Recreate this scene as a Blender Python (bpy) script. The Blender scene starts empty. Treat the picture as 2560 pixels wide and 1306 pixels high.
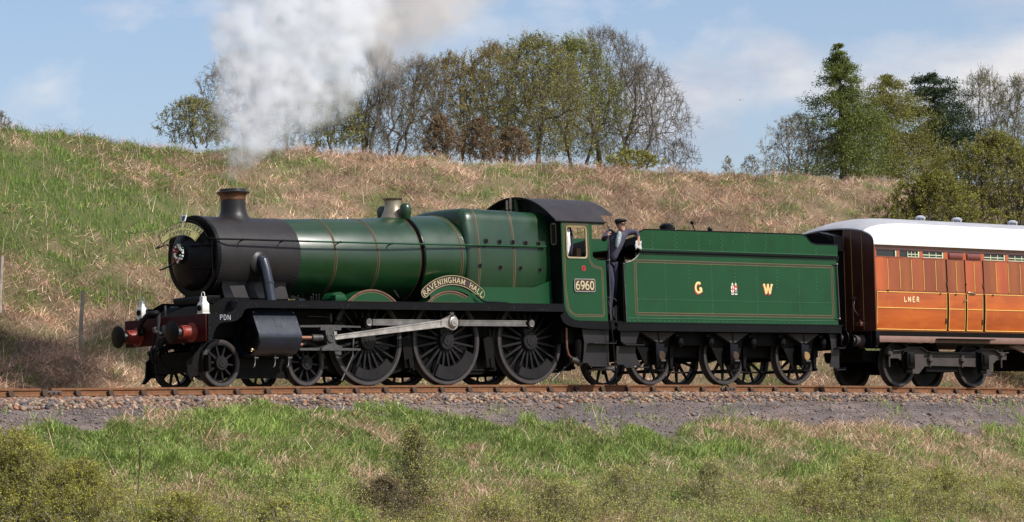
import bpy, math, random
import numpy as np
from math import sin, cos, pi, radians, sqrt, atan2
from mathutils import Matrix, Vector, Euler

# ------------------------------------------------------------------ camera, sky, sun, exposure
SC = bpy.context.scene
COL = SC.collection
FW = Vector((0.6807103, 0.72970491, 0.06453082)).normalized()
RT = Vector((0.73232393, -0.68005368, -0.03505204)).normalized()
UP = RT.cross(FW).normalized()
CAM = Vector((-40.36693707, -52.46484132, -1.97343084))
FOC = 8400.0
cd = bpy.data.cameras.new('camera'); cam = bpy.data.objects.new('camera', cd); COL.objects.link(cam)
cd.sensor_width = 36.0; cd.lens = FOC / 2560 * 36; cd.clip_start = 0.5; cd.clip_end = 6000
cam.matrix_world = Matrix(((RT.x, UP.x, -FW.x, CAM.x), (RT.y, UP.y, -FW.y, CAM.y), (RT.z, UP.z, -FW.z, CAM.z), (0, 0, 0, 1)))
SC.camera = cam
SC.view_settings.view_transform = 'Standard'; SC.view_settings.look = 'None'
SC.view_settings.exposure = 0.16; SC.view_settings.gamma = 1.0; SC.view_settings.use_curve_mapping = False
SC.render.engine = 'CYCLES'
cy = SC.cycles
cy.max_bounces = 8; cy.diffuse_bounces = 3; cy.glossy_bounces = 3; cy.volume_bounces = 5; cy.transparent_max_bounces = 12
cy.volume_step_rate = 2.0; cy.volume_max_steps = 96
cy.use_denoising = True

SUN = Vector((0.36, -1.0, 0.98)).normalized()      # direction towards the sun
sd = bpy.data.lights.new('sun', 'SUN'); sd.energy = 5.0; sd.angle = radians(0.55); sd.color = (1.0, 0.955, 0.89)
so = bpy.data.objects.new('sun', sd); COL.objects.link(so)
so.rotation_euler = SUN.to_track_quat('Z', 'Y').to_euler()
so.location = (0, -30, 60)

W = bpy.data.worlds.new('World'); SC.world = W; W.use_nodes = True
nt = W.node_tree; nt.nodes.clear()
def N(t, ty, **kw):
    n = t.nodes.new(ty)
    for k, v in kw.items():
        if k.startswith('i_'): n.inputs[k[2:].replace('_', ' ')].default_value = v
        elif k.startswith('n') and k[1:].isdigit(): n.inputs[int(k[1:])].default_value = v
        else: setattr(n, k, v)
    return n
sky = N(nt, 'ShaderNodeTexSky', sky_type='NISHITA', sun_disc=False)
sky.sun_elevation = math.asin(SUN.z); sky.sun_rotation = atan2(SUN.x, SUN.y)
sky.altitude = 100; sky.air_density = 1.0; sky.dust_density = 1.2; sky.ozone_density = 1.6
tc = N(nt, 'ShaderNodeTexCoord')
mp = N(nt, 'ShaderNodeMapping'); mp.inputs['Scale'].default_value = (6.6, 6.6, 13.0); mp.inputs['Location'].default_value = (3.8, -4.13, 1.06)
nz = N(nt, 'ShaderNodeTexNoise', i_Scale=1.5, i_Detail=8.0, i_Roughness=0.52, i_Distortion=0.15)
rp = N(nt, 'ShaderNodeValToRGB'); rp.color_ramp.elements[0].position = 0.47; rp.color_ramp.elements[1].position = 0.62
rp.color_ramp.elements[0].color = (0, 0, 0, 1); rp.color_ramp.elements[1].color = (1, 1, 1, 1)
mp2 = N(nt, 'ShaderNodeMapping'); mp2.inputs['Scale'].default_value = (8.0, 8.0, 19.0); mp2.inputs['Location'].default_value = (3.1, 1.7, 0.9)
nz2 = N(nt, 'ShaderNodeTexNoise', i_Scale=1.3, i_Detail=6.0, i_Roughness=0.55)
rp2 = N(nt, 'ShaderNodeValToRGB')
rp2.color_ramp.elements[0].position = 0.40; rp2.color_ramp.elements[0].color = (5.6, 6.2, 7.6, 1)
rp2.color_ramp.elements[1].position = 0.58; rp2.color_ramp.elements[1].color = (10.2, 9.9, 9.8, 1)
mx = N(nt, 'ShaderNodeMix', data_type='RGBA')
tint = N(nt, 'ShaderNodeMix', data_type='RGBA', blend_type='MULTIPLY'); tint.inputs[0].default_value = 1.0
tint.inputs[7].default_value = (1.50, 1.46, 1.60, 1)
bg = N(nt, 'ShaderNodeBackground', i_Strength=0.08); wo = N(nt, 'ShaderNodeOutputWorld')
L = nt.links.new
L(tc.outputs['Generated'], mp.inputs[0]); L(mp.outputs[0], nz.inputs['Vector']); L(nz.outputs['Fac'], rp.inputs[0])
L(tc.outputs['Generated'], mp2.inputs[0]); L(mp2.outputs[0], nz2.inputs['Vector']); L(nz2.outputs['Fac'], rp2.inputs[0])
L(sky.outputs[0], tint.inputs[6])
L(rp.outputs[0], mx.inputs[0]); L(tint.outputs[2], mx.inputs[6]); L(rp2.outputs[0], mx.inputs[7])
L(mx.outputs[2], bg.inputs[0]); L(bg.outputs[0], wo.inputs[0])

# ------------------------------------------------------------------ helpers
IDM = Matrix.Identity(4)
def at(u, v, Y=None, X=None, Z=None, M=IDM):
    """point of a vertical plane (in frame M) that stands where the picture shows pixel (u, v)"""
    d = FW * FOC + RT * (u - 1280) - UP * (v - 653)
    Mi = M.inverted(); c = Mi @ CAM; d = Mi.to_3x3() @ d
    if Y is not None: t = (Y - c.y) / d.y
    elif X is not None: t = (X - c.x) / d.x
    else: t = (Z - c.z) / d.z
    return c + d * t
def px(P):
    d = Vector(P) - CAM; z = d.dot(FW)
    return 1280 + FOC * d.dot(RT) / z, 653 - FOC * d.dot(UP) / z

def tag(o, label=None, cat=None, group=None, kind=None):
    if label: o['label'] = label
    if cat: o['category'] = cat
    if group: o['group'] = group
    if kind: o['kind'] = kind
    return o
def empty(name, loc=(0, 0, 0), rot=(0, 0, 0), label=None, cat=None, group=None, kind=None, parent=None):
    o = bpy.data.objects.new(name, None); COL.objects.link(o); o.location = loc; o.rotation_euler = rot; o.empty_display_size = .3
    if parent: o.parent = parent
    return tag(o, label, cat, group, kind)

class MB:
    def __init__(s): s.v = []; s.f = []
    def add(s, vs, fs):
        b = len(s.v); s.v += [tuple(p) for p in vs]; s.f += [tuple(b + i for i in f) for f in fs]; return s
    def box(s, x0, x1, y0, y1, z0, z1, M=None):
        vs = [(x0,y0,z0),(x1,y0,z0),(x1,y1,z0),(x0,y1,z0),(x0,y0,z1),(x1,y0,z1),(x1,y1,z1),(x0,y1,z1)]
        if M is not None: vs = [M @ Vector(p) for p in vs]
        return s.add(vs, [(0,3,2,1),(4,5,6,7),(0,1,5,4),(1,2,6,5),(2,3,7,6),(3,0,4,7)])
    def bbox(s, x0, x1, y0, y1, z0, z1, b=.01):
        """box with chamfered edges"""
        if x0 > x1: x0, x1 = x1, x0
        if y0 > y1: y0, y1 = y1, y0
        if z0 > z1: z0, z1 = z1, z0
        b = min(b, (x1-x0)*.45, (y1-y0)*.45, (z1-z0)*.45)
        pr = lambda e, z: [(x0+e,y0+b+e-e,z),(x0+b,y0+e,z)]
        def ring(i, z): # octagon
            return [(x0+i,y0+b,z),(x0+b,y0+i,z),(x1-b,y0+i,z),(x1-i,y0+b,z),(x1-i,y1-b,z),(x1-b,y1-i,z),(x0+b,y1-i,z),(x0+i,y1-b,z)]
        R = [ring(b*.7, z0), ring(0, z0+b), ring(0, z1-b), ring(b*.7, z1)]
        vs = sum(R, []); fs = [tuple(range(7,-1,-1)), tuple(range(24,32))]
        for k in range(3):
            for i in range(8): fs.append((k*8+i, k*8+(i+1)%8, k*8+8+(i+1)%8, k*8+8+i))
        return s.add(vs, fs)
    def cyl(s, p0, p1, r0, r1=None, n=16, caps=True):
        p0 = Vector(p0); p1 = Vector(p1); r1 = r0 if r1 is None else r1
        d = (p1 - p0).normalized(); a = d.orthogonal().normalized(); b = d.cross(a)
        vs = []
        for p, r in ((p0, r0), (p1, r1)):
            for i in range(n):
                t = 2*pi*i/n; vs.append(p + a*(r*cos(t)) + b*(r*sin(t)))
        fs = [(i, (i+1)%n, n+(i+1)%n, n+i) for i in range(n)]
        if caps: fs += [tuple(range(n-1,-1,-1)), tuple(range(n, 2*n))]
        return s.add(vs, fs)
    def tube(s, pts, r, n=8, caps=True):
        pts = [Vector(p) for p in pts]; m = len(pts); rs = r if isinstance(r, (list, tuple)) else [r]*m
        d0 = (pts[1]-pts[0]).normalized(); a = d0.orthogonal().normalized(); vs = []
        for i, p in enumerate(pts):
            d = (pts[min(i+1, m-1)] - pts[max(i-1, 0)]).normalized()
            a = (a - d*a.dot(d)).normalized(); b = d.cross(a)
            for k in range(n):
                t = 2*pi*k/n; vs.append(p + a*(rs[i]*cos(t)) + b*(rs[i]*sin(t)))
        fs = [(i*n+k, i*n+(k+1)%n, (i+1)*n+(k+1)%n, (i+1)*n+k) for i in range(m-1) for k in range(n)]
        if caps: fs += [tuple(range(n-1,-1,-1)), tuple((m-1)*n+k for k in range(n))]
        return s.add(vs, fs)
    def lathe(s, prof, c=(0,0,0), axis='Z', n=32, close=True, a0=0, a1=2*pi):
        """prof: list of (h, r) along axis"""
        full = abs(a1-a0-2*pi) < 1e-6; m = n if full else n+1; vs = []
        for h, r in prof:
            for i in range(m):
                t = a0 + (a1-a0)*i/n; p, q = r*cos(t), r*sin(t)
                if axis == 'Z': vs.append((c[0]+p, c[1]+q, c[2]+h))
                elif axis == 'X': vs.append((c[0]+h, c[1]+p, c[2]+q))
                else: vs.append((c[0]+q, c[1]+h, c[2]+p))
        fs = []
        for k in range(len(prof)-1):
            for i in range(n):
                j = (i+1) % m if full else i+1
                fs.append((k*m+i, k*m+j, (k+1)*m+j, (k+1)*m+i))
        if close and full:
            if prof[0][1] > 1e-5: fs.append(tuple(range(n-1,-1,-1)))
            if prof[-1][1] > 1e-5: fs.append(tuple((len(prof)-1)*m+i for i in range(n)))
        return s.add(vs, fs)
    def prism(s, poly, y0, y1):
        """poly: list of (x, z); extruded between y0 and y1"""
        n = len(poly); vs = [(x, y0, z) for x, z in poly] + [(x, y1, z) for x, z in poly]
        return s.add(vs, [tuple(range(n)), tuple(range(2*n-1, n-1, -1))] + [(i, n+i, n+(i+1)%n, (i+1)%n) for i in range(n)])
    def prismx(s, poly, x0, x1):
        """poly: list of (y, z); extruded between x0 and x1"""
        n = len(poly); vs = [(x0, y, z) for y, z in poly] + [(x1, y, z) for y, z in poly]
        return s.add(vs, [tuple(range(n)), tuple(range(2*n-1, n-1, -1))] + [(i, n+i, n+(i+1)%n, (i+1)%n) for i in range(n)])
    def ring_strip(s, sections):
        """sections: list of equal-length closed rings of points -> skin with caps"""
        n = len(sections[0]); vs = [p for r in sections for p in r]; fs = []
        for k in range(len(sections)-1):
            for i in range(n): fs.append((k*n+i, k*n+(i+1)%n, (k+1)*n+(i+1)%n, (k+1)*n+i))
        fs += [tuple(range(n-1,-1,-1)), tuple((len(sections)-1)*n+i for i in range(n))]
        return s.add(vs, fs)
    def sphere(s, c, r, n=10, m=6, sc=(1,1,1)):
        vs = []; fs = []
        for j in range(m+1):
            a = -pi/2 + pi*j/m
            for i in range(n):
                t = 2*pi*i/n; vs.append((c[0]+r*sc[0]*cos(a)*cos(t), c[1]+r*sc[1]*cos(a)*sin(t), c[2]+r*sc[2]*sin(a)))
        for j in range(m):
            for i in range(n): fs.append((j*n+i, j*n+(i+1)%n, (j+1)*n+(i+1)%n, (j+1)*n+i))
        return s.add(vs, fs)
    def rivets(s, pts, r=.012, out=(0,-1,0), h=.008):
        o = Vector(out); a = o.orthogonal().normalized(); b = o.cross(a)
        for p in pts:
            p = Vector(p); ring = [p + a*(r*cos(t)) + b*(r*sin(t)) for t in (0, pi/3, 2*pi/3, pi, 4*pi/3, 5*pi/3)]
            s.add(ring + [p + o*h], [(i, (i+1)%6, 6) for i in range(6)])
        return s
    def path_ribbon(s, pts, w, y0, dy, closed=False):
        """flat raised strip following (x, z) points on a plane facing -Y, front at y0-dy"""
        n = len(pts); P = [Vector((p[0], p[1])) for p in pts]; Lf = []; Rt = []
        for i in range(n):
            if closed: a, b = P[i-1], P[(i+1) % n]
            else: a, b = P[max(i-1,0)], P[min(i+1,n-1)]
            d1 = (P[i]-a); d2 = (b-P[i])
            if d1.length < 1e-9: d1 = d2
            if d2.length < 1e-9: d2 = d1
            n1 = Vector((-d1.y, d1.x)).normalized(); n2 = Vector((-d2.y, d2.x)).normalized()
            m = (n1+n2); m = m.normalized() if m.length > 1e-6 else n1
            k = w/2/max(.35, m.dot(n1)); Lf.append(P[i]+m*k); Rt.append(P[i]-m*k)
        yf = y0-dy
        vs = [(p.x, yf, p.y) for p in Lf] + [(p.x, yf, p.y) for p in Rt] + [(p.x, y0, p.y) for p in Lf] + [(p.x, y0, p.y) for p in Rt]
        fs = []
        for i in range(n if closed else n-1):
            j = (i+1) % n
            fs += [(i, j, n+j, n+i), (2*n+i, 2*n+j, j, i), (n+i, n+j, 3*n+j, 3*n+i)]
        return s.add(vs, fs)
    def mirror_y(s):
        n = len(s.v); s.v += [(x, -y, z) for x, y, z in s.v]; s.f += [tuple(n+i for i in reversed(f)) for f in s.f]; return s
    def mesh(s, name, mat, smooth=35):
        me = bpy.data.meshes.new(name); me.from_pydata([tuple(p) for p in s.v], [], s.f); me.update()
        if mat: me.materials.append(mat)
        import bmesh
        bm = bmesh.new(); bm.from_mesh(me); bmesh.ops.recalc_face_normals(bm, faces=bm.faces); bm.to_mesh(me); bm.free()
        if smooth:
            me.polygons.foreach_set('use_smooth', [True]*len(me.polygons)); me.set_sharp_from_angle(angle=radians(smooth))
        return me
    def build(s, name, mat, parent=None, loc=(0,0,0), smooth=35):
        return link(name, s.mesh(name, mat, smooth), parent, loc)
def link(name, me, parent=None, loc=(0,0,0), rot=(0,0,0)):
    o = bpy.data.objects.new(name, me); COL.objects.link(o); o.location = loc; o.rotation_euler = rot
    if parent: o.parent = parent
    return o
def arc(cx, cz, r, a0, a1, n, rz=None):
    rz = rz or r
    return [(cx + r*cos(radians(a0+(a1-a0)*i/n)), cz + rz*sin(radians(a0+(a1-a0)*i/n))) for i in range(n+1)]
def copy_tree(o, parent=None):
    c = o.copy(); COL.objects.link(c)
    if parent: c.parent = parent
    for ch in list(o.children): copy_tree(ch, c)
    return c

# ------------------------------------------------------------------ materials
MATS = {}
def mat(name, col, rough=.5, metal=0.0, var=.15, scale=4.0, bump=0.0, bscale=40.0, coat=0.0, spec=.5, col2=None, streak=False, dirt=None, emis=None):
    if name in MATS: return MATS[name]
    m = bpy.data.materials.new(name); m.use_nodes = True; t = m.node_tree; t.nodes.clear()
    o = N(t, 'ShaderNodeOutputMaterial'); b = N(t, 'ShaderNodeBsdfPrincipled')
    b.inputs['Roughness'].default_value = rough; b.inputs['Metallic'].default_value = metal
    b.inputs['Coat Weight'].default_value = coat; b.inputs['Coat Roughness'].default_value = .26; b.inputs['Specular IOR Level'].default_value = spec
    tcn = N(t, 'ShaderNodeTexCoord'); mpn = N(t, 'ShaderNodeMapping')
    if streak: mpn.inputs['Scale'].default_value = (3, 3, .35)
    nzn = N(t, 'ShaderNodeTexNoise', i_Scale=scale, i_Detail=6.0, i_Roughness=.6)
    r = N(t, 'ShaderNodeValToRGB'); c2 = col2 or tuple(c*(1-var) for c in col)
    c1 = tuple(min(1, c*(1+var)) for c in col) if not col2 else col
    r.color_ramp.elements[0].position = .3; r.color_ramp.elements[1].position = .7
    r.color_ramp.elements[0].color = (*c2, 1); r.color_ramp.elements[1].color = (*c1, 1)
    k = t.links.new
    k(tcn.outputs['Object'], mpn.inputs[0]); k(mpn.outputs[0], nzn.inputs['Vector']); k(nzn.outputs['Fac'], r.inputs[0])
    out = r.outputs[0]
    if dirt:
        nd = N(t, 'ShaderNodeTexNoise', i_Scale=2.3, i_Detail=8.0, i_Roughness=.7); k(tcn.outputs['Object'], nd.inputs['Vector'])
        rd = N(t, 'ShaderNodeValToRGB'); rd.color_ramp.elements[0].position = .52; rd.color_ramp.elements[1].position = .8
        rd.color_ramp.elements[1].color = (dirt[3],)*3 + (1,)
        mxn = N(t, 'ShaderNodeMix', data_type='RGBA'); k(nd.outputs['Fac'], rd.inputs[0]); k(rd.outputs[0], mxn.inputs[0]); k(out, mxn.inputs[6])
        mxn.inputs[7].default_value = (*dirt[:3], 1); out = mxn.outputs[2]
    k(out, b.inputs['Base Color'])
    rr = N(t, 'ShaderNodeMapRange'); rr.inputs['To Min'].default_value = max(.03, rough-.09); rr.inputs['To Max'].default_value = min(1, rough+.12)
    nr = N(t, 'ShaderNodeTexNoise', i_Scale=scale*2.3, i_Detail=5.0); k(tcn.outputs['Object'], nr.inputs['Vector']); k(nr.outputs['Fac'], rr.inputs['Value']); k(rr.outputs[0], b.inputs['Roughness'])
    if bump:
        nb = N(t, 'ShaderNodeTexNoise', i_Scale=bscale, i_Detail=4.0); bp = N(t, 'ShaderNodeBump', i_Strength=bump, i_Distance=.02)
        k(tcn.outputs['Object'], nb.inputs['Vector']); k(nb.outputs['Fac'], bp.inputs['Height']); k(bp.outputs[0], b.inputs['Normal'])
    k(b.outputs[0], o.inputs[0])
    MATS[name] = m; return m
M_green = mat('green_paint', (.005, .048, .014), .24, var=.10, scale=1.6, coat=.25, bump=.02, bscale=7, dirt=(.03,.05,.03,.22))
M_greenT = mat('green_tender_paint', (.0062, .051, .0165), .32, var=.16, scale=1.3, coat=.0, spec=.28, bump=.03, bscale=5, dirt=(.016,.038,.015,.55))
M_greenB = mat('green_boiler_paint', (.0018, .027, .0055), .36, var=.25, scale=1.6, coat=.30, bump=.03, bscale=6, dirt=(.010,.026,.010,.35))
M_black = mat('black_paint', (.0040, .0040, .0050), .30, var=.3, scale=3, spec=.14, bump=.05, bscale=30, dirt=(.010,.009,.009,.35))
M_frame = mat('underframe_grime', (.005, .0045, .004), .55, spec=.10, var=.35, scale=5, bump=.15, bscale=60, dirt=(.018,.014,.012,.5))
M_smoke = mat('smokebox_black', (.0165, .0145, .0148), .42, spec=.3, var=.25, scale=2.2, bump=.06, bscale=25, dirt=(.026,.021,.021,.5))
M_gloss = mat('cylinder_black', (.011, .014, .024), .30, var=.2, scale=3, coat=.4, bump=.03, bscale=8)
M_wheel = mat('wheel_black', (.012, .011, .0115), .42, spec=.2, var=.3, scale=6, bump=.1, bscale=50, dirt=(.032,.026,.022,.5))
M_tyre = mat('tyre_steel', (.042, .036, .034), .45, spec=.3, metal=.0, var=.25, scale=8, bump=.05, bscale=40)
M_dark = mat('dark_interior', (.004, .004, .004), .8, spec=.1, var=.3)
M_steel = mat('bright_steel', (.42, .385, .35), .40, metal=.7, var=.35, scale=5, bump=.05, bscale=60)
M_steeld = mat('oily_steel', (.10, .095, .092), .38, metal=.7, var=.3, scale=9, bump=.08, bscale=50)
M_copper = mat('copper', (.25, .125, .085), .42, metal=.75, var=.25, scale=6, dirt=(.12,.08,.06,.6))
M_brass = mat('brass', (.50, .40, .22), .32, metal=.85, var=.15, scale=6)
M_bonnet = mat('bonnet_brass', (.32, .27, .19), .36, metal=.7, var=.25, scale=5, dirt=(.14,.11,.08,.5))
M_gold = mat('gold_lettering', (.80, .55, .22), .5, var=.1)
M_goldp = mat('plate_brass_lettering', (.46, .39, .22), .4, var=.1)
M_plate = mat('plate_backing', (.035, .016, .018), .5, var=.2)
M_orange = mat('lining_orange', (.17, .105, .03), .5, var=.15)
M_red = mat('buffer_beam_red', (.040, .0045, .004), .5, spec=.12, var=.2, scale=5, dirt=(.02,.006,.005,.4))
M_red2 = mat('buffer_red', (.20, .028, .018), .45, spec=.3, var=.25, scale=8, bump=.05)
M_white = mat('lamp_white', (.62, .62, .56), .5, var=.08, scale=12, bump=.05, dirt=(.4,.38,.33,.3))
M_yellow = mat('headboard_yellow', (.86, .74, .26), .45, var=.05, scale=6)
M_ink = mat('dark_lettering', (.02, .022, .018), .5, var=.1)
M_rubber = mat('hose_rubber', (.008, .008, .008), .55, spec=.2, var=.2, bump=.1)
M_roof = mat('cab_roof_grey', (.030, .026, .027), .5, spec=.3, var=.2, scale=3, bump=.06, bscale=20, dirt=(.05,.043,.043,.4))
M_glass = mat('window_glass', (.008, .012, .014), .06, var=.1, spec=.6)
M_coal = mat('coal', (.012, .012, .013), .45, var=.4, scale=20, bump=.6, bscale=20)
M_rail = mat('rusty_rail', (.17, .078, .038), .8, spec=.2, var=.25, scale=9, bump=.15, bscale=60, dirt=(.11,.06,.035,.7))
M_railtop = mat('rail_running_surface', (.20, .15, .11), .5, metal=.35, var=.2, scale=12)
M_chair = mat('rusty_chair_iron', (.055, .033, .022), .8, spec=.2, var=.3, scale=14, bump=.25, bscale=70)
M_fish = mat('fishplate_iron', (.075, .050, .040), .75, var=.3, scale=14, bump=.2, bscale=70)
M_sleeper = mat('sleeper_wood', (.075, .052, .040), .9, var=.35, scale=10, bump=.4, bscale=40)
M_teakA = mat('teak_vertical', (.345, .082, .016), .34, scale=1.0, coat=.45, col2=(.215, .046, .011), streak=True, dirt=(.47,.16,.035,.5))
M_sole = mat('coach_solebar', (.19, .105, .082), .6, var=.12, scale=4, dirt=(.11,.07,.06,.4))
M_bogie = mat('bogie_brown_grey', (.036, .027, .024), .65, var=.25, scale=5, bump=.12, bscale=50)
M_teakd = mat('teak_shaded', (.055, .016, .009), .38, var=.25, scale=3, coat=.3, streak=True)  # darker copy of the teak: shade of the carriage end put into the colour
M_line = mat('beading_yellow', (.74, .44, .10), .5, var=.12, scale=9)
M_rooff = mat('coach_roof_white', (.80, .79, .78), .55, var=.05, scale=2, bump=.04, bscale=10, dirt=(.5,.5,.52,.35))
M_cantrail = mat('cantrail_brown', (.30, .12, .05), .5, var=.15)
M_vent = mat('ventilator_grey', (.36, .37, .41), .5, var=.15)

def plain_font():
    a = lambda cx, cz, rx, rz, a0, a1, n=8: [(cx+rx*cos(radians(a0+(a1-a0)*i/n)), cz+rz*sin(radians(a0+(a1-a0)*i/n))) for i in range(n+1)]
    return {
    'A': (.85, [[(0,0),(.42,1)],[(.42,1),(.85,0)],[(.17,.33),(.68,.33)]], [(0,0),(.85,0)]),
    'C': (.8, [a(.42,.5,.40,.48,45,315,12)], []),
    'D': (.75, [[(.12,0),(.12,1)],[(.12,1)]+a(.3,.5,.42,.5,90,-90,8)+[(.12,0)]], [(.12,0),(.12,1)]),
    'E': (.68, [[(.12,0),(.12,1)],[(.12,1),(.66,1)],[(.12,.52),(.55,.52)],[(.12,0),(.68,0)]], []),
    'G': (.85, [a(.42,.5,.40,.48,48,350,12),[(.52,.42),(.84,.42)],[(.8,.42),(.8,.05)]], []),
    'H': (.85, [[(.12,0),(.12,1)],[(.75,0),(.75,1)],[(.12,.5),(.75,.5)]], [(.12,0),(.12,1),(.75,0),(.75,1)]),
    'I': (.3, [[(.15,0),(.15,1)]], [(.15,0),(.15,1)]),
    'L': (.65, [[(.12,0),(.12,1)],[(.12,0),(.62,0)],[(.62,0),(.62,.22)]], [(.12,1)]),
    'M': (1.0, [[(.12,0),(.12,1)],[(.12,1),(.5,.15)],[(.5,.15),(.88,1)],[(.88,1),(.88,0)]], [(.12,0),(.88,0)]),
    'N': (.85, [[(.12,0),(.12,1)],[(.12,1),(.75,0)],[(.75,0),(.75,1)]], [(.12,0),(.75,1)]),
    'O': (.85, [a(.42,.5,.38,.48,0,360,16)], []),
    'P': (.7, [[(.12,0),(.12,1)],[(.12,1)]+a(.38,.74,.28,.26,90,-90,7)+[(.12,.48)]], [(.12,0)]),
    'R': (.8, [[(.12,0),(.12,1)],[(.12,1)]+a(.38,.75,.27,.25,90,-90,7)+[(.12,.5)],[(.4,.5),(.76,0)]], [(.12,0),(.76,0)]),
    'S': (.65, [a(.32,.74,.27,.25,40,270,9)+a(.32,.25,.28,.25,90,-140,9)], []),
    'V': (.85, [[(0,1),(.42,0)],[(.42,0),(.85,1)]], [(0,1),(.85,1)]),
    'W': (1.25, [[(.08,1),(.36,.02)],[(.36,.02),(.62,.9)],[(.62,.9),(.88,.02)],[(.88,.02),(1.17,1)]], [(.08,1),(1.17,1),(.62,1)]),
    'X': (.8, [[(.05,0),(.75,1)],[(.05,1),(.75,0)]], [(.05,0),(.75,0),(.05,1),(.75,1)]),
    '6': (.68, [a(.34,.30,.28,.29,0,360,14), a(.62,.36,.56,.62,180,100,6)], []),
    '9': (.68, [a(.34,.70,.28,.29,0,360,14), a(.06,.64,.56,.62,0,-80,6)], []),
    '0': (.68, [a(.34,.5,.27,.48,0,360,16)], []),
    '1': (.4, [[(.2,0),(.2,1)]], []),
    '-': (.4, [[(.05,.5),(.35,.5)]], []),
    }
FONT = plain_font()
def text_len(txt, gap=.16, space=.5): return sum((FONT[c][0] + gap) if c != ' ' else space for c in txt) - gap
def lettering(mb, txt, h, place, w=.13, thick=.01, serif=.0, gap=.16, space=.5, off=0.0):
    """place(s, t, d) -> point; s along the line in letter heights from its centre, t up, d outward metres"""
    tot = text_len(txt, gap, space); x = -tot/2; cnt = 0
    for ch in txt:
        if ch == ' ': x += space; continue
        wd, strokes, ser = FONT[ch]
        items = [(st, w) for st in strokes]
        if serif: items += [([(p[0]-serif, p[1] + (w*.32 if p[1] < .5 else -w*.32)), (p[0]+serif, p[1] + (w*.32 if p[1] < .5 else -w*.32))], w*.65) for p in ser]
        for st, ww in items:
            cnt += 1; m = MB(); m.path_ribbon([(p[0]+x, p[1]) for p in st], ww, 0, 1)
            dd = thick + off + (cnt % 5)*.0004
            vs = [place(v[0]*h, v[2]*h, (dd if v[1] < -.5 else off)) for v in m.v]
            mb.add(vs, m.f)
        x += wd + gap
    return mb
# ================================================================== land
RNG = np.random.default_rng(11)
def hashn(ix, iy, seed):
    h = (ix*374761393 + iy*668265263 + seed*974634777) & 0xffffffff
    h = ((h ^ (h >> 13)) * 1274126177) & 0xffffffff
    return ((h ^ (h >> 16)) & 0xffff) / 65535.0
def vnoise(x, y, seed=0):
    x = np.asarray(x, float); y = np.asarray(y, float)
    ix = np.floor(x).astype(np.int64); iy = np.floor(y).astype(np.int64); fx = x-ix; fy = y-iy
    fx = fx*fx*(3-2*fx); fy = fy*fy*(3-2*fy)
    a = hashn(ix,iy,seed); b = hashn(ix+1,iy,seed); c = hashn(ix,iy+1,seed); d = hashn(ix+1,iy+1,seed)
    return (a*(1-fx)+b*fx)*(1-fy) + (c*(1-fx)+d*fx)*fy
def fbm(x, y, seed=0, oct=4):
    s = 0; a = .5
    for k in range(oct): s = s + a*vnoise(x*2**k, y*2**k, seed+k*17); a *= .5
    return s/(1-.5**oct)
def track_y(X): X = np.asarray(X, float); d = np.clip(X-4, -24, 24); return -.0011*d*d - .0528*np.where(np.abs(X-4) > 24, np.abs(X-4)-24, 0)
def track_z(X): X = np.asarray(X, float); d = np.clip(X-3, 0, 23); return -.0005*d*d - .023*np.maximum(0, X-26)
def sstep(a, b, x): t = np.clip((x-a)/(b-a), 0, 1); return t*t*(3-2*t)
NEAR_Y = [-200,-70,-30,-14,-11,-9,-7,-5.2,-4.2,-3.4,-2.5,-1.3,0]
NEAR_Z = [-5,-3.7,-3.7,-3.6,-3.3,-2.75,-2.05,-1.34,-.93,-.60,-.33,-.232,-.215]
FAR_Y = [0,1.4,2.4,3.4,5,7,10,14,17.5,19.5,21.5,24,100,200,700]
FAR_Z = [-.215,-.225,-.36,-.40,-.0,.9,2.5,4.75,6.6,7.35,7.75,7.9,15.6,20,22]
def ground_z(X, Y, rough=True):
    X = np.asarray(X, float); Yt = np.asarray(Y, float) - track_y(X)
    z = np.where(Yt < 0, np.interp(Yt, NEAR_Y, NEAR_Z), np.interp(Yt, FAR_Y, FAR_Z))
    fall = 1 - sstep(3, 30, np.abs(Yt)); z = z + track_z(X)*fall
    # bank top drops a little towards the right of the view
    z = z - .36*sstep(12, 19, Yt)*sstep(8, 16, X-.0*Yt)
    if rough:
        am = sstep(3.4, 7, Yt)*(1-sstep(40,80,Yt)) ; an = sstep(3.6, 6, -Yt)
        z = z + am*(.60*(fbm(X*.22,Y*.35,3)-.5) + .62*(fbm(X*.8,Y*1.1,5)-.5) + .38*(fbm(X*2.6,Y*2.6,9)-.5))
        z = z + an*(.45*(fbm(X*.5,Y*.6,23)-.5) + .50*(fbm(X*1.5,Y*1.9,25)-.5))
        z = z + .035*(fbm(X*2.5,Y*4,29)-.5)*sstep(1.8,2.6,np.abs(Yt))
    return z
def np_mesh(name, verts, faces_flat, sizes, mat_=None, colors=None, smooth=False):
    me = bpy.data.meshes.new(name); nv = len(verts); nf = len(sizes)
    me.vertices.add(nv); me.vertices.foreach_set('co', np.ascontiguousarray(verts, dtype=np.float32).ravel())
    me.loops.add(len(faces_flat)); me.loops.foreach_set('vertex_index', np.ascontiguousarray(faces_flat, dtype=np.int32))
    st = np.concatenate([[0], np.cumsum(sizes)[:-1]]).astype(np.int32)
    me.polygons.add(nf); me.polygons.foreach_set('loop_start', st)
    if smooth: me.polygons.foreach_set('use_smooth', np.ones(nf, dtype=bool))
    if colors is not None:
        at_ = me.color_attributes.new('tint', 'FLOAT_COLOR', 'POINT'); c4 = np.ones((nv,4), np.float32); c4[:,:3] = colors; at_.data.foreach_set('color', c4.ravel())
    me.update(calc_edges=True); me.validate()
    if mat_: me.materials.append(mat_)
    return me
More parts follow.
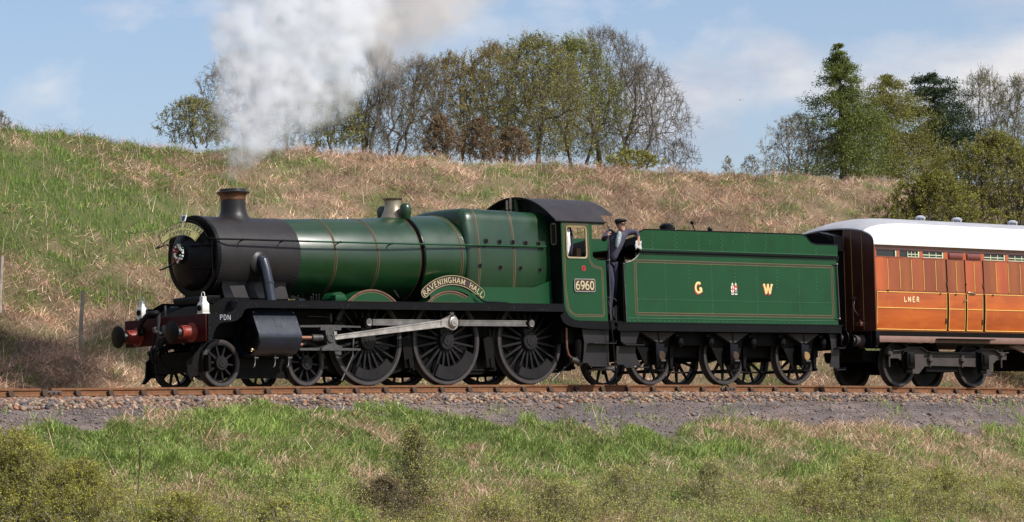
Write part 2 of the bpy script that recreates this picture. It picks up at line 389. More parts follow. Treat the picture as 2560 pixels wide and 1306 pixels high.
def tint_mat(name, rough=.8, trans=.0, spec=.2, bump=0):
    m = bpy.data.materials.new(name); m.use_nodes = True; t = m.node_tree; b = t.nodes['Principled BSDF']; a = N(t, 'ShaderNodeAttribute', attribute_name='tint')
    t.links.new(a.outputs['Color'], b.inputs['Base Color']); b.inputs['Roughness'].default_value = rough; b.inputs['Specular IOR Level'].default_value = spec
    if trans:
        tr = N(t, 'ShaderNodeBsdfTranslucent'); mxs = N(t, 'ShaderNodeMixShader'); mxs.inputs[0].default_value = trans
        t.links.new(a.outputs['Color'], tr.inputs[0]); t.links.new(b.outputs[0], mxs.inputs[1]); t.links.new(tr.outputs[0], mxs.inputs[2]); t.links.new(mxs.outputs[0], t.nodes['Material Output'].inputs[0])
    if bump:
        nb = N(t, 'ShaderNodeTexNoise', i_Scale=30.0, i_Detail=6.0); bp = N(t, 'ShaderNodeBump', i_Strength=bump, i_Distance=.05); tcn = N(t, 'ShaderNodeTexCoord')
        t.links.new(tcn.outputs['Object'], nb.inputs['Vector']); t.links.new(nb.outputs['Fac'], bp.inputs['Height']); t.links.new(bp.outputs[0], b.inputs['Normal'])
    return m
# gravel shoulder: how far the bare ground reaches down the near slope, along the line
def gravel_edge(X):
    base = np.interp(X, [-12,-6,-4.8,-3.6,-2.4,-1,1.5,3,4.2,5.5,7,8.5,10,11.5,13,15,17,19,20.5,22,24,27,60], [-4.6,-4.2,-3.9,-3.0,-2.9,-2.9,-3.1,-3.7,-4.3,-4.6,-4.5,-4.5,-4.2,-4.0,-4.3,-4.6,-4.9,-5.1,-4.2,-3.6,-3.8,-4,-4])
    return base + .5*(fbm(X*1.1, X*0+3, 71)-.5)*2
def veg_weights(X, Y):
    """share of fresh grass (0..1) and of bracken brown on the bank"""
    Yt = Y - track_y(X)
    n = fbm(X*.35, Y*.5, 41); n2 = fbm(X*1.3, Y*1.6, 43)
    # pixel column this spot is seen at, in metres along the line is what matters: green flank to the west
    s = X - .93*Yt      # lines of constant s run away from the viewer
    west = 1 - sstep(-5, 1.5, s + 6*(n-.5))
    low = 1 - sstep(8.5, 13.5, Yt + 4*(n-.5))
    n5 = fbm(X*.7+9, Y*.8, 47); green = np.clip(.24 + .78*west - .95*low*west + 1.9*(n2-.5) + 1.5*(n5-.5), 0.02, .97)
    mid = sstep(-3, 1, s)*(1-sstep(8, 14, s)); green = np.clip(green + .14*mid*(1-sstep(8,13,Yt)) , 0, 1)
    brown = np.clip(low*(1-sstep(-10,-2,s)*.55)*1.0 + .35*sstep(8,16,s)*sstep(9,13,Yt) + .22 + 1.8*(n-.56), 0, 1)
    return green, brown
# one sheet, finer where it is seen
def axis(segs):
    out = []
    for a, b, st in segs: out += list(np.arange(a, b, st))
    return np.array(out + [segs[-1][1]])
gx = axis([(-700,-100,50),(-100,-30,5),(-30,75,.35),(75,160,4),(160,900,50)]); gy = axis([(-200,-30,10),(-30,-12,1.5),(-12,-1.2,.16),(-1.2,2.2,.6),(2.2,24,.3),(24,120,6),(120,900,50)])
GX, GY = np.meshgrid(gx, gy); GZ = ground_z(GX, GY)
Yt = GY - track_y(GX); gr_, br_w = veg_weights(GX, GY)
cg = np.stack([np.full_like(GX,v) for v in (.070,.090,.026)], -1); cs = np.stack([np.full_like(GX,v) for v in (.215,.158,.10)], -1); cb = np.stack([np.full_like(GX,v) for v in (.090,.055,.036)], -1)
colr = cs*(1-gr_[...,None]) + cg*gr_[...,None]; colr = colr*(1-.6*br_w[...,None]) + cb*.6*br_w[...,None]
ge = gravel_edge(GX); near = sstep(-.15,.25, ge-Yt)[...,None]
n_ = fbm(GX*2,GY*2,51)[...,None]; cn = np.array([.085,.11,.032])*(.6+.8*n_); cgr = (np.array([.135,.108,.100])+np.array([.06,.035,.02])*(fbm(GX*.8,GY*2,57)[...,None]-.5)*2)*(.45+1.1*fbm(GX*2.5,GY*5,53)[...,None])
balm = (1-sstep(2.3,2.9,np.abs(Yt)))[...,None]; cgr = cgr*(1-balm) + np.array([.20,.145,.115])*(.6+.8*n_)*balm
colr = np.where(Yt[...,None] < 2.6, cgr*(1-near)+cn*near, colr)
ny_, nx_ = GX.shape; idx = np.arange(nx_*ny_).reshape(ny_,nx_)
F = np.stack([idx[:-1,:-1],idx[:-1,1:],idx[1:,1:],idx[1:,:-1]], -1).reshape(-1,4)
gme = np_mesh('ground', np.stack([GX,GY,GZ],-1).reshape(-1,3), F.ravel(), np.full(len(F),4), tint_mat('earth', .95, bump=.6), colr.reshape(-1,3), smooth=True)
go = bpy.data.objects.new('ground', gme); COL.objects.link(go); tag(go, 'ground of the cutting, gravel shoulder and grassy bank', None, None, 'structure')

# ------------------------------------------------------------------ grass and straw
def in_view(X, Y, Zv, m=260):
    P = np.stack([X-CAM.x, Y-CAM.y, Zv-CAM.z], -1); z = P @ np.array(FW); u = 1280 + FOC*(P@np.array(RT))/z; v = 653 - FOC*(P@np.array(UP))/z
    return (u > -m) & (u < 2560+m) & (v > -200) & (v < 1306+m), u, v
def blades(P, L, w, az, tilt, bend, cols, segs=1):
    """P (n,3); thin tapering blades, bent over; returns verts, flat faces, sizes, colours"""
    n = len(P); d = np.stack([np.cos(az)*np.sin(tilt), np.sin(az)*np.sin(tilt), np.cos(tilt)], -1)
    # width roughly across the line of sight so thin stems are caught, with spread
    wa = RNG.uniform(-.9,.9,n); wd = np.stack([RT.x*np.cos(wa)-FW.x*np.sin(wa), RT.y*np.cos(wa)-FW.y*np.sin(wa), .25*np.sin(wa*2)], -1)
    e = P + d*L[:,None]; 
    if segs == 1:
        V_ = np.stack([P-wd*w[:,None]/2, P+wd*w[:,None]/2, e], 1).reshape(-1,3); f = np.arange(3*n); return V_, f, np.full(n,3), np.repeat(cols,3,0)
    t2 = tilt+bend; d2 = np.stack([np.cos(az)*np.sin(t2), np.sin(az)*np.sin(t2), np.cos(t2)], -1)
    m_ = P + d*L[:,None]*.55; e = m_ + d2*L[:,None]*.5
    V_ = np.stack([P-wd*w[:,None]/2, P+wd*w[:,None]/2, m_+wd*w[:,None]*.4, m_-wd*w[:,None]*.4, e], 1).reshape(-1,3)
    b = np.arange(n)[:,None]*5; f = np.concatenate([b+np.array([0,1,2,3]), b+np.array([3,2,4])], 1).ravel(); sz = np.tile([4,3], n)
    return V_, f, sz, np.repeat(cols,5,0)
def join(parts):
    V_ = []; F_ = []; S_ = []; C_ = []; o_ = 0
    for v, f, s_, c in parts: V_.append(v); F_.append(f+o_); S_.append(s_); C_.append(c); o_ += len(v)
    return np.concatenate(V_), np.concatenate(F_), np.concatenate(S_), np.concatenate(C_)
G_COL = np.array([[.150,.240,.045],[.190,.285,.055],[.110,.190,.036],[.260,.300,.080]])
S_COL = np.array([[.66,.46,.31],[.58,.38,.26],[.76,.60,.43],[.44,.28,.19],[.60,.37,.26]])
B_COL = np.array([[.44,.26,.17],[.34,.19,.125],[.56,.37,.25],[.24,.135,.09],[.50,.33,.23]])
def pick(pal, n, jit=.18): c = pal[RNG.integers(0,len(pal),n)]; return np.clip(c*(1+RNG.uniform(-jit,jit,(n,1))), 0, 1)
M_veg = tint_mat('grass_blades', .75, .22, .25); M_veg2 = tint_mat('straw_blades', .75, .12, .3)
def scatter(n, y0, y1, seed):
    """random spots on a strip of the bank that the photograph shows"""
    Yt = RNG.uniform(y0, y1, n); u = RNG.uniform(-150, 2710, n); th = (u-1280)/FOC
    hd = np.arctan2(FW.x, FW.y) + np.arctan(th)
    X = CAM.x + (Yt - CAM.y)*np.tan(hd); return X, Yt + track_y(X)
# bank behind the train
n = 250000; X, Y = scatter(n, 3.0, 24.5, 1); Zg = ground_z(X,Y); gw, bw = veg_weights(X,Y); r = RNG.random(n)
tuft = fbm(X*2.2,Y*2.6,61); isg = r < np.clip(gw*1.1 + .5*(tuft-.5), 0, 1)
Pg = np.stack([X,Y,Zg-.02],-1)
g = Pg[isg]; k = len(g); tv = tuft[isg]; A1 = blades(g, RNG.uniform(.07,.20,k)*(.5+1.1*tv), RNG.uniform(.012,.022,k), RNG.uniform(0,2*pi,k), RNG.uniform(.05,.9,k), RNG.uniform(.2,.8,k), pick(G_COL,k,.25)*(.75+.5*tv[:,None]))
g = Pg[~isg]; k = len(g); bw_ = bw[~isg]; isb = RNG.random(k) < bw_*.9
pv = lambda x, y: (.38 + 1.25*np.clip((fbm(x*1.5,y*1.5,101)-.5)*2.2+.5,0,1))[:,None]
cc_ = np.where(isb[:,None], pick(B_COL,k), pick(S_COL,k))*pv(g[:,0],g[:,1])
az = RNG.uniform(0,2*pi,k); A2 = blades(g, RNG.uniform(.12,.42,k), RNG.uniform(.009,.018,k), az, RNG.uniform(.6,1.55,k), RNG.uniform(.3,1.0,k), cc_)
# tall pale stalks
n2 = 5000; X2, Y2 = scatter(n2, 3.5, 22.5, 2); Z2 = ground_z(X2,Y2); A3 = blades(np.stack([X2,Y2,Z2],-1), RNG.uniform(.25,.6,n2), RNG.uniform(.006,.011,n2), RNG.uniform(0,2*pi,n2), np.abs(RNG.normal(.35,.45,n2)), RNG.uniform(-.3,.5,n2), pick(S_COL,n2)*1.25)
# fallen litter mats of bracken
n3 = 150000; X3, Y3 = scatter(n3, 3.0, 23.5, 3); g3, b3 = veg_weights(X3,Y3); kp = RNG.random(n3) < np.clip(b3*.9+.30*(1-g3),0,1); X3, Y3, b3 = X3[kp], Y3[kp], b3[kp]; k = len(X3); Z3 = ground_z(X3,Y3)+RNG.uniform(.02,.22,k)
cc_ = np.where((RNG.random(k) < .25+.75*b3)[:,None], pick(B_COL,k), pick(S_COL,k))*pv(X3,Y3)
A4 = blades(np.stack([X3,Y3,Z3],-1), RNG.uniform(.12,.44,k), RNG.uniform(.009,.019,k), RNG.uniform(0,2*pi,k), RNG.uniform(1.0,2.1,k), RNG.uniform(-.5,.5,k), cc_)
v, f, s_, c = join([A1]); o = link('bank_grass', np_mesh('bank_grass', v, f, s_, M_veg, c)); tag(o, 'fresh green grass on the bank behind the train', 'grass', None, 'stuff')
v, f, s_, c = join([A2, A3, A4]); o = link('bank_straw', np_mesh('bank_straw', v, f, s_, M_veg2, c)); tag(o, 'dry straw and dead bracken matted over the bank', 'dead bracken', None, 'stuff')
# near slope: lush tufts
n = 285000; X, Y = scatter(n, -11.5, -2.6, 4); Yt = Y-track_y(X); ge = gravel_edge(X); tf = fbm(X*1.4,Y*1.9,81); tf2 = fbm(X*.5,Y*.8,83)
kp = (Yt < ge + .55*(tf-.45)) ; spr = (RNG.random(n) < .10*(tf > .62)) & (Yt < -2.9); kp = kp | spr; X, Y, tf, tf2, Yt = X[kp], Y[kp], tf[kp], tf2[kp], Yt[kp]; k = len(X); Zg = ground_z(X,Y)
dry = np.clip(.10 + 1.5*(tf2-.5) + .4*sstep(9,14,X)*(1-sstep(19,22,X)) + .25*sstep(5.5,8,-Yt) - .9*(tf-.5), 0, .85); isd = RNG.random(k) < dry
lean = fbm(X*2.2,Y*2.2,91)*6.28*3
P = np.stack([X,Y,Zg-.01],-1); a = ~isd; ka = a.sum(); G2 = np.array([[.195,.290,.060],[.240,.335,.075],[.140,.225,.045],[.330,.370,.120],[.30,.31,.11]])
A5 = blades(P[a], (.06+.25*np.clip(tf[a]*2.2-.70,0,1))*RNG.uniform(.6,1.2,ka), RNG.uniform(.009,.016,ka), lean[a]+RNG.normal(0,1.3,ka), RNG.uniform(.1,.8,ka), RNG.uniform(.3,1.1,ka), pick(G2,ka,.28)*(.50+.9*tf[a][:,None])*(.75+.5*fbm(X[a]*.7+5,Y[a]*.9,99)[:,None]), 2)
kb = isd.sum(); A6 = blades(P[isd], RNG.uniform(.12,.38,kb), RNG.uniform(.007,.013,kb), lean[isd]+RNG.normal(0,1.3,kb), RNG.uniform(.5,1.6,kb), RNG.uniform(.2,.9,kb), pick(S_COL,kb)*1.02, 2)
v, f, s_, c = join([A5, A6]); o = link('slope_grass', np_mesh('slope_grass', v, f, s_, M_veg, c)); tag(o, 'green tufted grass with dry stems on the near slope', 'grass', None, 'stuff')
# behind the rails: low weeds at the foot of the bank
n = 26000; X, Y = scatter(n, 2.3, 4.2, 6); Zg = ground_z(X,Y); gsel = RNG.random(n) < .45*(fbm(X*1.2,Y*2,95) > .45)+.1
A7 = blades(np.stack([X,Y,Zg],-1), RNG.uniform(.05,.28,n), RNG.uniform(.008,.016,n), RNG.uniform(0,2*pi,n), RNG.uniform(.1,1.4,n), RNG.uniform(0,.8,n), np.where(gsel[:,None], pick(G_COL,n), pick(S_COL,n)))
v, f, s_, c = join([A7]); o = link('trackside_weeds', np_mesh('trackside_weeds', v, f, s_, M_veg, c)); tag(o, 'short weeds and straw beyond the far rail', 'weeds', None, 'stuff')
# dry loose stems on the near slope
n = 500; X, Y = scatter(n, -9, -3.8, 7); Yt = Y-track_y(X); kp = Yt < gravel_edge(X)+.4; X, Y = X[kp], Y[kp]; n = len(X); Zg = ground_z(X,Y)+.1
A8 = blades(np.stack([X,Y,Zg],-1), RNG.uniform(.2,.6,n), RNG.uniform(.005,.009,n), RNG.uniform(0,2*pi,n), RNG.normal(1.2,.35,n), RNG.uniform(-.6,.6,n), pick(S_COL,n)*1.3, 2)
v, f, s_, c = join([A8]); o = link('dead_stems', np_mesh('dead_stems', v, f, s_, M_veg2, c)); tag(o, 'long bleached dead stems lying across the near slope', 'dead stems', None, 'stuff')

# ------------------------------------------------------------------ ballast stones
def stone_mesh(seed, small=False):
    g = 1.618; q = MB()
    if small: V0 = [(1,0,0),(0,1,0),(-1,0,0),(0,-1,0),(0,0,1),(0,0,-1)]; F0 = [(0,1,4),(1,2,4),(2,3,4),(3,0,4),(1,0,5),(2,1,5),(3,2,5),(0,3,5)]; n_ = 1
    else:
        V0 = [(-1,g,0),(1,g,0),(-1,-g,0),(1,-g,0),(0,-1,g),(0,1,g),(0,-1,-g),(0,1,-g),(g,0,-1),(g,0,1),(-g,0,-1),(-g,0,1)]; n_ = 1.9
        F0 = [(0,11,5),(0,5,1),(0,1,7),(0,7,10),(0,10,11),(1,5,9),(5,11,4),(11,10,2),(10,7,6),(7,1,8),(3,9,4),(3,4,2),(3,2,6),(3,6,8),(3,8,9),(4,9,5),(2,4,11),(6,2,10),(8,6,7),(9,8,1)]
    vs = []
    for x,y,z in V0:
        x, y, z = x/n_, y/n_, z/n_; h = math.sin(x*5.1+seed)*math.cos(y*4.7+seed*2)+math.sin(z*5.7+seed*3); s_ = 1+.26*h; vs.append((x*s_*1.25, y*s_, z*s_*.72))
    return q.add(vs, F0)
ST_COL = np.array([[.25,.15,.10],[.30,.19,.12],[.17,.12,.10],[.14,.12,.115],[.33,.23,.15],[.10,.085,.085],[.30,.24,.18],[.29,.13,.07],[.21,.13,.09]])
def stones_np(P, R, cols, name, mat_, small=False):
    base = [stone_mesh(k, small) for k in range(5)]; Vs=[]; Fs=[]; Ss=[]; Cs=[]; o_=0
    which = RNG.integers(0,5,len(P))
    for b in range(5):
        I = np.where(which==b)[0]; bv = np.array(base[b].v); bf = base[b].f; n = len(I); 
        a = RNG.uniform(0,2*pi,n); t = RNG.uniform(-.6,.6,n); ca,sa,ct,st_ = np.cos(a),np.sin(a),np.cos(t),np.sin(t)
        x = bv[None,:,0]; y = bv[None,:,1]; z = bv[None,:,2]; y2 = y*ct[:,None]-z*st_[:,None]; z2 = y*st_[:,None]+z*ct[:,None]; x3 = x*ca[:,None]-y2*sa[:,None]; y3 = x*sa[:,None]+y2*ca[:,None]
        V_ = np.stack([x3,y3,z2],-1)*R[I][:,None,None]+P[I][:,None,:]; nv = len(bv)
        ff = np.concatenate([np.array(f) for f in bf]); sz = np.array([len(f) for f in bf])
        F_ = (ff[None,:]+np.arange(n)[:,None]*nv).ravel(); Vs.append(V_.reshape(-1,3)); Fs.append(F_+o_); Ss.append(np.tile(sz,n)); Cs.append(np.repeat(cols[I],nv,0)); o_ += n*nv
    return np_mesh(name, np.concatenate(Vs), np.concatenate(Fs), np.concatenate(Ss), mat_, np.concatenate(Cs))
M_stone = tint_mat('stone', .85, 0, .3, bump=.3)
n = 26000; X, Y = scatter(n, -3.0, -.95, 8); Yt = Y-track_y(X); w_ = RNG.random(n) < (1-sstep(-2.2,-3.2,Yt)*0)*(np.exp(-np.maximum(0,-Yt-1.9)*1.6)); X,Y = X[w_],Y[w_]; n = len(X)
R = RNG.uniform(.020,.055,n); P = np.stack([X,Y,ground_z(X,Y)+R*.3],-1); c_ = pick(ST_COL,n,.45)*.9
bal = link('ballast', stones_np(P,R,c_,'ballast',M_stone)); tag(bal, 'brown and grey ballast stones along the near rail', 'ballast', None, 'stuff')
n = 5000; X, Y = scatter(n, 1.0, 3.0, 9); R = RNG.uniform(.02,.045,n); P = np.stack([X,Y,ground_z(X,Y)+R*.3],-1); o = link('ballast_beyond', stones_np(P,R,pick(ST_COL,n,.25),'ballast_beyond',M_stone)); tag(o, 'ballast stones beyond the far rail', 'ballast', None, 'stuff')
n = 34000; X, Y = scatter(n, -5.4, -2.0, 10); Yt = Y-track_y(X); w_ = (Yt > gravel_edge(X)-.3); X,Y = X[w_],Y[w_]; n = len(X)
R = np.exp(RNG.normal(-4.4,.5,n)); P = np.stack([X,Y,ground_z(X,Y)+R*.2],-1); G_ST = np.array([[.10,.082,.078],[.15,.125,.115],[.07,.058,.055],[.19,.155,.14],[.30,.27,.25],[.17,.115,.085],[.24,.15,.10]])
o = link('cinder_gravel', stones_np(P,R,pick(G_ST,n,.3),'cinder_gravel',M_stone,True)); tag(o, 'fine grey cinder gravel on the shoulder below the ballast', 'gravel', None, 'stuff')
# the larger stones, one by one
stone_top = empty('stone_litter', (0,0,0), label='larger orange and grey stones strewn over the ballast shoulder', cat='stones', kind='stuff') if False else None
SM = []
for k in range(5):
    for j, cc in enumerate(((.34,.17,.09),(.27,.18,.13),(.36,.26,.17),(.17,.14,.13))): SM.append(stone_mesh(k).mesh('stone', mat('big_stone_%s' % 'abcd'[j], cc, .85, var=.25, scale=9, bump=.3), 0))
n = 300; u = RNG.uniform(-20,2580,n*3); Yr = -1.35-np.abs(RNG.normal(0,.62,n*3)); ok = Yr > -4.2; u, Yr = u[ok][:n], Yr[ok][:n]
for i in range(n):
    hdg = atan2(FW.x, FW.y)+math.atan((u[i]-1280)/FOC); x = CAM.x+(Yr[i]-CAM.y)*math.tan(hdg); y = Yr[i]+float(track_y(x)); r = float(RNG.uniform(.035,.075))
    o = link('stone', SM[int(RNG.integers(0,20))], go, (x,y,float(ground_z(x,y))+r*.3), (float(RNG.uniform(-.6,.6)),float(RNG.uniform(-.6,.6)),float(RNG.uniform(0,6.28)))); o.scale = (r,r*float(RNG.uniform(.7,1)),r*float(RNG.uniform(.7,1.1)))

# ------------------------------------------------------------------ track
track = empty('railway_track', (0,0,0), label='rusty bullhead railway track under the train', cat='railway track')
def rail(side, xa, xb):
    q = MB(); Pf = [(-.035,0),(-.035,-.035),(-.012,-.05),(-.009,-.11),(-.032,-.125),(-.032,-.148),(.032,-.148),(.032,-.125),(.009,-.11),(.012,-.05),(.035,-.035),(.035,0),(.025,.004),(-.025,.004)]
    secs = []
    for x in np.arange(xa, xb+.01, 1.0 if xb-xa > 3 else .5):
        yc = float(track_y(x)) + side*.7525; zc_ = float(track_z(x)) -.004; secs.append([(x, yc+y, zc_+z) for y, z in Pf])
    q.ring_strip(secs); return q.build('rail', M_rail, track, smooth=20)
JX = [-22.3,-4.05,14.2,32.45,50.7]
for s in (-1,1):
    for a_, b_ in zip(JX[:-1], JX[1:]): 
        rail(s, a_+.004, b_-.004)
def chair_mb():
    q = MB(); q.bbox(-.10,.10,-.19,.15,-.20,-.165,.008)
    q.prismx([(-.14,-.165),(-.10,-.12),(-.075,-.045),(-.04,-.045),(-.036,-.12),(-.034,-.165)], -.055, .055)
    q.prismx([(.036,-.165),(.038,-.05),(.06,-.05),(.10,-.13),(.12,-.165)], -.055,.055); q.cyl((-.07,-.155,-.165),(-.07,-.155,-.145),.02,n=8); q.cyl((.07,-.155,-.165),(.07,-.155,-.145),.02,n=8)
    return q.mesh('rail_chair', M_chair, 30)
CH = chair_mb(); SL = MB().bbox(-.125,.125,-1.3,1.3,-.325,-.205,.012).mesh('sleeper', M_sleeper, 30)
KY_ = MB().bbox(-.03,.05,-.058,-.034,-.115,-.04,.006).mesh('rail_key', M_sleeper, 30)
x = -18.0
while x < 46:
    near_j = min(abs(x-j) for j in JX)
    if .05 < near_j < .30: x += .24 if x > min(JX, key=lambda j: abs(x-j)) else 0
    yc, zc_ = float(track_y(x)), float(track_z(x)); sl_ = (float(track_z(x+.5))-zc_)*2
    link('sleeper', SL, track, (x,yc,zc_), (0,-sl_,0))
    for s in (-1,1): 
        c_o = link('rail_chair', CH, track, (x, yc+s*.7525, zc_), (0,-sl_,0 if s < 0 else pi))
        link('rail_key', KY_, c_o)
    x += .765
for j in JX:
    for s in (-1,1):
        yc, zc_ = float(track_y(j)), float(track_z(j)); q = MB(); q.bbox(-.23,.23,-.040,-.013,-.128,-.046,.006); f_o = q.build('fishplate', M_fish, track, (j, yc+s*.7525, zc_))
        for k in (-.16,-.055,.055,.16): q = MB(); q.cyl((k,-.04,-.088),(k,-.062,-.088),.018,n=6); q.build('bolt', M_chair, f_o)

# ------------------------------------------------------------------ trees
def tree_mesh(seed, h, w, tips=900, lo=.05, trunks=1, r0=.16, minr=.009, trunk_h=.12, lean=0.0, wind=0.0, p=2.0, narrow=.7, twigs=5, twl=.06, leaf=0, leaf_size=.05, leaf_pal=None, leaf_lo=0.0, deep=.8, shell=.45, rough=.0):
    """wood grown towards points that fill a dome-shaped crown; returns wood and leaf arrays"""
    R_ = np.random.default_rng(seed); zz = R_.random(tips)**.85; a = R_.uniform(0,2*pi,tips)
    env = np.sqrt(np.clip(1-zz**p,0,1))*(narrow+(1-narrow)*np.clip(zz/.3,0,1))*(1+.14*np.sin(3*a+seed)+.10*np.sin(5*a+2*seed+4*zz)); env = env*(1+rough*(vnoise(a*1.6+seed, zz*5, seed)-.5)*2); rr = R_.random(tips)**shell*env
    T = np.stack([rr*np.cos(a)*w/2, rr*np.sin(a)*w/2*deep, (lo+(1-lo)*zz)*h], -1); T[:,2] *= 1-.10*R_.random(tips)*(zz>.5)
    T[:,0] += wind*(T[:,2]/h)**1.5*h + lean*T[:,2]; T[:,1] -= .5*wind*(T[:,2]/h)**1.5*h
    S0=[];S1=[];CN0=[];CN1=[]; stack=[]; WK = np.array([1,1,.55])
    if trunks > 1:
        order = np.argsort(np.arctan2(T[:,1],T[:,0]) + .25*R_.normal(0,1,tips)); G = np.array_split(order, trunks)
    else: G = [np.arange(tips)]
    for gi, g in enumerate(G):
        c = T[g].mean(0); b = np.array([c[0]*(.35 if trunks > 1 else .05), c[1]*.3, 0.]) ; t1 = b + np.array([(c[0]-b[0])*.12, 0, h*trunk_h]) + R_.normal(0,.02*h,3)*np.array([1,1,.3])
        S0.append(b); S1.append(t1); CN0.append(len(g)*1.25); CN1.append(len(g)); stack.append((t1, g))
    tip_p=[]; tip_d=[]
    while stack:
        pos, I = stack.pop(); n = len(I); P_ = T[I]; c = P_.mean(0)
        if n <= 2:
            for q in P_: 
                m = (pos+q)/2 + R_.normal(0,.06,3)*np.linalg.norm(q-pos); S0 += [pos, m]; S1 += [m, q]; CN0 += [1,1]; CN1 += [1,.8]; tip_p.append(q); tip_d.append(q-m)
            continue
        t = (.26 if n > 200 else .34) if n > 60 else .45
        ln = np.linalg.norm(c-pos); new = pos + (c-pos)*t + R_.normal(0,.05,3)*ln; m = (pos+new)/2 + R_.normal(0,.05,3)*ln*t
        S0 += [pos, m]; S1 += [m, new]; CN0 += [n,n]; CN1 += [n,n]
        ia, ib = R_.integers(0,n,2); A_ = P_[ia]; B_ = P_[ib]; 
        if ia == ib: B_ = P_[(ib+1)%n]
        for _ in range(2):
            lab = (((P_-A_)*WK)**2).sum(1) < (((P_-B_)*WK)**2).sum(1)
            if lab.all() or (~lab).all(): lab = np.zeros(n,bool); lab[:n//2] = True
            A_ = P_[lab].mean(0); B_ = P_[~lab].mean(0)
        stack.append((new, I[lab])); stack.append((new, I[~lab]))
    S0=np.array(S0);S1=np.array(S1);f=r0/(len(G[0])**.5); C0=np.maximum(minr, f*np.array(CN0)**.5)[:,None]; C1=np.maximum(minr, f*np.array(CN1)**.5)[:,None]
    d=S1-S0; d/=np.linalg.norm(d,axis=1,keepdims=True)+1e-9; ref=np.where(np.abs(d[:,2:3])<.9,np.array([[0,0,1.]]),np.array([[1.,0,0]])); a_=np.cross(d,ref); a_/=np.linalg.norm(a_,axis=1,keepdims=True)+1e-9; b_=np.cross(d,a_); V_=[]
    for P_,rad in ((S0,C0),(S1,C1)):
        for k in range(3): V_.append(P_+a_*rad*cos(2*pi*k/3)+b_*rad*sin(2*pi*k/3))
    n=len(S0); V_=np.stack(V_,1).reshape(-1,3); base=np.arange(n)[:,None]*6; F_=np.concatenate([base+np.array([0,1,4,3]),base+np.array([1,2,5,4]),base+np.array([2,0,3,5])],1).ravel(); Sz=np.full(3*n,4)
    TP=np.repeat(np.array(tip_p),twigs,0); TD=np.repeat(np.array(tip_d),twigs,0); TD/=np.linalg.norm(TD,axis=1,keepdims=True)+1e-9; k=len(TP)
    TP=TP-TD*R_.uniform(0,.06,(k,1))*h; nd=TD+R_.normal(0,.55,(k,3))+np.array([0,0,.15]); nd/=np.linalg.norm(nd,axis=1,keepdims=True); ln=twl*h*R_.uniform(.4,1.2,(k,1)); E=TP+nd*ln
    sd_=np.cross(nd,R_.normal(0,1,(k,3))); sd_/=np.linalg.norm(sd_,axis=1,keepdims=True)+1e-9; V2=np.stack([TP-sd_*minr*.8,TP+sd_*minr*.8,E+sd_*minr*.35,E-sd_*minr*.35],1).reshape(-1,3); o_=len(V_)
    wood=(np.concatenate([V_,V2]),np.concatenate([F_,np.arange(4*k)+o_]),np.concatenate([Sz,np.full(k,4)])); lv=None
    if leaf:
        I=R_.integers(0,k,leaf*2); I=I[(TP[I,2]/h)>=leaf_lo][:leaf]; q=len(I); c=TP[I]+(E[I]-TP[I])*R_.random((q,1))*1.05+R_.normal(0,leaf_size*.9,(q,3)); sz=leaf_size*R_.uniform(.55,1.3,q)
        e1=R_.normal(0,1,(q,3)); e1/=np.linalg.norm(e1,axis=1,keepdims=True); e2=np.cross(e1,R_.normal(0,1,(q,3))); e2/=np.linalg.norm(e2,axis=1,keepdims=True)+1e-9
        V3=np.stack([c-e1*sz[:,None],c-e2*sz[:,None]*.55,c+e1*sz[:,None],c+e2*sz[:,None]*.55],1).reshape(-1,3); cl=np.repeat(pick(leaf_pal,q,.25)*(.75+.5*vnoise(c[:,0]*2/max(.3,h*.12),c[:,2]*2/max(.3,h*.12),seed))[:,None],4,0); lv=(V3,np.arange(4*q),np.full(q,4),cl)
    return wood, lv
M_barkd = mat('bark_grey', (.125,.105,.085), .9, var=.3, scale=3, bump=.2)
M_barkl = mat('twig_light', (.26,.22,.17), .9, var=.3, scale=3)
M_leaf = tint_mat('leaf', .6, .35, .3)
def place_tree(kind, u, v, Yp, hpx, wpx, seed, label, group=None, cat='tree', bark=None, **kw):
    """tree whose base stands on the plane Y=Yp where the photograph shows it"""
    v = v + (9 if Yp > 60 else 0); hpx = hpx + (9 if Yp > 60 else 0); b = at(u, v, Y=Yp); dist = (b-CAM).dot(FW); h = hpx*dist/FOC; w = wpx*dist/FOC
    if Yp > 60: kw['r0'] = kw['r0']*.52; kw['tips'] = int(kw['tips']*1.2); kw['leaf'] = int(kw['leaf']*1.6)
    wood, lv = tree_mesh(seed, h, w, **kw)
    t = empty(kind, (b.x, b.y, b.z), (0,0,-.75), label=label, cat=cat, group=group)
    link('branches' if cat == 'shrub' else 'trunk', np_mesh('trunk', wood[0], wood[1], wood[2], bark or M_barkd), t)
    if lv: o = link('foliage' if cat == 'shrub' else 'crown', np_mesh('crown', lv[0], lv[1], lv[2], M_leaf, lv[3]), t); o['kind'] = 'stuff'
    return t
P_BUD = np.array([[.27,.23,.09],[.22,.18,.07],[.31,.27,.10],[.24,.17,.08]])
P_OLIVE = np.array([[.30,.29,.06],[.24,.24,.05],[.35,.32,.08],[.22,.21,.05]])
P_GOLD = np.array([[.36,.27,.07],[.30,.21,.06],[.33,.28,.08]])
P_GREEN = np.array([[.23,.27,.045],[.27,.30,.055],[.19,.23,.04],[.32,.32,.07]])
P_BROWN = np.array([[.25,.17,.09],[.21,.14,.075],[.29,.20,.10]])
GT = 'trees on the skyline behind the bank'
BY = 100
place_tree('bare_tree', 610, 366, BY, 245, 330, 21, 'dark bare tree at the left end of the row, half hidden by the steam', GT, tips=1100, r0=.22, leaf=4000, leaf_size=.05, leaf_pal=P_BUD, trunks=2)
place_tree('bare_tree', 720, 372, BY+6, 215, 280, 22, 'bare tree directly behind the lower steam plume', GT, tips=700, r0=.2, leaf=3000, leaf_size=.05, leaf_pal=P_BUD)
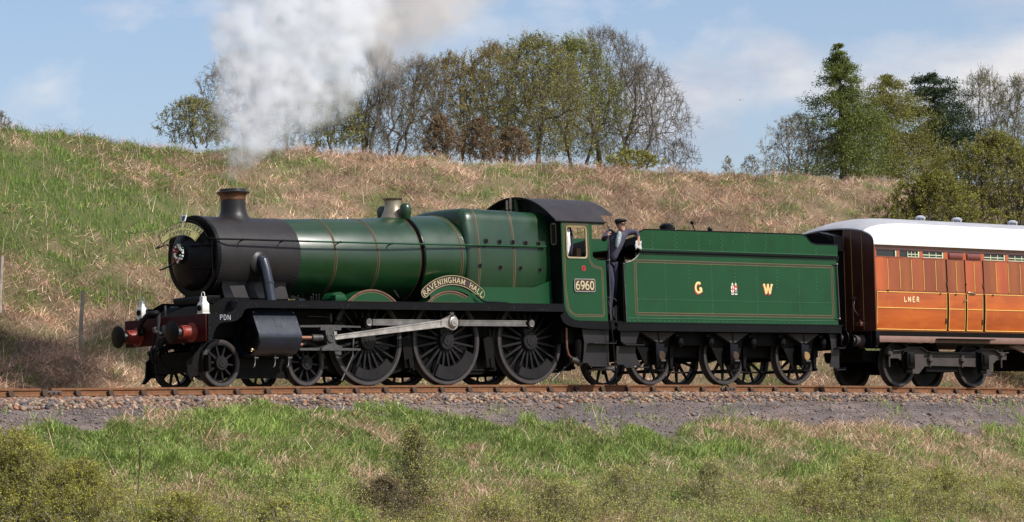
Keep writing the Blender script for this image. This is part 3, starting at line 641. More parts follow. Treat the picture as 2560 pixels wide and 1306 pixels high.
place_tree('bare_tree', 505, 362, BY-4, 125, 205, 23, 'low spreading bare tree reaching left out of the steam', GT, tips=700, r0=.10, leaf=4500, leaf_size=.045, leaf_pal=P_OLIVE, lean=-.2, trunks=3, trunk_h=.06)
place_tree('bare_tree', 830, 376, BY, 180, 230, 24, 'small olive-leaved tree just right of the steam', GT, tips=700, r0=.15, leaf=7000, leaf_size=.055, leaf_pal=P_OLIVE, trunks=2)
place_tree('windswept_tree', 905, 382, BY, 275, 220, 25, 'tall windswept bare tree leaning right beside the steam', GT, tips=800, r0=.22, leaf=3000, leaf_size=.045, leaf_pal=P_BUD, wind=.22, trunks=3, twl=.09)
place_tree('windswept_tree', 975, 386, BY+4, 245, 290, 26, 'second windswept tree with long boughs leaning right', GT, tips=900, r0=.18, leaf=4500, leaf_size=.045, leaf_pal=P_BUD, wind=.35, trunks=3, twl=.09)
place_tree('budding_tree', 1135, 395, BY+8, 268, 330, 27, 'brown budding tree between the windswept trees and the domed ones', GT, tips=1000, r0=.18, leaf=13000, leaf_size=.048, leaf_pal=P_GOLD, trunks=4)
place_tree('budding_tree', 1245, 398, BY+6, 300, 340, 28, 'golden budding tree left of the tall pair of sycamores', GT, tips=1000, r0=.18, leaf=15000, leaf_size=.048, leaf_pal=P_GOLD, trunks=4)
place_tree('sycamore_tree', 1345, 400, BY, 325, 370, 29, 'tall domed tree with golden green young leaves', GT, tips=1100, r0=.26, leaf=15000, leaf_size=.055, leaf_pal=P_OLIVE, trunks=2)
place_tree('sycamore_tree', 1440, 405, BY+3, 322, 360, 30, 'tree with several dark stems and fresh leaves low down', GT, tips=1100, r0=.22, leaf=13000, leaf_size=.055, leaf_pal=P_GREEN, trunks=3)
place_tree('bare_tree', 1515, 410, BY+5, 352, 440, 31, 'tallest bare domed tree, at the right end of the group', GT, tips=1700, r0=.26, leaf=5000, leaf_size=.04, leaf_pal=P_GOLD, trunks=3, shell=.35, twl=.05)
place_tree('bare_tree', 1575, 414, BY+2, 265, 330, 32, 'bare tree spreading its fine boughs to the right over the bank', GT, tips=1100, r0=.18, leaf=2500, leaf_size=.04, leaf_pal=P_GOLD, lean=.12, trunks=3, shell=.35)
place_tree('bare_tree', 1690, 424, BY, 80, 130, 33, 'small low bare tree at the far right foot of the group', GT, tips=350, r0=.06, leaf=500, leaf_size=.035, leaf_pal=P_BUD, lean=.15, trunks=3, trunk_h=.04)
GS = 'brown thorn bushes under the trees'
place_tree('thorn_bush', 1105, 393, BY-8, 110, 120, 34, 'reddish brown thorn bush below the budding tree', GS, 'shrub', tips=400, r0=.05, leaf=6000, leaf_size=.045, leaf_pal=P_BROWN, trunks=5, trunk_h=.03, lo=0)
place_tree('thorn_bush', 1200, 396, BY-8, 108, 120, 35, 'brown thorn bush beside the dark sycamore stems', GS, 'shrub', tips=400, r0=.05, leaf=6000, leaf_size=.045, leaf_pal=P_BROWN, trunks=5, trunk_h=.03, lo=0)
place_tree('thorn_bush', 1285, 399, BY-8, 85, 110, 36, 'lowest thorn bush, right of the other two', GS, 'shrub', tips=350, r0=.05, leaf=5000, leaf_size=.045, leaf_pal=P_BROWN, trunks=5, trunk_h=.03, lo=0)
place_tree('leafy_bush', 1580, 414, BY-8, 40, 190, 37, 'low yellow green bush at the foot of the bare domed tree', None, 'shrub', tips=300, r0=.04, leaf=5000, leaf_size=.05, leaf_pal=P_OLIVE, trunks=5, trunk_h=.03, lo=0)
place_tree('bare_tree', -8, 328, BY, 56, 90, 38, 'twiggy top of a bare tree at the left edge of the bank', None, tips=250, r0=.05, leaf=400, leaf_size=.045, leaf_pal=P_BUD, trunks=2)
# right-hand group
GR = 'trees on the right skyline'
place_tree('bare_tree', 2000, 448, 92, 170, 230, 41, 'pale bare bush-like tree left of the larch', GR, tips=900, r0=.10, leaf=3500, leaf_size=.04, leaf_pal=P_BUD, trunks=5, bark=M_barkl, trunk_h=.05, lo=0)
place_tree('sapling', 1822, 442, 80, 55, 34, 42, 'thin sapling left of the pale bare tree', 'saplings on the skyline', tips=60, r0=.03, leaf=250, leaf_size=.04, leaf_pal=P_BUD)
place_tree('sapling', 1878, 447, 80, 62, 60, 43, 'second sapling, close to the pale bare tree', 'saplings on the skyline', tips=120, r0=.03, leaf=400, leaf_size=.04, leaf_pal=P_BUD, trunks=2)
def conifer(u, v, Yp, hpx, wpx, seed, pal, label, kind='larch_tree', n_wh=34, droop=.35, top=.03, leaf=26000, bare=.1, lsz=.07, shape=1.0, lean=0):
    b = at(u, v, Y=Yp); dist = (b-CAM).dot(FW); h = hpx*dist/FOC; wd = wpx*dist/FOC/2; rn = random.Random(seed)
    t = empty(kind, tuple(b), label=label, cat='tree', group=GR); q = MB(); q.tube([(0,0,0),(lean*.3,0,h*.5),(lean,0,h)], [.028*h,.018*h,.006], 8); ctr = []
    wt_ = []
    for k in range(n_wh*6):
        f_ = bare + (1-bare)*rn.random()**.9; z = f_*h; rad = wd*((1-f_)**shape)*(rn.uniform(.55,1.12)) + top*h*.5; a = rn.uniform(0,2*pi); d = Vector((cos(a), sin(a), 0)); pts = [Vector((lean*f_,0,z))]
        for j in range(1,6): g_ = j/5; pts.append(Vector((lean*f_,0,z)) + d*rad*g_ + Vector((0,0,-droop*rad*g_*(1.25-g_*.9) + rn.uniform(-.04,.04)*rad)))
        q.tube(pts, [.007*h*(1-f_*.5)]+[.004*h*(1-f_*.5)]*4+[.006], 4, caps=False)
        for j in range(1,6): ctr.append(pts[j]); wt_.append((rad*.13+.07)*(.5+.5*j/5))
    q.build('trunk', M_barkd, t)
    C_ = np.array([tuple(c) for c in ctr]); Wt = np.array(wt_); I = RNG.choice(len(C_), leaf, p=Wt/Wt.sum()); c = C_[I] + RNG.normal(0,.72,(leaf,3))*Wt[I][:,None]*np.array([1,1,.8]) - np.array([0,0,.10])*RNG.random((leaf,1))
    sz = lsz*RNG.uniform(.6,1.5,leaf); e1 = RNG.normal(0,1,(leaf,3))*np.array([1,1,1.2]); e1 /= np.linalg.norm(e1,axis=1,keepdims=True); e2 = np.cross(e1,RNG.normal(0,1,(leaf,3))); e2 /= np.linalg.norm(e2,axis=1,keepdims=True)
    V2 = np.stack([c-e1*sz[:,None], c-e2*sz[:,None]*.35, c+e1*sz[:,None], c+e2*sz[:,None]*.35],1).reshape(-1,3)
    cl = np.repeat(pick(pal,leaf,.3),4,0); o = link('crown', np_mesh('crown', V2, np.arange(4*leaf), np.full(leaf,4), M_leaf, cl), t); o['kind'] = 'stuff'
P_LARCH = np.array([[.155,.19,.040],[.125,.165,.036],[.20,.22,.05],[.10,.13,.03]]); P_LARCH2 = np.array([[.23,.22,.045],[.19,.19,.04],[.27,.25,.06],[.16,.16,.04]]); P_PINE = np.array([[.045,.070,.032],[.06,.09,.038],[.035,.055,.025]])
conifer(2110, 452, 90, 348, 360, 51, P_LARCH, 'tall green larch with a ragged pointed top', leaf=46000, n_wh=30, shape=.80, droop=.55)
conifer(2225, 458, 94, 275, 400, 52, P_LARCH2, 'yellow green larch with drooping boughs behind the tall one', leaf=40000, n_wh=30, shape=.55, droop=.60, top=.08)
conifer(2345, 455, 97, 270, 230, 53, P_PINE, 'dark green pine behind the yellow larch', kind='pine_tree', leaf=30000, n_wh=24, shape=.35, droop=.1, bare=.12, top=.10, lsz=.085)
place_tree('bare_tree', 2470, 462, 96, 300, 200, 54, 'lightly leaved bare tree right of the dark pine', GR, tips=900, r0=.15, leaf=5000, leaf_size=.045, leaf_pal=P_OLIVE, trunks=3, p=3)
place_tree('bare_tree', 2560, 466, 92, 290, 200, 55, 'lightly leaved bare tree cut by the right edge', GR, tips=900, r0=.15, leaf=5000, leaf_size=.045, leaf_pal=P_OLIVE, trunks=3, p=3)
P_HAW = np.array([[.22,.21,.030],[.26,.25,.038],[.17,.17,.028],[.31,.29,.05]])
GH = 'hawthorns above the carriage'
place_tree('hawthorn_bush', 2340, 650, 8.5, 225, 330, 61, 'olive hawthorn bush on the bank above the carriage ventilator nearest the tender', GH, 'shrub', tips=1300, r0=.05, leaf=40000, leaf_size=.028, leaf_pal=P_HAW, rough=.4, trunks=7, minr=.006, lo=0, trunk_h=.03, shell=.4)
place_tree('hawthorn_bush', 2500, 650, 9.5, 325, 470, 62, 'large olive hawthorn bush at the right edge above the carriage', GH, 'shrub', tips=1900, r0=.07, leaf=60000, leaf_size=.029, leaf_pal=P_HAW, rough=.4, trunks=8, minr=.006, lo=0, trunk_h=.03, shell=.4)
place_tree('hawthorn_bush', 2600, 1000, 5.0, 170, 260, 63, 'hawthorn scrub seen under the carriage', GH, 'shrub', tips=500, r0=.04, leaf=9000, leaf_size=.025, leaf_pal=P_HAW, trunks=6, minr=.006, lo=0, trunk_h=.03)
# near bushes on the slope
P_YG = np.array([[.33,.31,.045],[.38,.36,.06],[.26,.25,.035],[.44,.42,.10]]); P_OG = np.array([[.38,.37,.08],[.45,.43,.11],[.31,.31,.06],[.54,.51,.20]]); P_BR = np.array([[.20,.15,.08],[.16,.11,.06],[.26,.22,.09]])
GB = 'low bushes on the near slope'
def bush(u, v, Yp, hpx, wpx, seed, label, pal, leaf, lsz=.0155, tips=600, **kw): place_tree('hawthorn_bush', u, v, Yp, hpx, wpx, seed, label, GB, 'shrub', bark=kw.pop('bark', M_barkl), tips=tips, r0=.014, leaf=int(leaf*1.35), leaf_size=lsz, leaf_pal=pal, trunks=8, minr=.0028, lo=0, trunk_h=.03, narrow=.9, twl=.12, **kw)
K_ = dict(rough=.55, shell=.6)
bush(40, 1360, -9.2, 285, 330, 71, 'dense yellow green bush at the lower left corner', P_YG, 30000, tips=900, **K_)
bush(210, 1365, -9.5, 215, 330, 72, 'yellow green bush spreading right of the corner bush', P_YG, 19000, tips=700, **K_)
bush(-120, 1360, -9.0, 260, 260, 75, 'yellow green bush cut by the left edge', P_YG, 11000, tips=400, **K_)
bush(1040, 1300, -8.2, 235, 170, 73, 'dark twiggy thorn bush below the driving wheels', P_OG, 8000, tips=600, bark=M_barkd, p=1.6, rough=.6, shell=.8)
bush(965, 1310, -8.6, 120, 190, 74, 'dark bramble mound left of the twiggy thorn bush', P_BR, 7000, tips=400, bark=M_barkd, rough=.5)
bush(2180, 1370, -9.3, 235, 380, 76, 'broad olive bush below the tender end', P_OG, 30000, tips=900, **K_)
bush(2370, 1370, -9.5, 205, 330, 77, 'olive bush below the carriage bogie', P_OG, 20000, **K_)
bush(2050, 1370, -9.4, 175, 280, 78, 'low olive bush left of the broad one', P_OG, 12000, tips=400, **K_)
bush(1570, 1370, -9.3, 205, 340, 79, 'sparse olive bush below the front of the tender', P_OG, 11000, tips=600, **K_)
bush(1410, 1370, -9.5, 170, 320, 80, 'sparse olive bush left of the one below the tender', P_OG, 10000, tips=500, **K_)
bush(1250, 1370, -9.2, 130, 280, 81, 'low sparse bush under the cab steps', P_OG, 7000, tips=400, **K_)
bush(1790, 1370, -9.0, 225, 240, 82, 'thin upright scrub below the middle of the tender', P_OG, 7000, tips=450, rough=.6, shell=.8)
bush(700, 1370, -9.4, 125, 340, 83, 'low sparse scrub below the bogie wheels', P_OG, 9000, tips=450, **K_)
bush(450, 1370, -9.4, 135, 320, 84, 'low sparse scrub right of the yellow bushes', P_YG, 9000, tips=450, **K_)
bush(2540, 1370, -9.3, 175, 280, 85, 'low scrub at the lower right corner', P_OG, 10000, tips=450, **K_)
# low thorn scrub in front of the slope: twigs with small leaves
n = 17000; X, Y = scatter(n, -10.8, -7.0, 12); kd = RNG.random(n) < sstep(.28,.50,fbm(X*.9,Y*1.2,97))*(.20+.80*sstep(7.0,8.8,-Y)); X, Y = X[kd], Y[kd]; n = len(X); Zg = ground_z(X,Y)
Lt = RNG.uniform(.15,.55,n); az = RNG.uniform(0,2*pi,n); tl = RNG.uniform(0,.9,n); TW = blades(np.stack([X,Y,Zg],-1), Lt, RNG.uniform(.005,.008,n), az, tl, RNG.uniform(-.3,.5,n), np.tile([[.22,.18,.13]],(n,1)), 2)
k = 13; bp = np.repeat(np.stack([X,Y,Zg],-1),k,0); fr_ = RNG.random(n*k)**.7; ld = np.repeat(Lt,k); dd = np.stack([np.cos(np.repeat(az,k))*np.sin(np.repeat(tl,k)), np.sin(np.repeat(az,k))*np.sin(np.repeat(tl,k)), np.cos(np.repeat(tl,k))],-1)
c_ = bp + dd*(fr_*ld)[:,None] + RNG.normal(0,.045,(n*k,3)); sz = RNG.uniform(.007,.016,n*k); e1 = RNG.normal(0,1,(n*k,3)); e1 /= np.linalg.norm(e1,axis=1,keepdims=True); e2 = np.cross(e1,RNG.normal(0,1,(n*k,3))); e2 /= np.linalg.norm(e2,axis=1,keepdims=True)+1e-9
LV = (np.stack([c_-e1*sz[:,None], c_-e2*sz[:,None]*.6, c_+e1*sz[:,None], c_+e2*sz[:,None]*.6],1).reshape(-1,3), np.arange(4*n*k), np.full(n*k,4), np.repeat(pick(P_OG,n*k,.25),4,0))
v, f, s_, c = join([TW, LV]); o = link('thorn_scrub', np_mesh('thorn_scrub', v, f, s_, M_veg, c)); tag(o, 'low olive thorn scrub along the foot of the near slope', 'scrub', None, 'stuff')
# dock stalk
q = MB(); q.tube([at(343,1250,Y=-8.0), at(347,1190,Y=-8.0), at(352,1115,Y=-8.0)], [.010,.009,.005], 6)
for k in range(40): p = at(350,1118+k*1.4,Y=-8.0); q.sphere((p.x+random.uniform(-.014,.014),p.y,p.z),.012,5,3)
tag(q.build('dock_stalk', mat('dock_brown',(.07,.035,.022),.9)), 'dark brown dead dock stalk standing on the near slope', 'plant')
# fence posts
for (u,v0,v1,lab) in ((205,728,828,'weathered grey fence post standing in the bracken ahead of the engine'),(2,640,748,'weathered fence post at the left edge of the bank')):
    t_ = at(u+3,v0,Y=6.2 if u > 100 else 8.2); b_ = at(u-3,v1,Y=6.2 if u > 100 else 8.2); q = MB(); q.tube([b_-Vector((0,0,.3)), b_, t_.lerp(b_,.5), t_], [.045,.045,.043,.040], 8); tag(q.build('fence_post', mat('post_wood',(.30,.255,.20),.9,var=.3,scale=6,bump=.3,bscale=20)), lab, 'fence post', 'old fence posts on the bank')
# birds
def bird(u, v, sp, lab):
    p = at(u,v,Y=60); q = MB(); q.lathe([(-.5,.0001),(-.45,.03),(-.1,.11),(.2,.09),(.42,.05),(.5,.0001)], (0,0,0), 'X', 8, close=False)
    q.add([(-.1,0,.05),(.15,0,.05),(.25,.9,.28),(.0,.95,.28)],[(0,1,2,3),(3,2,1,0)]); q.add([(-.1,0,.05),(.15,0,.05),(.25,-.9,.2),(.0,-.95,.2)],[(0,1,2,3),(3,2,1,0)])
    o = q.build('bird', mat('feather_black',(.02,.02,.02),.7)); o.location = p; o.scale = (sp,)*3; o.rotation_euler = (0,0,.6); tag(o, lab, 'bird', 'birds in the sky')
bird(1850, 251, .22, 'small dark bird flying right of the tall trees'); bird(1909, 285, .06, 'tiny distant bird speck left of the larch')
# ================================================================== steam locomotive (rail level z = 0, runs towards -X)
loco = empty('steam_locomotive', (0,0,0), label='green steam locomotive with black smokebox and copper-capped chimney, numbered 6960', cat='steam locomotive')
BZ = 2.596
def A(u, v, Y): p = at(u, v, Y=Y); return (p.x, p.z)

# --- wheels
def spoke_mesh(name, r0, r1, w0, w1, t, mat_):
    m = MB(); y = t/2
    vs = [(-w0/2,-y,r0),(w0/2,-y,r0),(w0/2,y,r0),(-w0/2,y,r0),(-w1/2,-y*.7,r1),(w1/2,-y*.7,r1),(w1/2,y*.7,r1),(-w1/2,y*.7,r1)]
    m.add(vs, [(0,1,5,4),(1,2,6,5),(2,3,7,6),(3,0,4,7)])
    return m.mesh(name, mat_, 0)
def wheel_parts(kind, R, nsp, hub, rimw, parent_list, balance=None, crank=None, disc=False, sp_w=(.05,.035)):
    """face towards -Y, tread plane y=0..; returns function(parent, name, x, side)"""
    tw = .07
    t = MB(); t.lathe([(-.065,R-.02),(-.06,R),(.055,R+.004),(.062,R+.028),(.085,R+.030),(.092,R-.01),(.092,R-tw+.0),(-.06,R-tw),(-.065,R-.02)], axis='Y', n=64, close=False)
    tyre = t.mesh('tyre', M_tyre, 30)
    r_ = MB(); r_.lathe([(-.052,R-tw+.004),(-.052,R-tw-rimw),(.06,R-tw-rimw),(.06,R-tw+.004)], axis='Y', n=64, close=False)
    rim = r_.mesh('rim', M_wheel, 30)
    h = MB(); h.lathe([(-.115,0.0001),(-.115,hub*.55),(-.10,hub*.62),(-.10,hub*.9),(-.085,hub),(.06,hub*1.05),(.06,.0001)], axis='Y', n=32, close=False)
    h.lathe([(-.122,.0001),(-.122,.028),(-.11,.03)], axis='Y', n=10, close=False)
    hubm = h.mesh('hub', M_wheel, 30)
    sp = spoke_mesh('spoke', hub*.9, R-tw-rimw+.01, sp_w[0], sp_w[1], .055, M_wheel)
    def place(parent, name, x, y, z, side, phase=0.0, bal=False, crk=None):
        w = link(name, tyre, parent, (x, y, z), (0, 0, 0 if side < 0 else pi))
        rm = link('rim', rim, w); link('hub', hubm, w)
        if disc:
            d = MB(); d.lathe([(-.03,hub*.8),(-.005,hub*1.5),(.01,R-tw-rimw)], axis='Y', n=48, close=False); d.build('wheel_disc', M_wheel, w)
        else:
            for k in range(nsp): link('spoke', sp, w, (0,0,0), (0, 2*pi*(k+.5)/nsp+phase, 0))
        return w
    return place
driver = wheel_parts('driver', .914, 20, .20, .045, None, sp_w=(.052,.036))
bogiew = wheel_parts('bogie', .457, 10, .145, .03, None, sp_w=(.042,.034))
DX = [3.76, 5.894, 8.256]
TH = radians(111.5)         # crank angle, forward of top
CR = .381
cpx, cpz = CR*cos(TH), CR*sin(TH)
def sector(mb, r0, r1, a0, a1, y0, y1, n=10):
    P = arc(0,0,r1,a0,a1,n) + arc(0,0,r0,a1,a0,n); return mb.prism(P, y0, y1)
for i, X in enumerate(DX):
    for side in (-1, 1):
        w = driver(loco, 'driving_wheel', X, .745*side, .914, side)
        b = MB(); r0, r1 = (.60, .80) if i != 1 else (.54, .81)
        if side < 0:
            a0, a1 = (-118, -38) if i != 1 else (-117, -22)
            sector(b, r0, r1, a0, a1, -.095 if i == 1 else -.07, .02, 14); b.build('balance_weight', M_wheel, w)
            c = MB(); c.cyl((cpx,-.10,cpz), (cpx,.03,cpz), .115, n=24)
            c.prism([(-.12*sin(TH)*1, .12*cos(TH)), (cpx-.10*sin(TH), cpz+.10*cos(TH)), (cpx+.10*sin(TH), cpz-.10*cos(TH)), (.12*sin(TH), -.12*cos(TH))], -.088, .03)
            c.build('crank_boss', M_wheel, w)
        else:
            sector(b, r0, r1, 30, 120, -.07, .02, 10); b.build('balance_weight', M_wheel, w)
for X in (0, 2.134):
    for side in (-1, 1): bogiew(loco, 'bogie_wheel', X, .745*side, .457, side, phase=.1)
ax = MB()
for X, z in [(x, .914) for x in DX] + [(0,.457),(2.134,.457)]: ax.cyl((X,-.7,z),(X,.7,z),.095,n=16)
ax.build('axles', M_frame, loco)

# --- frames and things under the footplate
f = MB()
for s in (-1,1):
    f.prism([(-.66,.95),(-.66,1.36),(0,1.36),(.25,1.62),(10.3,1.62),(10.3,.95),(9.6,.80),(9.3,1.1),(8.9,1.1),(8.65,.62),(7.85,.62),(7.4,1.0),(6.6,1.0),(6.3,.62),(5.5,.62),(5.1,1.0),(4.5,1.0),(4.2,.62),(3.3,.62),(3.05,1.0),(2.3,1.02),(1.6,.95),(.9,.9),(.3,.98)], s*.63-.015, s*.63+.015)
for X in (.2,1.2,2.9,4.8,7.1,9.3): f.box(X,X+.06,-.61,.61,.75,1.6)
f.box(2.2,9.9,-.58,.58,.80,1.30)
for s in (-1,1): f.prism([(2.5,1.0),(2.5,.45),(3.0,.25),(4.5,.22),(4.9,.32),(5.2,.2),(7.0,.22),(7.4,.34),(7.7,.2),(9.3,.24),(9.7,.4),(9.7,1.0)],s*.60-.01,s*.60+.01)
f.build('main_frame', M_frame, loco)
b = MB()
for s in (-1,1):
    b.prism([(-.35,.40),(-.35,.72),(.6,.86),(1.5,.86),(2.5,.72),(2.5,.40),(2.3,.34),(1.9,.34),(1.7,.55),(.45,.55),(.25,.34),(-.15,.34)], s*.60-.02, s*.60+.02)
b.box(.7,1.45,-.55,.55,.5,.85); b.prism([(-.5,.25),(-.5,.8),(2.7,.9),(2.7,.2),(2.4,.12),(1.9,.14),(1.7,.2),(.4,.2),(.2,.12),(-.3,.14)],-.50,-.48); b.box(-.42,-.36,-.95,.95,.30,.62)
b.prism([(-.42,.28),(-.42,.66),(-.28,.78),(-.15,.78),(-.15,.28)], .80, .84)
b.build('bogie_frame', M_frame, loco)
bs = MB()
for X in (.7, 1.4): bs.box(X-.3,X+.3,-.64,-.60,.25,.30)
bs.box(.40,1.75,-.70,-.66,.16,.95)
bs.build('bogie_side_plate', M_frame, loco)
ash = MB(); ash.prism([(6.7,.55),(8.0,.45),(8.0,1.2),(6.7,1.2)], -.55, .55); ash.prism([(8.9,.6),(9.9,.5),(9.9,1.1),(8.9,1.2)], -.55, .55); ash.build('ashpan', M_frame, loco)
# guard plate ahead of the near bogie wheel, and the rail guards
g = MB(); P = [A(u,v,-.86) for u,v in ((466,905),(470,902),(494,876),(503,858),(507,858),(498,885),(494,908),(494,940),(478,941),(483,950),(484,955),(478,952),(472,944),(468,930))]
g.prism(P, -.875, -.85); g.build('rail_guard', M_frame, loco)
gr = MB(); gr.rivets([at(u,v,Y=-.875) for u,v in ((471,904),(474,908),(487,894),(487,908),(488,920),(488,933),(471,915),(473,920),(471,927),(474,929),(472,934))], .011, h=.012); gr.build('guard_rivets', M_smoke, loco)
g2 = MB(); P = [A(u,v,.86) for u,v in ((367,905),(398,878),(400,878),(400,945),(378,947),(364,962),(356,962),(362,950),(365,944))]
g2.prism(P, .86, .90); g2.build('rail_guard', M_black, loco)
lp = MB(); lp.box(-.47,-.43,-.82,.90,.30,.70); lp.build('front_bogie_plate', M_frame, loco)

# --- buffer beam
bb = MB(); bb.bbox(-.735,-.70,-1.30,1.30,.86,1.39,.004); bb.build('buffer_beam', M_red, loco)
rv = MB()
for y in [(-1.24+.155*k) for k in range(17)]:
    for z in (.90,1.35): rv.rivets([(-.735,y,z)], .014, (-1,0,0), .01)
for y in (-1.24,1.24,-.62,.62,-.35,.35,-1.12,1.12):
    for z in (1.0,1.08,1.17,1.26): rv.rivets([(-.735,y,z)], .014, (-1,0,0), .01)
rv.build('beam_rivets', M_red, loco)
def buffer_(parent, x0, y, z, dirx, long=.5, mh=M_red2):
    h = MB(); s = dirx
    h.lathe([(0,.0001),(0,.19),(.025*s,.19),(.03*s,.15),(.06*s,.135),(.24*s,.118),(.26*s,.13),(.30*s,.13),(.30*s,.0001)], (x0,y,z), 'X', 28, close=False)
    o = h.build('buffer_housing', mh, parent)
    r = MB(); r.cyl((x0+.29*s,y,z),(x0+(long-.02)*s,y,z),.085,n=20); r.build('buffer_ram', M_steeld, o)
    d = MB(); d.lathe([((long-.045)*s,.0001),((long-.045)*s,.10),((long-.025)*s,.215),((long-.008)*s,.218),(long*s,.20),((long+.012)*s,.0001)], (x0,y,z), 'X', 36, close=False)
    d.build('buffer_head', M_black, o)
for y in (-.87,.87): buffer_(loco, -.735, y, 1.054, -1)
st = MB()
for y in (-.87,.87): st.bbox(-1.0,-.88,y-.07,y+.07,1.165,1.185,.006)
st.build('buffer_step', M_red2, loco)
hk = MB(); hk.bbox(-.80,-.735,-.13,.13,.98,1.12,.01)
hk.tube([(-.78,0,1.06),(-.90,0,1.08),(-.98,0,1.12),(-1.0,0,1.17),(-.95,0,1.2)], [.04,.045,.045,.04,.02], 10); hk.build('coupling_hook', M_steeld, loco)
cp = MB(); cp.tube([(-.93,-.05,1.1),(-.98,-.06,.95),(-1.0,-.05,.78)], .022, 8); cp.tube([(-.93,.05,1.1),(-.98,.06,.95),(-1.0,.05,.78)], .022, 8)
cp.cyl((-1.0,-.09,.78),(-1.0,.09,.78),.035); cp.cyl((-1.0,0,.80),(-.96,0,.60),.03)
cp.tube([(-1.0,-.07,.76),(-1.02,-.08,.62),(-1.0,-.04,.5),(-1.0,.04,.5),(-1.02,.08,.62),(-1.0,.07,.76)], .02, 8); cp.build('screw_coupling', M_black, loco)
bh = MB(); bh.lathe([(0,.0001),(0,.13),(-.02,.13),(-.03,.10),(-.03,.0001)], (-.735,.02,1.12), 'X', 24, close=False); bh.build('coupling_plate', M_steeld, loco)
def hose(name, pts, r, ribs=True, m=M_rubber):
    h = MB(); n = 40; P = []
    pts = [Vector(p) for p in pts]
    for i in range(n+1):
        t = i/n*(len(pts)-1); k = min(int(t), len(pts)-2); q = t-k
        p0 = pts[max(k-1,0)]; p1 = pts[k]; p2 = pts[k+1]; p3 = pts[min(k+2,len(pts)-1)]
        P.append(.5*((2*p1)+(p2-p0)*q+(2*p0-5*p1+4*p2-p3)*q*q+(3*p1-3*p2+p3-p0)*q*q*q))
    h.tube(P, [r*(1.12 if (ribs and i % 2) else 1) for i in range(n+1)], 12); h.build(name, m, loco)
def HP(u,v,Y): return at(u,v,Y=Y)
hose('vacuum_hose', [at(397,783,X=-.78), at(388,784,X=-.85), at(372,786,X=-.92), at(357,802,X=-.95), at(349,823,X=-.92), at(352,836,X=-.82)], .045)
vp = MB(); vp.tube([at(397,850,X=-.78), at(397,785,X=-.78), at(394,781,X=-.79), at(388,781,X=-.82)], .035, 10); vp.build('vacuum_standpipe', M_steeld, loco)
vc = MB(); vc.cyl(at(352,836,X=-.84), at(357,822,X=-.735), .05, n=14); vc.build('hose_stopper', M_black, loco)
hose('steam_heat_hose', [at(412,845,X=-.82), at(405,858,X=-.86), at(398,868,X=-.88), at(385,880,X=-.92), at(372,884,X=-.95)], .05)
hose('heating_pipe', [at(409,856,X=-.8), at(402,875,X=-.8), at(399,893,X=-.75), at(407,910,X=-.7), at(430,925,X=-.6)], .028, False, M_black)
li = MB(); li.bbox(-.76,-.745,-.08,-.03,1.39,1.62,.004); li.bbox(-.80,-.745,.80,.86,1.37,1.42,.004); li.build('lamp_iron', M_steeld, loco)

# --- footplate, valance, front plates
fp = MB()
fp.box(.10,8.79,-1.335,1.335,1.648,1.668); fp.box(-.70,-.30,-1.31,1.31,1.372,1.392)
fp.ring_strip([[(x,-1.31,z),(x,-1.31,z+.02),(x,1.31,z+.02),(x,1.31,z)] for x,z in ((-.30,1.372),(-.15,1.39),(-.05,1.45),(0,1.55),(.04,1.62),(.10,1.648))])
fp.build('footplate', M_black, loco)
top = [(-.70,1.374),(-.30,1.374),(-.15,1.39),(-.05,1.45),(0,1.55),(.045,1.63),(.09,1.650),(8.80,1.650)]
low = [A(u,v,-1.315) for u,v in ((800,772),(640,770),(617,771.5),(610,776),(604,790),(592,801),(580,804.5),(560,806),(549,809),(540,818),(534,832),(530,848),(527,852),(519,852))]
va = MB(); va.prism(top[::-1] + [(-.70,.87)] + [p for p in low[::-1][1:]] + [(8.80,1.50)], -1.33, -1.31)
va.build('valance', M_black, loco)
va2 = MB(); va2.prism(top[::-1] + [(-.70,.87)] + [p for p in low[::-1][1:]] + [(8.80,1.50)], 1.31, 1.33); va2.build('valance', M_black, loco)
vr = MB(); vr.rivets([at(u,v,Y=-1.33) for u,v in ((552,800),(557,801),(563,801),(572,801),(525,805),(525,820),(524,834),(523,847),(640,761),(643,766),(748,765),(756,765),(762,765),(770,765),(854,763),(858,768),(868,768),(871,763),(1037,772),(1040,767),(1222,769),(1225,773),(1284,772),(1286,768),(1347,774),(1353,775),(1358,775),(1367,776),(594,789),(586,777),(540,784),(556,784),(572,784))], .013, h=.014)
vr.build('valance_rivets', M_steeld, loco)
lettering(m := MB(), 'PDN', .095, lambda s,t,d: (-.30+.02+s, -1.331-d, 1.272+t), w=.11, thick=.003, gap=.25); m.build('shed_code_lettering', M_vent, loco)
# platform at the front: curved casings over the frame
pf = MB()
for s in (-1,1):
    P = [(-.62,1.392),(-.62,1.40),(-.18,1.66),(-.02,1.73),(.6,1.73),(.6,1.66),(.2,1.5),(0,1.392)]
    pf.prism(P, s*1.0-.012, s*1.0+.012)
pf.prism([(-.55,1.392),(-.25,1.60),(.5,1.66),(.5,1.392)], -.6, .6)
pf.build('front_frame_plate', M_dark, loco)
fe = MB(); fe.bbox(-.62,-.50,.70,.95,1.392,1.60,.01); fe.build('front_steam_valve', M_black, loco)
sd_ = MB(); P = [A(u,v,-.92) for u,v in ((573,715),(610,714),(622,748),(586,748))]; sd_.prism(P, -.93, -.91)
P = [A(u,v,-.95) for u,v in ((686,722),(700,716),(713,718),(721,748),(682,748))]; sd_.prism(P, -.96, -.94); sd_.build('saddle_plate', M_roof, loco)
lub = MB(); 
for u,v in ((724,730),(756,732)): p = at(u,v,Y=-1.1); lub.cyl((p.x,-1.1,1.66),(p.x,-1.1,p.z),.006,n=6)
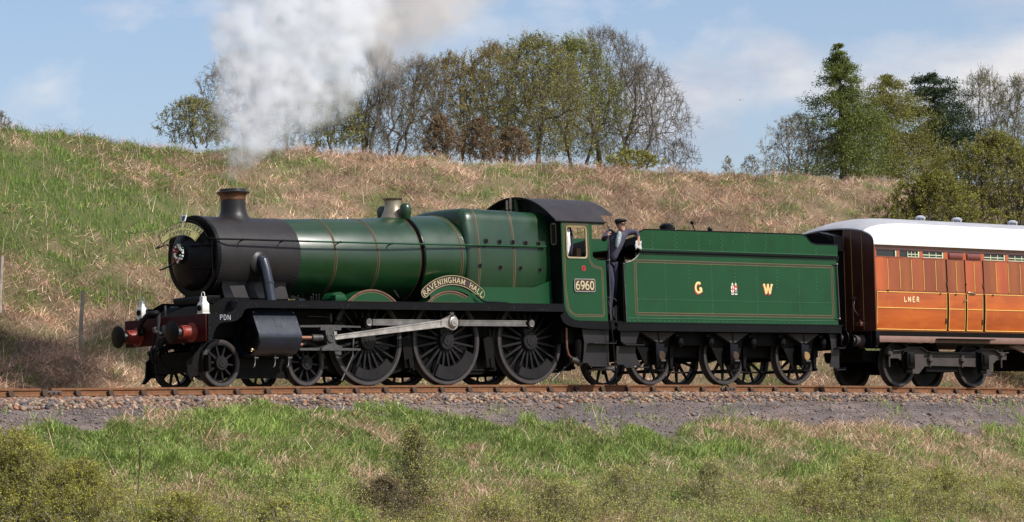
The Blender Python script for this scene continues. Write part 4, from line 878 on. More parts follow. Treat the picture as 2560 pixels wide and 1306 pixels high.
for u,v in ((745,745),(782,741),(790,743),(797,742),(777,748)): p = at(u,v,Y=-1.0); lub.cyl((p.x,-1.0,1.66),(p.x,-1.0,p.z+.03),.02,n=8); lub.sphere((p.x,-1.0,p.z+.03),.028,8,5)
lub.prism([A(726,748,-1.05),A(728,738,-1.05),A(760,748,-1.05)], -1.06,-1.04); lub.build('oil_pipes', M_frame, loco)
ob = MB(); P = [A(u,v,-1.0) for u,v in ((826,748),(829,740),(836,732),(851,730),(862,736),(868,750)) ]; ob.prism(P, -1.0, -.72)
ob.bbox(A(828,745,-1.0)[0],A(852,745,-1.0)[0],-1.14,-.98,1.668,1.80,.012); ob.build('mechanical_lubricator', M_greenT, loco)

# --- cylinders
for s in (-1,1):
    c = MB(); prof = [(.70,1.52),(1.10,1.52),(1.125,1.50),(1.345,1.02),(1.36,.97),(1.35,.90),(1.30,.78),(1.20,.66),(1.05,.585),(.85,.57),(.66,.60)]
    P = [(s*y, z) for y, z in prof]
    c.prismx(P, .52, 1.60); c.build('cylinder_casing', M_gloss, loco)
c = MB(); rim = [(y-.004, z) for y, z in ((-1.13,1.49),(-1.345,1.02))]
for x in (.56,1.555): c.rivets([(x,-1.15-(1.46-z)*.448,z) for z in (1.44,1.24,1.06)], .016, (0,-.9,.43), .012)
c.build('casing_bolts', M_steel, loco)
c = MB(); 
def CP(x,z,d=.003): return (x, -1.125-(1.50-z)*.4583-d, z)
for (x0,z0,x1,z1) in ((1.0,1.34,1.0,1.16),(1.0,1.34,1.17,1.34),(1.17,1.34,1.17,1.15),(1.0,1.16,1.17,1.16),(1.0,1.16,1.0,.98)):
    c.tube([CP(x0,z0),CP(x1,z1)], .004, 4)
c.build('indicator_cover', M_steeld, loco)
c = MB(); c.lathe([(0,.0001),(-.03,.16),(-.03,.24),(0,.30),(.04,.30)], (.52,-1.05,.93), 'X', 28, close=False); c.lathe([(0,.0001),(-.02,.12),(0,.17),(.04,.17)], (.52,-.9,1.36), 'X', 20, close=False); c.build('cylinder_cover', M_black, loco)
c = MB(); c.tube([(.52,-1.2,.70),(.44,-1.22,.70),(.42,-1.22,.66)], .02, 8); c.sphere((.44,-1.22,.70),.035,10,6); c.build('relief_valve', M_brass, loco)
c = MB(); c.cyl((1.64,-1.2,.80),(1.72,-1.2,.80),.035); c.cyl((1.6,-1.2,.80),(1.64,-1.2,.80),.02); c.build('relief_valve', M_copper, loco)
for u in (638,688,722):
    d = MB(); p = at(u,897,Y=-1.1); d.tube([(p.x,-1.1,.60),(p.x,-1.1,p.z),(p.x-.01,-1.1,p.z-.1),(p.x-.05,-1.12,p.z-.16),(p.x-.09,-1.14,p.z-.17)], .012, 6); d.cyl((p.x-.03,-1.1,p.z+.01),(p.x+.07,-1.1,p.z+.01),.02); d.build('drain_cock', M_steeld, loco)
pr = MB(); pr.cyl((1.60,-1.05,.944),(2.10,-1.05,.944),.042,n=18); pr.build('piston_rod', M_copper, loco)
gl = MB(); gl.cyl((2.08,-1.05,.944),(2.35,-1.05,.944),.075,.07,n=18); gl.build('crosshead_socket', M_steeld, loco)
sbz = []
for nm, (v0,v1), (w0,w1) in (('slide_bar',(814,819),(815,821)),('slide_bar',(871,877),(874,878))):
    x0 = A(745,v0,-1.05)[0]; x1 = A(897,w0,-1.05)[0]; s_ = MB()
    z0 = A(755,v0,-1.05)[1]; z0b = A(755,v1,-1.05)[1]
    s_.prism([(x0,z0b),(x0,z0),((x0+x1)/2,z0+.012),(x1,z0-.01),(x1,z0b)], -1.11, -1.0); s_.build(nm, M_steeld, loco)
ch = MB(); 
ch.prism([A(u,v,-1.12) for u,v in ((800,826),(812,826),(814,840),(816,858),(822,866),(838,866),(836,852),(838,840),(834,826),(851,826),(852,817),(800,817))], -1.14, -.98)
ch.prism([A(u,v,-1.12) for u,v in ((802,870),(816,862),(838,862),(853,866),(855,877),(802,877))], -1.15, -.97)
ch.prism([A(u,v,-1.12) for u,v in ((836,878),(853,878),(852,888),(838,886))], -1.13, -1.0)
p = at(825.5,845.5,Y=-1.14); ch.lathe([(-.02,.0001),(-.02,.05),(-.035,.055),(-.035,.085),(-.02,.10),(.06,.11),(.06,.0001)], (p.x,-1.14,p.z), 'Y', 24, close=False)
ch.build('crosshead', M_steeld, loco)
bl = MB(); bl.prism([A(u,v,-1.15) for u,v in ((834,829),(841,829),(842,841),(836,841))], -1.16,-1.12); bl.build('crosshead_key', M_steel, loco)
bk = MB(); bk.prism([A(u,v,-1.0) for u,v in ((832,812),(834,806),(839,803),(838,798),(843,802),(844,807),(846,802),(849,806),(851,815),(832,815))], -1.03, -.95)
bk.prism([A(u,v,-.9) for u,v in ((748,776),(880,776),(880,812),(748,812))], -.72, -.68)
bk.build('motion_bracket', M_frame, loco)
mr = MB(); mr.cyl(at(770,791,Y=-.85),at(825,793,Y=-.85),.012,n=8); mr.cyl(at(826,785,Y=-.85),at(828,808,Y=-.85),.025,n=8); mr.build('valve_rod', M_steeld, loco)
# connecting rod: fluted I section, with big end
p0 = Vector((p.x, -1.13, p.z)); pin2 = Vector((DX[1]+cpx, -1.16, .914+cpz))
def rod(name, a, b, h0, h1, y, t, m=M_steel):
    o = MB(); d = Vector((b[0]-a[0], b[1]-a[1])); ln = d.length; d /= ln; nn = Vector((-d.y, d.x))
    def sec(k, h):
        c = Vector(a)+d*ln*k; yy = y-t/2; dp = .014
        pr = [(-h,-t/2),(-h*.62,-t/2),(-h*.55,-t/2+dp),(h*.55,-t/2+dp),(h*.62,-t/2),(h,-t/2),(h,t/2),(-h,t/2)]
        return [(c.x+nn.x*q, y+yy_, c.y+nn.y*q) for q, yy_ in pr]
    o.ring_strip([sec(k/6, h0+(h1-h0)*k/6) for k in range(7)]); return o.build(name, m, loco, smooth=20)
rod('connecting_rod', (p0.x+.12, p0.z+.012), (pin2.x-.14, pin2.z-.01), .048, .078, -1.13, .06)
be = MB(); be.lathe([(-.09,.0001),(-.09,.035),(-.075,.04),(-.075,.085),(-.06,.09),(-.05,.11),(.05,.155),(.05,.0001)], (pin2.x,-1.17,pin2.z), 'Y', 28, close=False)
be.lathe([(-.03,.0001),(-.03,.16),(.04,.16),(.04,.0001)], (pin2.x,-1.14,pin2.z), 'Y', 28, close=False)
be.bbox(pin2.x-.045,pin2.x+.045,-1.17,-1.10,pin2.z+.13,pin2.z+.22,.006)
be.prism([(pin2.x-.30,pin2.z-.075),(pin2.x-.30,pin2.z+.055),(pin2.x-.08,pin2.z+.14),(pin2.x-.08,pin2.z-.13)], -1.165,-1.105)
be.build('rod_big_end', M_steel, loco)
pins = [Vector((X+cpx, -.96, .914+cpz)) for X in DX]
rod('coupling_rod', (pins[0].x+.1,pins[0].z), (pins[1].x-.1,pins[1].z), .062,.062, -.98, .05)
rod('coupling_rod', (pins[1].x+.15,pins[1].z), (pins[2].x-.1,pins[2].z), .062,.062, -.98, .05)
for i, q in enumerate(pins):
    e = MB(); e.lathe([(-.045,.0001),(-.045,.12),(.03,.125),(.03,.0001)], (q.x,-.97,q.z), 'Y', 24, close=False)
    e.bbox(q.x-.035,q.x+.035,-1.0,-.95,q.z+.1,q.z+.19,.006); e.build('coupling_rod_boss', M_frame, loco)
    if i != 1: c = MB(); c.lathe([(-.03,.0001),(-.03,.02),(-.022,.022),(-.022,.075),(0,.08)], (q.x,-1.02,q.z), 'Y', 20, close=False); c.build('crank_pin', M_steel, loco)
kn = MB(); kn.prism([(pins[1].x+.13,pins[1].z-.10),(pins[1].x+.13,pins[1].z+.10),(pins[1].x+.33,pins[1].z+.062),(pins[1].x+.33,pins[1].z-.062)], -1.02,-.95); kn.build('rod_knuckle', M_steeld, loco)
# brake gear between the drivers
for X in (4.86, 7.12, 9.42):
    bg_ = MB(); bg_.prism([(X-.03,1.15),(X+.05,1.15),(X+.13,.35),(X+.03,.32),(X-.02,.6)], -.80,-.76); bg_.prism([(X-.20,.95),(X-.05,1.0),(X-.02,.55),(X-.14,.50)], -.82,-.70)
    bg_.cyl((X+.08,-.85,.33),(X+.08,.85,.33),.03); bg_.build('brake_hanger', M_frame, loco)
br = MB(); br.cyl((4.9,-.62,.30),(9.6,-.62,.30),.022,n=8); br.build('brake_rod', M_frame, loco)
sp = MB()
for X in (3.05, 8.98): sp.tube([(X+(.35 if X<5 else .6),-.8,1.1),(X+(.3 if X<5 else .5),-.8,.6),(X,-.78,.1)] if X<5 else [(X+.75,-.82,.62),(X+.4,-.8,.42),(X-.12,-.78,.06)], .022, 8)
sp.build('sand_pipe', M_steeld, loco)

# --- boiler
def ring_c(cz, r, X, n=64): return [(X, r*cos(2*pi*i/n), cz + r*sin(2*pi*i/n)) for i in range(n)]
bo = MB(); prof = [(2.08,.785,2.596),(2.10,.792,2.597),(4.2,.845,2.606),(5.2,.90,2.622),(6.2,.935,2.632),(6.42,.938,2.632)]
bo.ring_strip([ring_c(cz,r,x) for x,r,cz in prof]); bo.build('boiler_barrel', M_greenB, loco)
sm = MB(); sm.ring_strip([ring_c(BZ,r,x) for x,r in ((.03,.775),(.05,.80),(2.02,.80),(2.10,.797),(2.10,.79))]); sm.build('smokebox', M_smoke, loco)
fr = MB(); fr.lathe([(-.012,.66),(-.022,.74),(-.022,.80),(-.008,.812),(.06,.815),(.07,.79)], (.02,0,BZ), 'X', 64, close=False); fr.lathe([(0,.0001),(0,.78)], (.005,0,BZ), 'X', 64, close=False); fr.build('smokebox_front_ring', M_black, loco)
dr = MB(); dr.lathe([(-.25,.0001),(-.245,.10),(-.22,.26),(-.175,.42),(-.115,.55),(-.07,.61),(-.045,.64),(.0,.65)], (.01,0,BZ-.03), 'X', 56, close=False); door = dr.build('smokebox_door', M_black, loco)
hg = MB()
for z in (BZ+.19, BZ-.25): hg.tube([(-.05,-.67,z),(-.10,-.60,z),(-.19,-.38,z),(-.235,-.2,z)], .018, 6)
hg.cyl((-.04,-.67,BZ+.28),(-.04,-.67,BZ-.38),.014,n=8); hg.build('door_hinge', M_black, door)
dh = MB(); dh.cyl((-.22,0,BZ-.03),(-.32,0,BZ-.03),.03,n=10); dh.tube([(-.26,0,BZ-.03),(-.28,.1,BZ+.12),(-.28,.16,BZ+.2)],.013,6); dh.tube([(-.24,0,BZ-.03),(-.25,.2,BZ-.1),(-.27,.55,BZ-.2),(-.27,.72,BZ-.22)],.016,6); dh.build('door_handle', M_black, door)
rvt = MB()
for X, k0 in ((.10,0),(2.03,0)):
    for k in range(70): 
        a = 2*pi*k/70; rvt.rivets([(X, .80*cos(a), BZ+.80*sin(a))], .013, (0,cos(a),sin(a)), .012)
for z in (2.30,2.44):
    for X in (.30,.42,.54):
        a = -math.acos(0); y = -sqrt(.64-(z-BZ)**2); rvt.rivets([(X,y,z)], .015, (0,y,z-BZ), .013)
for k in range(18): 
    a = radians(150+4*k); rvt.rivets([(1.93+.02*(k%2), .80*cos(a), BZ+.80*sin(a))], .011, (0,cos(a),sin(a)), .01)
rvt.build('smokebox_rivets', M_smoke, loco)['kind'] = 'stuff'
sa = MB(); sa.prismx([(-.62,1.66),(-.66,1.75),(-.58,1.95),(-.62,2.15),(0,2.0),(.62,2.15),(.58,1.95),(.66,1.75),(.62,1.66)], .25, 1.85)
sa.bbox(-.1,.35,-.55,.55,1.64,1.80,.01)
sa.build('smokebox_saddle', M_black, loco)
# handrail over the door and along the boiler
hr = MB(); hr.tube([(-.10,.70*cos(radians(a)),BZ-.06+.76*sin(radians(a))) for a in range(28,153,8)][::-1] , .014, 8)
HYa, HYb = -.86, -1.0
hpts = [(-.10,.70*cos(radians(150)),BZ-.06+.76*sin(radians(150))),(-.04,-.80,2.885),(.3,-.90,2.878),(2.2,-.93,2.875),(5,-.98,2.88),(8.62,-1.02,2.90)]
hr.tube(hpts[:4], .019, 8); hr.build('boiler_handrail', M_black, loco); hr = MB(); hr.tube(hpts[3:], .019, 8); hr.build('boiler_handrail', M_greenT, loco)
hr2 = MB(); hr2.tube([(x,-y,z) for x,y,z in hpts[1:]], .0155, 8); hr2.build('boiler_handrail', M_steeld, loco)
hk_ = MB()
for X in (.55,1.55,4.35-1.35,4.35+.0,6.9,8.5):
    y = -.91-.014*X*.9; hk_.sphere((X,y,2.876),.026,8,6); hk_.cyl((X,y,2.876),(X,y+.14,2.84),.013,n=6)
hk_.build('handrail_knobs', M_black, loco)
# chimney
def chim(): 
    m = MB(); n = 40; prof = [(3.30,.44),(3.325,.42),(3.36,.355),(3.42,.29),(3.50,.262),(3.6,.250),(3.735,.243)]; vs = []
    for z, r in prof:
        for i in range(n):
            t = 2*pi*i/n; x, y = r*cos(t), r*sin(t); dz = .80 - sqrt(max(.01,.64-y*y)); wgt = max(0, min(1, (3.5-z)/.2)); vs.append((1.05+x, y, z+.03*wgt - dz*wgt + (.0)))
    fs = [(k*n+i, k*n+(i+1)%n, (k+1)*n+(i+1)%n, (k+1)*n+i) for k in range(len(prof)-1) for i in range(n)]
    m.add(vs, fs); return m
ch_ = chim().build('chimney', M_smoke, loco)
cc = MB(); cc.lathe([(3.733,.245),(3.745,.252),(3.77,.252),(3.83,.266),(3.868,.30),(3.878,.325)], (1.05,0,0), 'Z', 40, close=False); cc.build('chimney_copper_cap', M_copper, ch_)
cl = MB(); cl.lathe([(3.878,.325),(3.89,.335),(3.902,.325),(3.915,.27),(3.955,.262),(3.962,.25),(3.955,.225),(3.6,.21)], (1.05,0,0), 'Z', 40, close=False); cl.build('chimney_rim', M_smoke, ch_)
# steam pipe
stp = MB(); stp.tube([(1.07,-.70,2.46),(1.06,-.80,2.49),(1.06,-.88,2.45),(1.07,-.93,2.30),(1.085,-.98,2.05),(1.10,-1.04,1.66)], [.14,.125,.118,.112,.112,.112], 20); s_p = stp.build('steam_pipe', M_gloss, loco)
sc = MB(); sc.lathe([(0,.112),(.0,.123),(.03,.123),(.03,.112)], (1.09,-.988,2.02), 'Z', 20, close=False); sc.build('pipe_collar', M_gloss, s_p)
fa = MB(); fa.lathe([(-.02,.25),(-.05,.24),(-.085,.19),(-.10,.13)], (1.06,-.735,2.44), 'Y', 28, close=False); fa.build('pipe_flange', M_smoke, s_p)
# bands
def band(X, r, cz, w=.042):
    b = MB(); n = 72
    b.ring_strip([ring_c(cz, r+.004, X-w/2, n), ring_c(cz, r+.009, X-w/2+.004, n), ring_c(cz, r+.009, X+w/2-.004, n), ring_c(cz, r+.004, X+w/2, n)]); o = b.build('boiler_band', M_ink, loco)
    for s in (-1,1):
        l = MB(); xx = X+s*(w/2+.009); l.ring_strip([ring_c(cz, r+.003, xx-.006, n), ring_c(cz, r+.007, xx, n), ring_c(cz, r+.003, xx+.006, n)]); l.build('lining', M_orange, o)
for X in (2.99, 4.09, 5.22, 6.30):
    for k in range(len(prof)-1):
        if prof[k][0] <= X <= prof[k+1][0]:
            q = (X-prof[k][0])/(prof[k+1][0]-prof[k][0]); r = prof[k][1]+q*(prof[k+1][1]-prof[k][1]); cz = prof[k][2]+q*(prof[k+1][2]-prof[k][2])
    band(X, r, cz, .038)
# belpaire firebox
def fbx(X, s=1.0, topz=3.70, bot=1.66, hw=.97):
    P = []; r = .27; cz = 2.66
    pts = [(-hw*.86, bot), (-hw*.93,1.95), (-hw*.985,2.3), (-hw,2.6), (-hw+.01,2.95), (-hw+.045,3.2), (-hw+.085, topz-r-.02)]
    for a in (180,160,140,120,100): 
        pts.append((-hw+.085+r + r*cos(radians(a)), topz-.02-r + r*sin(radians(a))))
    pts += [(-.45,topz-.008),(0,topz)]
    full = pts + [(-y,z) for y,z in pts[::-1][1:]]
    return [(X, y*s, cz+(z-cz)*s) for y, z in full]
fb = MB(); secs = [(6.44,.90,3.68),(6.46,.945,3.69),(6.50,.975,3.70),(6.56,.993,3.705),(6.66,1.0,3.705),(8.5,1.0,3.675),(8.79,1.0,3.668)]
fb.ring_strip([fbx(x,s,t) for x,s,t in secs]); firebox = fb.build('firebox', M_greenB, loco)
for X in (6.74, 7.74):
    t = 3.705-.03*(X-6.66)/1.9
    for off, w, e, m_, nm in ((0,.036,.009,M_ink,'firebox_band'),(-.025,.009,.006,M_orange,'lining'),(.025,.009,.006,M_orange,'lining')):
        q = MB(); a = fbx(X+off-w/2,1,t,2.1); b_ = fbx(X+off+w/2,1,t,2.1)
        def ex(P): 
            out = []
            for (x,y,z) in P: k = Vector((y, z-2.7)); k2 = k.normalized()*e; out.append((x, y+k2.x, z+k2.y))
            return out
        q.ring_strip([ex(a), ex(b_)])
        if nm == 'firebox_band': par = q.build(nm, m_, loco)
        else: q.build(nm, m_, par)
wp = MB(); ws = MB()
for i, (u,v) in enumerate(((1216,603),(1250,605),(1283,606.5),(1315,608.5),(1347,610),(1201,665),(1252,669),(1302,671),(1351,675))):
    q = at(u,v,Y=-.975); out = (0,-1,0)
    wp.lathe([(-.02,.0001),(-.02,.020),(-.012,.024),(-.012,.044),(0,.046)], (q.x,-.968,q.z), 'Y', 14, close=False)
wp.build('washout_plugs', M_black, firebox)
wr = MB()
for (u,v) in ((1216,603),(1250,605),(1283,606.5),(1315,608.5),(1347,610),(1201,665),(1252,669),(1302,671),(1351,675)):
    q = at(u,v,Y=-.975); wr.lathe([(0,.046),(-.008,.052),(-.008,.058),(0,.062)], (q.x,-.968,q.z), 'Y', 16, close=False)
wr.build('plug_rims', M_steeld, firebox)
md = MB(); q = at(1191,541,Y=-.5); md.sphere((q.x,-.52,3.66),.09,14,8,(1,1,.5)); md.lathe([(0,.15),(.015,.14),(.02,.10)], (q.x,-.52,3.655), 'Z', 20, close=False); md.build('mudhole_cover', M_greenB, firebox)
# safety valve bonnet with clack boxes
bnx = 5.25
bn = MB(); bn.lathe([(3.44,.32),(3.50,.275),(3.56,.235),(3.64,.200),(3.72,.178),(3.80,.168),(3.855,.172),(3.885,.20),(3.895,.213)], (bnx,0,0), 'Z', 40, close=False); bonnet = bn.build('safety_valve_bonnet', M_bonnet, loco)
bn2 = MB(); bn2.lathe([(3.895,.213),(3.905,.215),(3.905,.15),(3.8,.14)], (bnx,0,0), 'Z', 40, close=False)
for a in (0,90,180,270): bn2.cyl((bnx+.17*cos(radians(a+30)),.17*sin(radians(a+30)),3.90),(bnx+.17*cos(radians(a+30)),.17*sin(radians(a+30)),3.92),.01,n=6)
bn2.build('bonnet_lip', M_bonnet, bonnet)
for s in (-1,1):
    cb = MB(); cb.lathe([(-.22,.02),(-.20,.06),(-.10,.095),(0,.115),(.10,.125),(.17,.11),(.21,.07),(.225,.0001)], (bnx+.03,s*.36,3.56), 'Z', 20, close=False); cb.build('clack_box', M_greenB, loco)
    fp_ = MB(); pts = []
    for a in range(64, -62, -9):
        r = .925; pts.append((bnx+.02-.0*a, s*r*cos(radians(a)), 2.622+r*sin(radians(a))))
    fp_.tube(pts, .038, 10); fp_.build('feed_pipe', M_black, loco)
    pc = MB(); pts2 = [(x, y*1.0, z) for x,y,z in pts]; pc.tube([(x-.055,y*.995,z) for x,y,z in pts2], .012, 6); pc.build('feed_pipe_cover', M_black, loco)
# whistles and shield on the front of the cab roof
wh = MB()
for y,h in ((.02,.22),(.13,.18)): wh.cyl((8.62,y,3.70),(8.62,y,3.70+.10),.02,n=8); wh.cyl((8.62,y,3.78),(8.62,y,3.78+h),.038,n=12); wh.sphere((8.62,y,3.78+h),.03,8,5)
wh.build('whistle', M_bonnet, loco)
wsd = MB(); wsd.prismx([(-.12,3.70),(-.10,3.98),(-.16,3.98),(-.22,3.72)], 8.60, 8.62); wsd.build('whistle_shield', M_greenT, loco)
# splashers and nameplate
spY = -.97
for s in (-1,1):
    for i, X in enumerate(DX):
        R, cz = .985, .95
        half = math.degrees(math.acos((1.66-cz)/R)); P = arc(X,cz,R,90-half,90+half,20)
        m = MB(); m.prism(P, s*.97-.006, s*.97+.006); spl = m.build('splasher', M_greenT, loco)
        m = MB(); Q = arc(X,cz,R-.012,90-half,90+half,20); m.ring_strip([[(x,s*.97,z),(x,s*.975,z),(x,s*.62,z),(x,s*.62,z-.012)] for x,z in Q]); m.build('splasher_top', M_greenT, spl)
        if s < 0:
            m = MB(); m.path_ribbon(arc(X,cz,R-.015,90-half,90+half,24), .028, -.976, .014); m.build('brass_beading', M_copper, spl)
            m = MB(); m.path_ribbon(arc(X,cz,R-.045,90-half,90+half,24), .018, -.976, .004); m.build('black_lining', M_ink, spl)
            m = MB(); m.path_ribbon(arc(X,cz,R-.062,90-half,90+half,24), .010, -.976, .003); m.path_ribbon([(X-.62,1.69),(X+.62,1.69)], .012, -.976, .003); m.build('orange_lining', M_orange, spl)
npc, npz, R1, R0 = DX[1]+.05, .55+.36, 1.335, 1.15
pl_half = 39
m = MB(); npb = MB()
P = arc(npc,npz,R1,90-pl_half,90+pl_half,30); Q = arc(npc,npz,R0,90+pl_half,90-pl_half,30)
def capend(a, sgn):
    c = (npc+(R0+R1)/2*cos(radians(a)), npz+(R0+R1)/2*sin(radians(a))); rr = (R1-R0)/2
    return [(c[0]+rr*cos(radians(a+sgn*k)), c[1]+rr*sin(radians(a+sgn*k))) for k in (30,60,90,120,150)]
outl = P + capend(90+pl_half, 1) + Q + [p for p in capend(90-pl_half, -1)[::-1]]
bkp = MB(); bp_ = arc(npc,npz,1.16,58,122,20)+arc(npc,npz,1.035,126,54,20); bkp.prism(bp_, -.984, -.966); bkp.build('nameplate_backing', M_greenT, loco)
m.prism(outl, -1.0, -.985); npl = m.build('nameplate', M_plate, loco)
m = MB(); m.path_ribbon(outl, .014, -1.0, .012, closed=True); m.build('nameplate_rim', M_brass, npl)
Rm = (R0+R1)/2 - .055
lettering(m := MB(), 'RAVENINGHAM HALL', .108, lambda s,t,d: (npc+(Rm+t)*sin(s/(Rm+.055)), -1.0-d, npz+(Rm+t)*cos(s/(Rm+.055))), w=.15, thick=.012, serif=.15, gap=.27, space=1.0)
m.build('nameplate_letters', M_goldp, npl)
# green sheet below the firebox, pipes
m = MB(); m.prism([A(u,v,-1.0) for u,v in ((1150,757),(1200,718),(1334,719),(1378,702),(1379,760),(1150,758))], -1.005, -.985); m.build('firebox_side_sheet', M_greenT, loco)
m = MB(); m.tube([at(u,v,Y=-1.08) for u,v in ((1190,738),(1198,745),(1206,752),(1216,756),(1232,756),(1270,758))], .018, 8); m.build('ejector_pipe', M_black, loco)
m = MB(); m.cyl(at(985,726,Y=-.8), at(997,744,Y=-.8), .01, n=6); m.build('drain_lever', M_steeld, loco)

# --- cab
CY = -1.315
cabx0, cabx1 = 8.80, A(1516,700,CY)[0]
def cabpoly():
    w1 = [(1412.5,563.5),(1467.5,647)]
    out = [A(u,v,CY) for u,v in ((1402,553.5),(1410,763),(1413,775),(1421,789),(1433,798),(1448,802),(1522,803),(1516,651))]
    return out
def rrect(x0,x1,z0,z1,r,n=4):
    P = []
    for cx,cz,a in ((x1-r,z1-r,0),(x0+r,z1-r,90),(x0+r,z0+r,180),(x1-r,z0+r,270)):
        P += [(cx+r*cos(radians(a+90*k/n)), cz+r*sin(radians(a+90*k/n))) for k in range(n+1)]
    return P
wx0, wz1 = A(1412.5,564,CY); wx1, wz0 = A(1467.5,647.5,CY)
ox0, oz1 = A(1479,566,CY); oz0 = A(1485,650.5,CY)[1]
ztop = 3.425; zmid = 1.65
def cab_side(y0, y1):
    """side sheet in butted pieces round the two openings, each opening with its own rounded corners"""
    m = MB()
    i = .004; fx0, fx1, fz0, fz1 = wx0+.03, wx1-.03, wz0+.03, wz1-.03
    m.prism([(cabx0,ztop),(cabx0,fz0),(fx0,fz0),(fx0,ztop)], y0, y1)
    m.prism([(fx0,ztop),(fx0,fz1),(fx1,fz1),(fx1,ztop)], y0, y1)
    m.prism([(fx1,ztop),(fx1,fz0),(ox0,fz0),(ox0,ztop)], y0, y1)
    m.prism([(ox0,ztop),(ox0,oz1+.0),(ox0+.05,oz1+.035),(cabx1,oz1+.035),(cabx1,ztop)], y0, y1)
    m.prism([(ox0,fz0),(ox0,oz0+.10)] + [(ox0+.10-.10*cos(radians(a)), oz0+.10-.10*sin(radians(a))) for a in (15,30,45,60,75,90)] + [(cabx1,oz0),(cabx1+.0,oz0-.25),(ox0,oz0-.25)], y0, y1) if False else None
    m.prism([(ox0,fz0),(ox0+.02,oz0+.07),(ox0+.06,oz0+.025),(ox0+.12,oz0),(cabx1,oz0),(cabx1,oz0-.25),(ox0,oz0-.25)], y0, y1)
    m.prism([(cabx0,fz0),(cabx0,oz0-.25),(ox0,oz0-.25),(ox0,fz0)], y0, y1)
    low = [A(u,v,CY) for u,v in ((1411,763),(1413,775),(1421,789),(1433,798),(1448,802),(1520,803.5))]
    m.prism([(cabx0,oz0-.25)] + low + [(cabx1,oz0-.25)], y0, y1)
    return m
for s in (-1,1):
    y0, y1 = (CY, CY+.012) if s < 0 else (-CY-.012, -CY)
    cs = cab_side(y0, y1).build('cab_side', M_greenT, loco, smooth=20)
    wf = MB(); yy = s*1.32
    Po = rrect(wx0,wx1,wz0,wz1,.075); Pi = rrect(wx0+.035,wx1-.035,wz0+.035,wz1-.035,.05)
    n = len(Po); vs = [(x,yy-.015,z) for x,z in Po]+[(x,yy-.012,z) for x,z in Pi]+[(x,yy+.015,z) for x,z in Po]+[(x,yy+.015,z) for x,z in Pi]
    wf.add(vs, [(i,(i+1)%n,n+(i+1)%n,n+i) for i in range(n)]+[(2*n+i,2*n+(i+1)%n,3*n+(i+1)%n,3*n+i) for i in range(n)]+[(i,(i+1)%n,2*n+(i+1)%n,2*n+i) for i in range(n)]+[(n+i,n+(i+1)%n,3*n+(i+1)%n,3*n+i) for i in range(n)])
    wf.build('window_frame', M_brass, cs)
    if s < 0:
        m = MB(); T = [(wx0-.045,ztop-.06),(wx1+.05,ztop-.06),(wx1+.055,oz0+.06),(wx1+.09,oz0-.04),(wx1+.18,oz0-.13),(wx1+.30,oz0-.16),(cabx1-.16,oz0-.17),(cabx1-.12,oz0-.22),(cabx1-.10,1.40)]
        low = [A(u,v,CY) for u,v in ((1500,790),(1440,789),(1428,782),(1421,772),(1419,760))]
        Lp = [(wx0-.05,ztop-.06),(wx0-.05,2.0)] + [low[4]] + [low[3],low[2],low[1]] + [(cabx1-.13,low[0][1]),(cabx1-.11,1.45)] + T[::-1][1:]
        m.path_ribbon(Lp, .020, CY, .003, closed=True); m.build('black_lining', M_ink, cs)
        for k in (-1,1):
            m = MB(); c = Vector((9.4, 2.3)); Q = []
            for i in range(len(Lp)):
                a = Vector(Lp[i-1]); b_ = Vector(Lp[(i+1)%len(Lp)]); d = (b_-a).normalized(); Q.append(Vector(Lp[i])+Vector((-d.y,d.x))*k*.018)
            m.path_ribbon([tuple(q) for q in Q], .009, CY, .002, closed=True); m.build('orange_lining', M_orange, cs)
        m = MB(); m.rivets([(cabx0+.03,CY,z) for z in np.arange(1.72,3.4,.075)] + [(x,CY,1.335) for x in np.arange(9.35,10.15,.085)] + [at(u,v,Y=CY) for u,v in ((1475,671),(1480,678),(1476,686),(1481,692),(1475,575),(1477,610),(1478,640))], .010, h=.008); m.build('cab_rivets', M_greenT, cs)
        q = at(1459,671,Y=CY); m = MB(); m.lathe([(-.006,.0001),(-.006,.062),(0,.062)], (q.x,CY,q.z), 'Y', 24, close=False); rd = m.build('route_disc', mat('disc_red',(.33,.012,.010),.5), loco)
        lettering(m := MB(), 'D', .05, lambda s_,t,d: (q.x+s_, CY-.007-d, q.z-.025+t), w=.18, thick=.002); m.build('disc_letter', M_plate, rd)
        (nx0,nz1), (nx1,nz0) = A(1433.5,697,CY), A(1487,731,CY)
        m = MB(); m.prism(rrect(nx0,nx1,nz0,nz1,.045), CY-.018, CY); nb_ = m.build('number_plate', M_plate, loco)
        m = MB(); m.path_ribbon(rrect(nx0+.008,nx1-.008,nz0+.008,nz1-.008,.04), .016, CY-.018, .008, closed=True); m.build('plate_rim', M_steel, nb_)
        m = MB(); m.path_ribbon(rrect(nx0+.032,nx1-.032,nz0+.032,nz1-.032,.025), .006, CY-.018, .004, closed=True); m.build('plate_border', M_copper, nb_)
        lettering(m := MB(), '6960', .175, lambda s_,t,d: ((nx0+nx1)/2+s_, CY-.018-d, (nz0+nz1)/2-.0875+t), w=.17, thick=.010, gap=.12); m.build('plate_numerals', M_goldp, nb_)
# valance sweep below the cab
m = MB(); m.prism([(8.80,1.65),(8.80,1.50)]+[A(u,v,-1.315) for u,v in ((1400,790),(1406,805),(1418,814),(1432,818),(1470,822),(1535,825),(1535,806))]+[A(u,v,-1.315) for u,v in ((1522,803.8),(1448,802.5),(1433,798.5),(1421,789.5),(1413,775.5),(1410.5,763))], -1.33, -1.30)
m.build('valance', M_black, loco)
m = MB(); m.box(8.80,10.55,-1.28,1.28,1.28,1.32); m.box(8.84,8.86,-1.28,1.28,1.3,2.3); m.build('cab_floor', M_dark, loco)
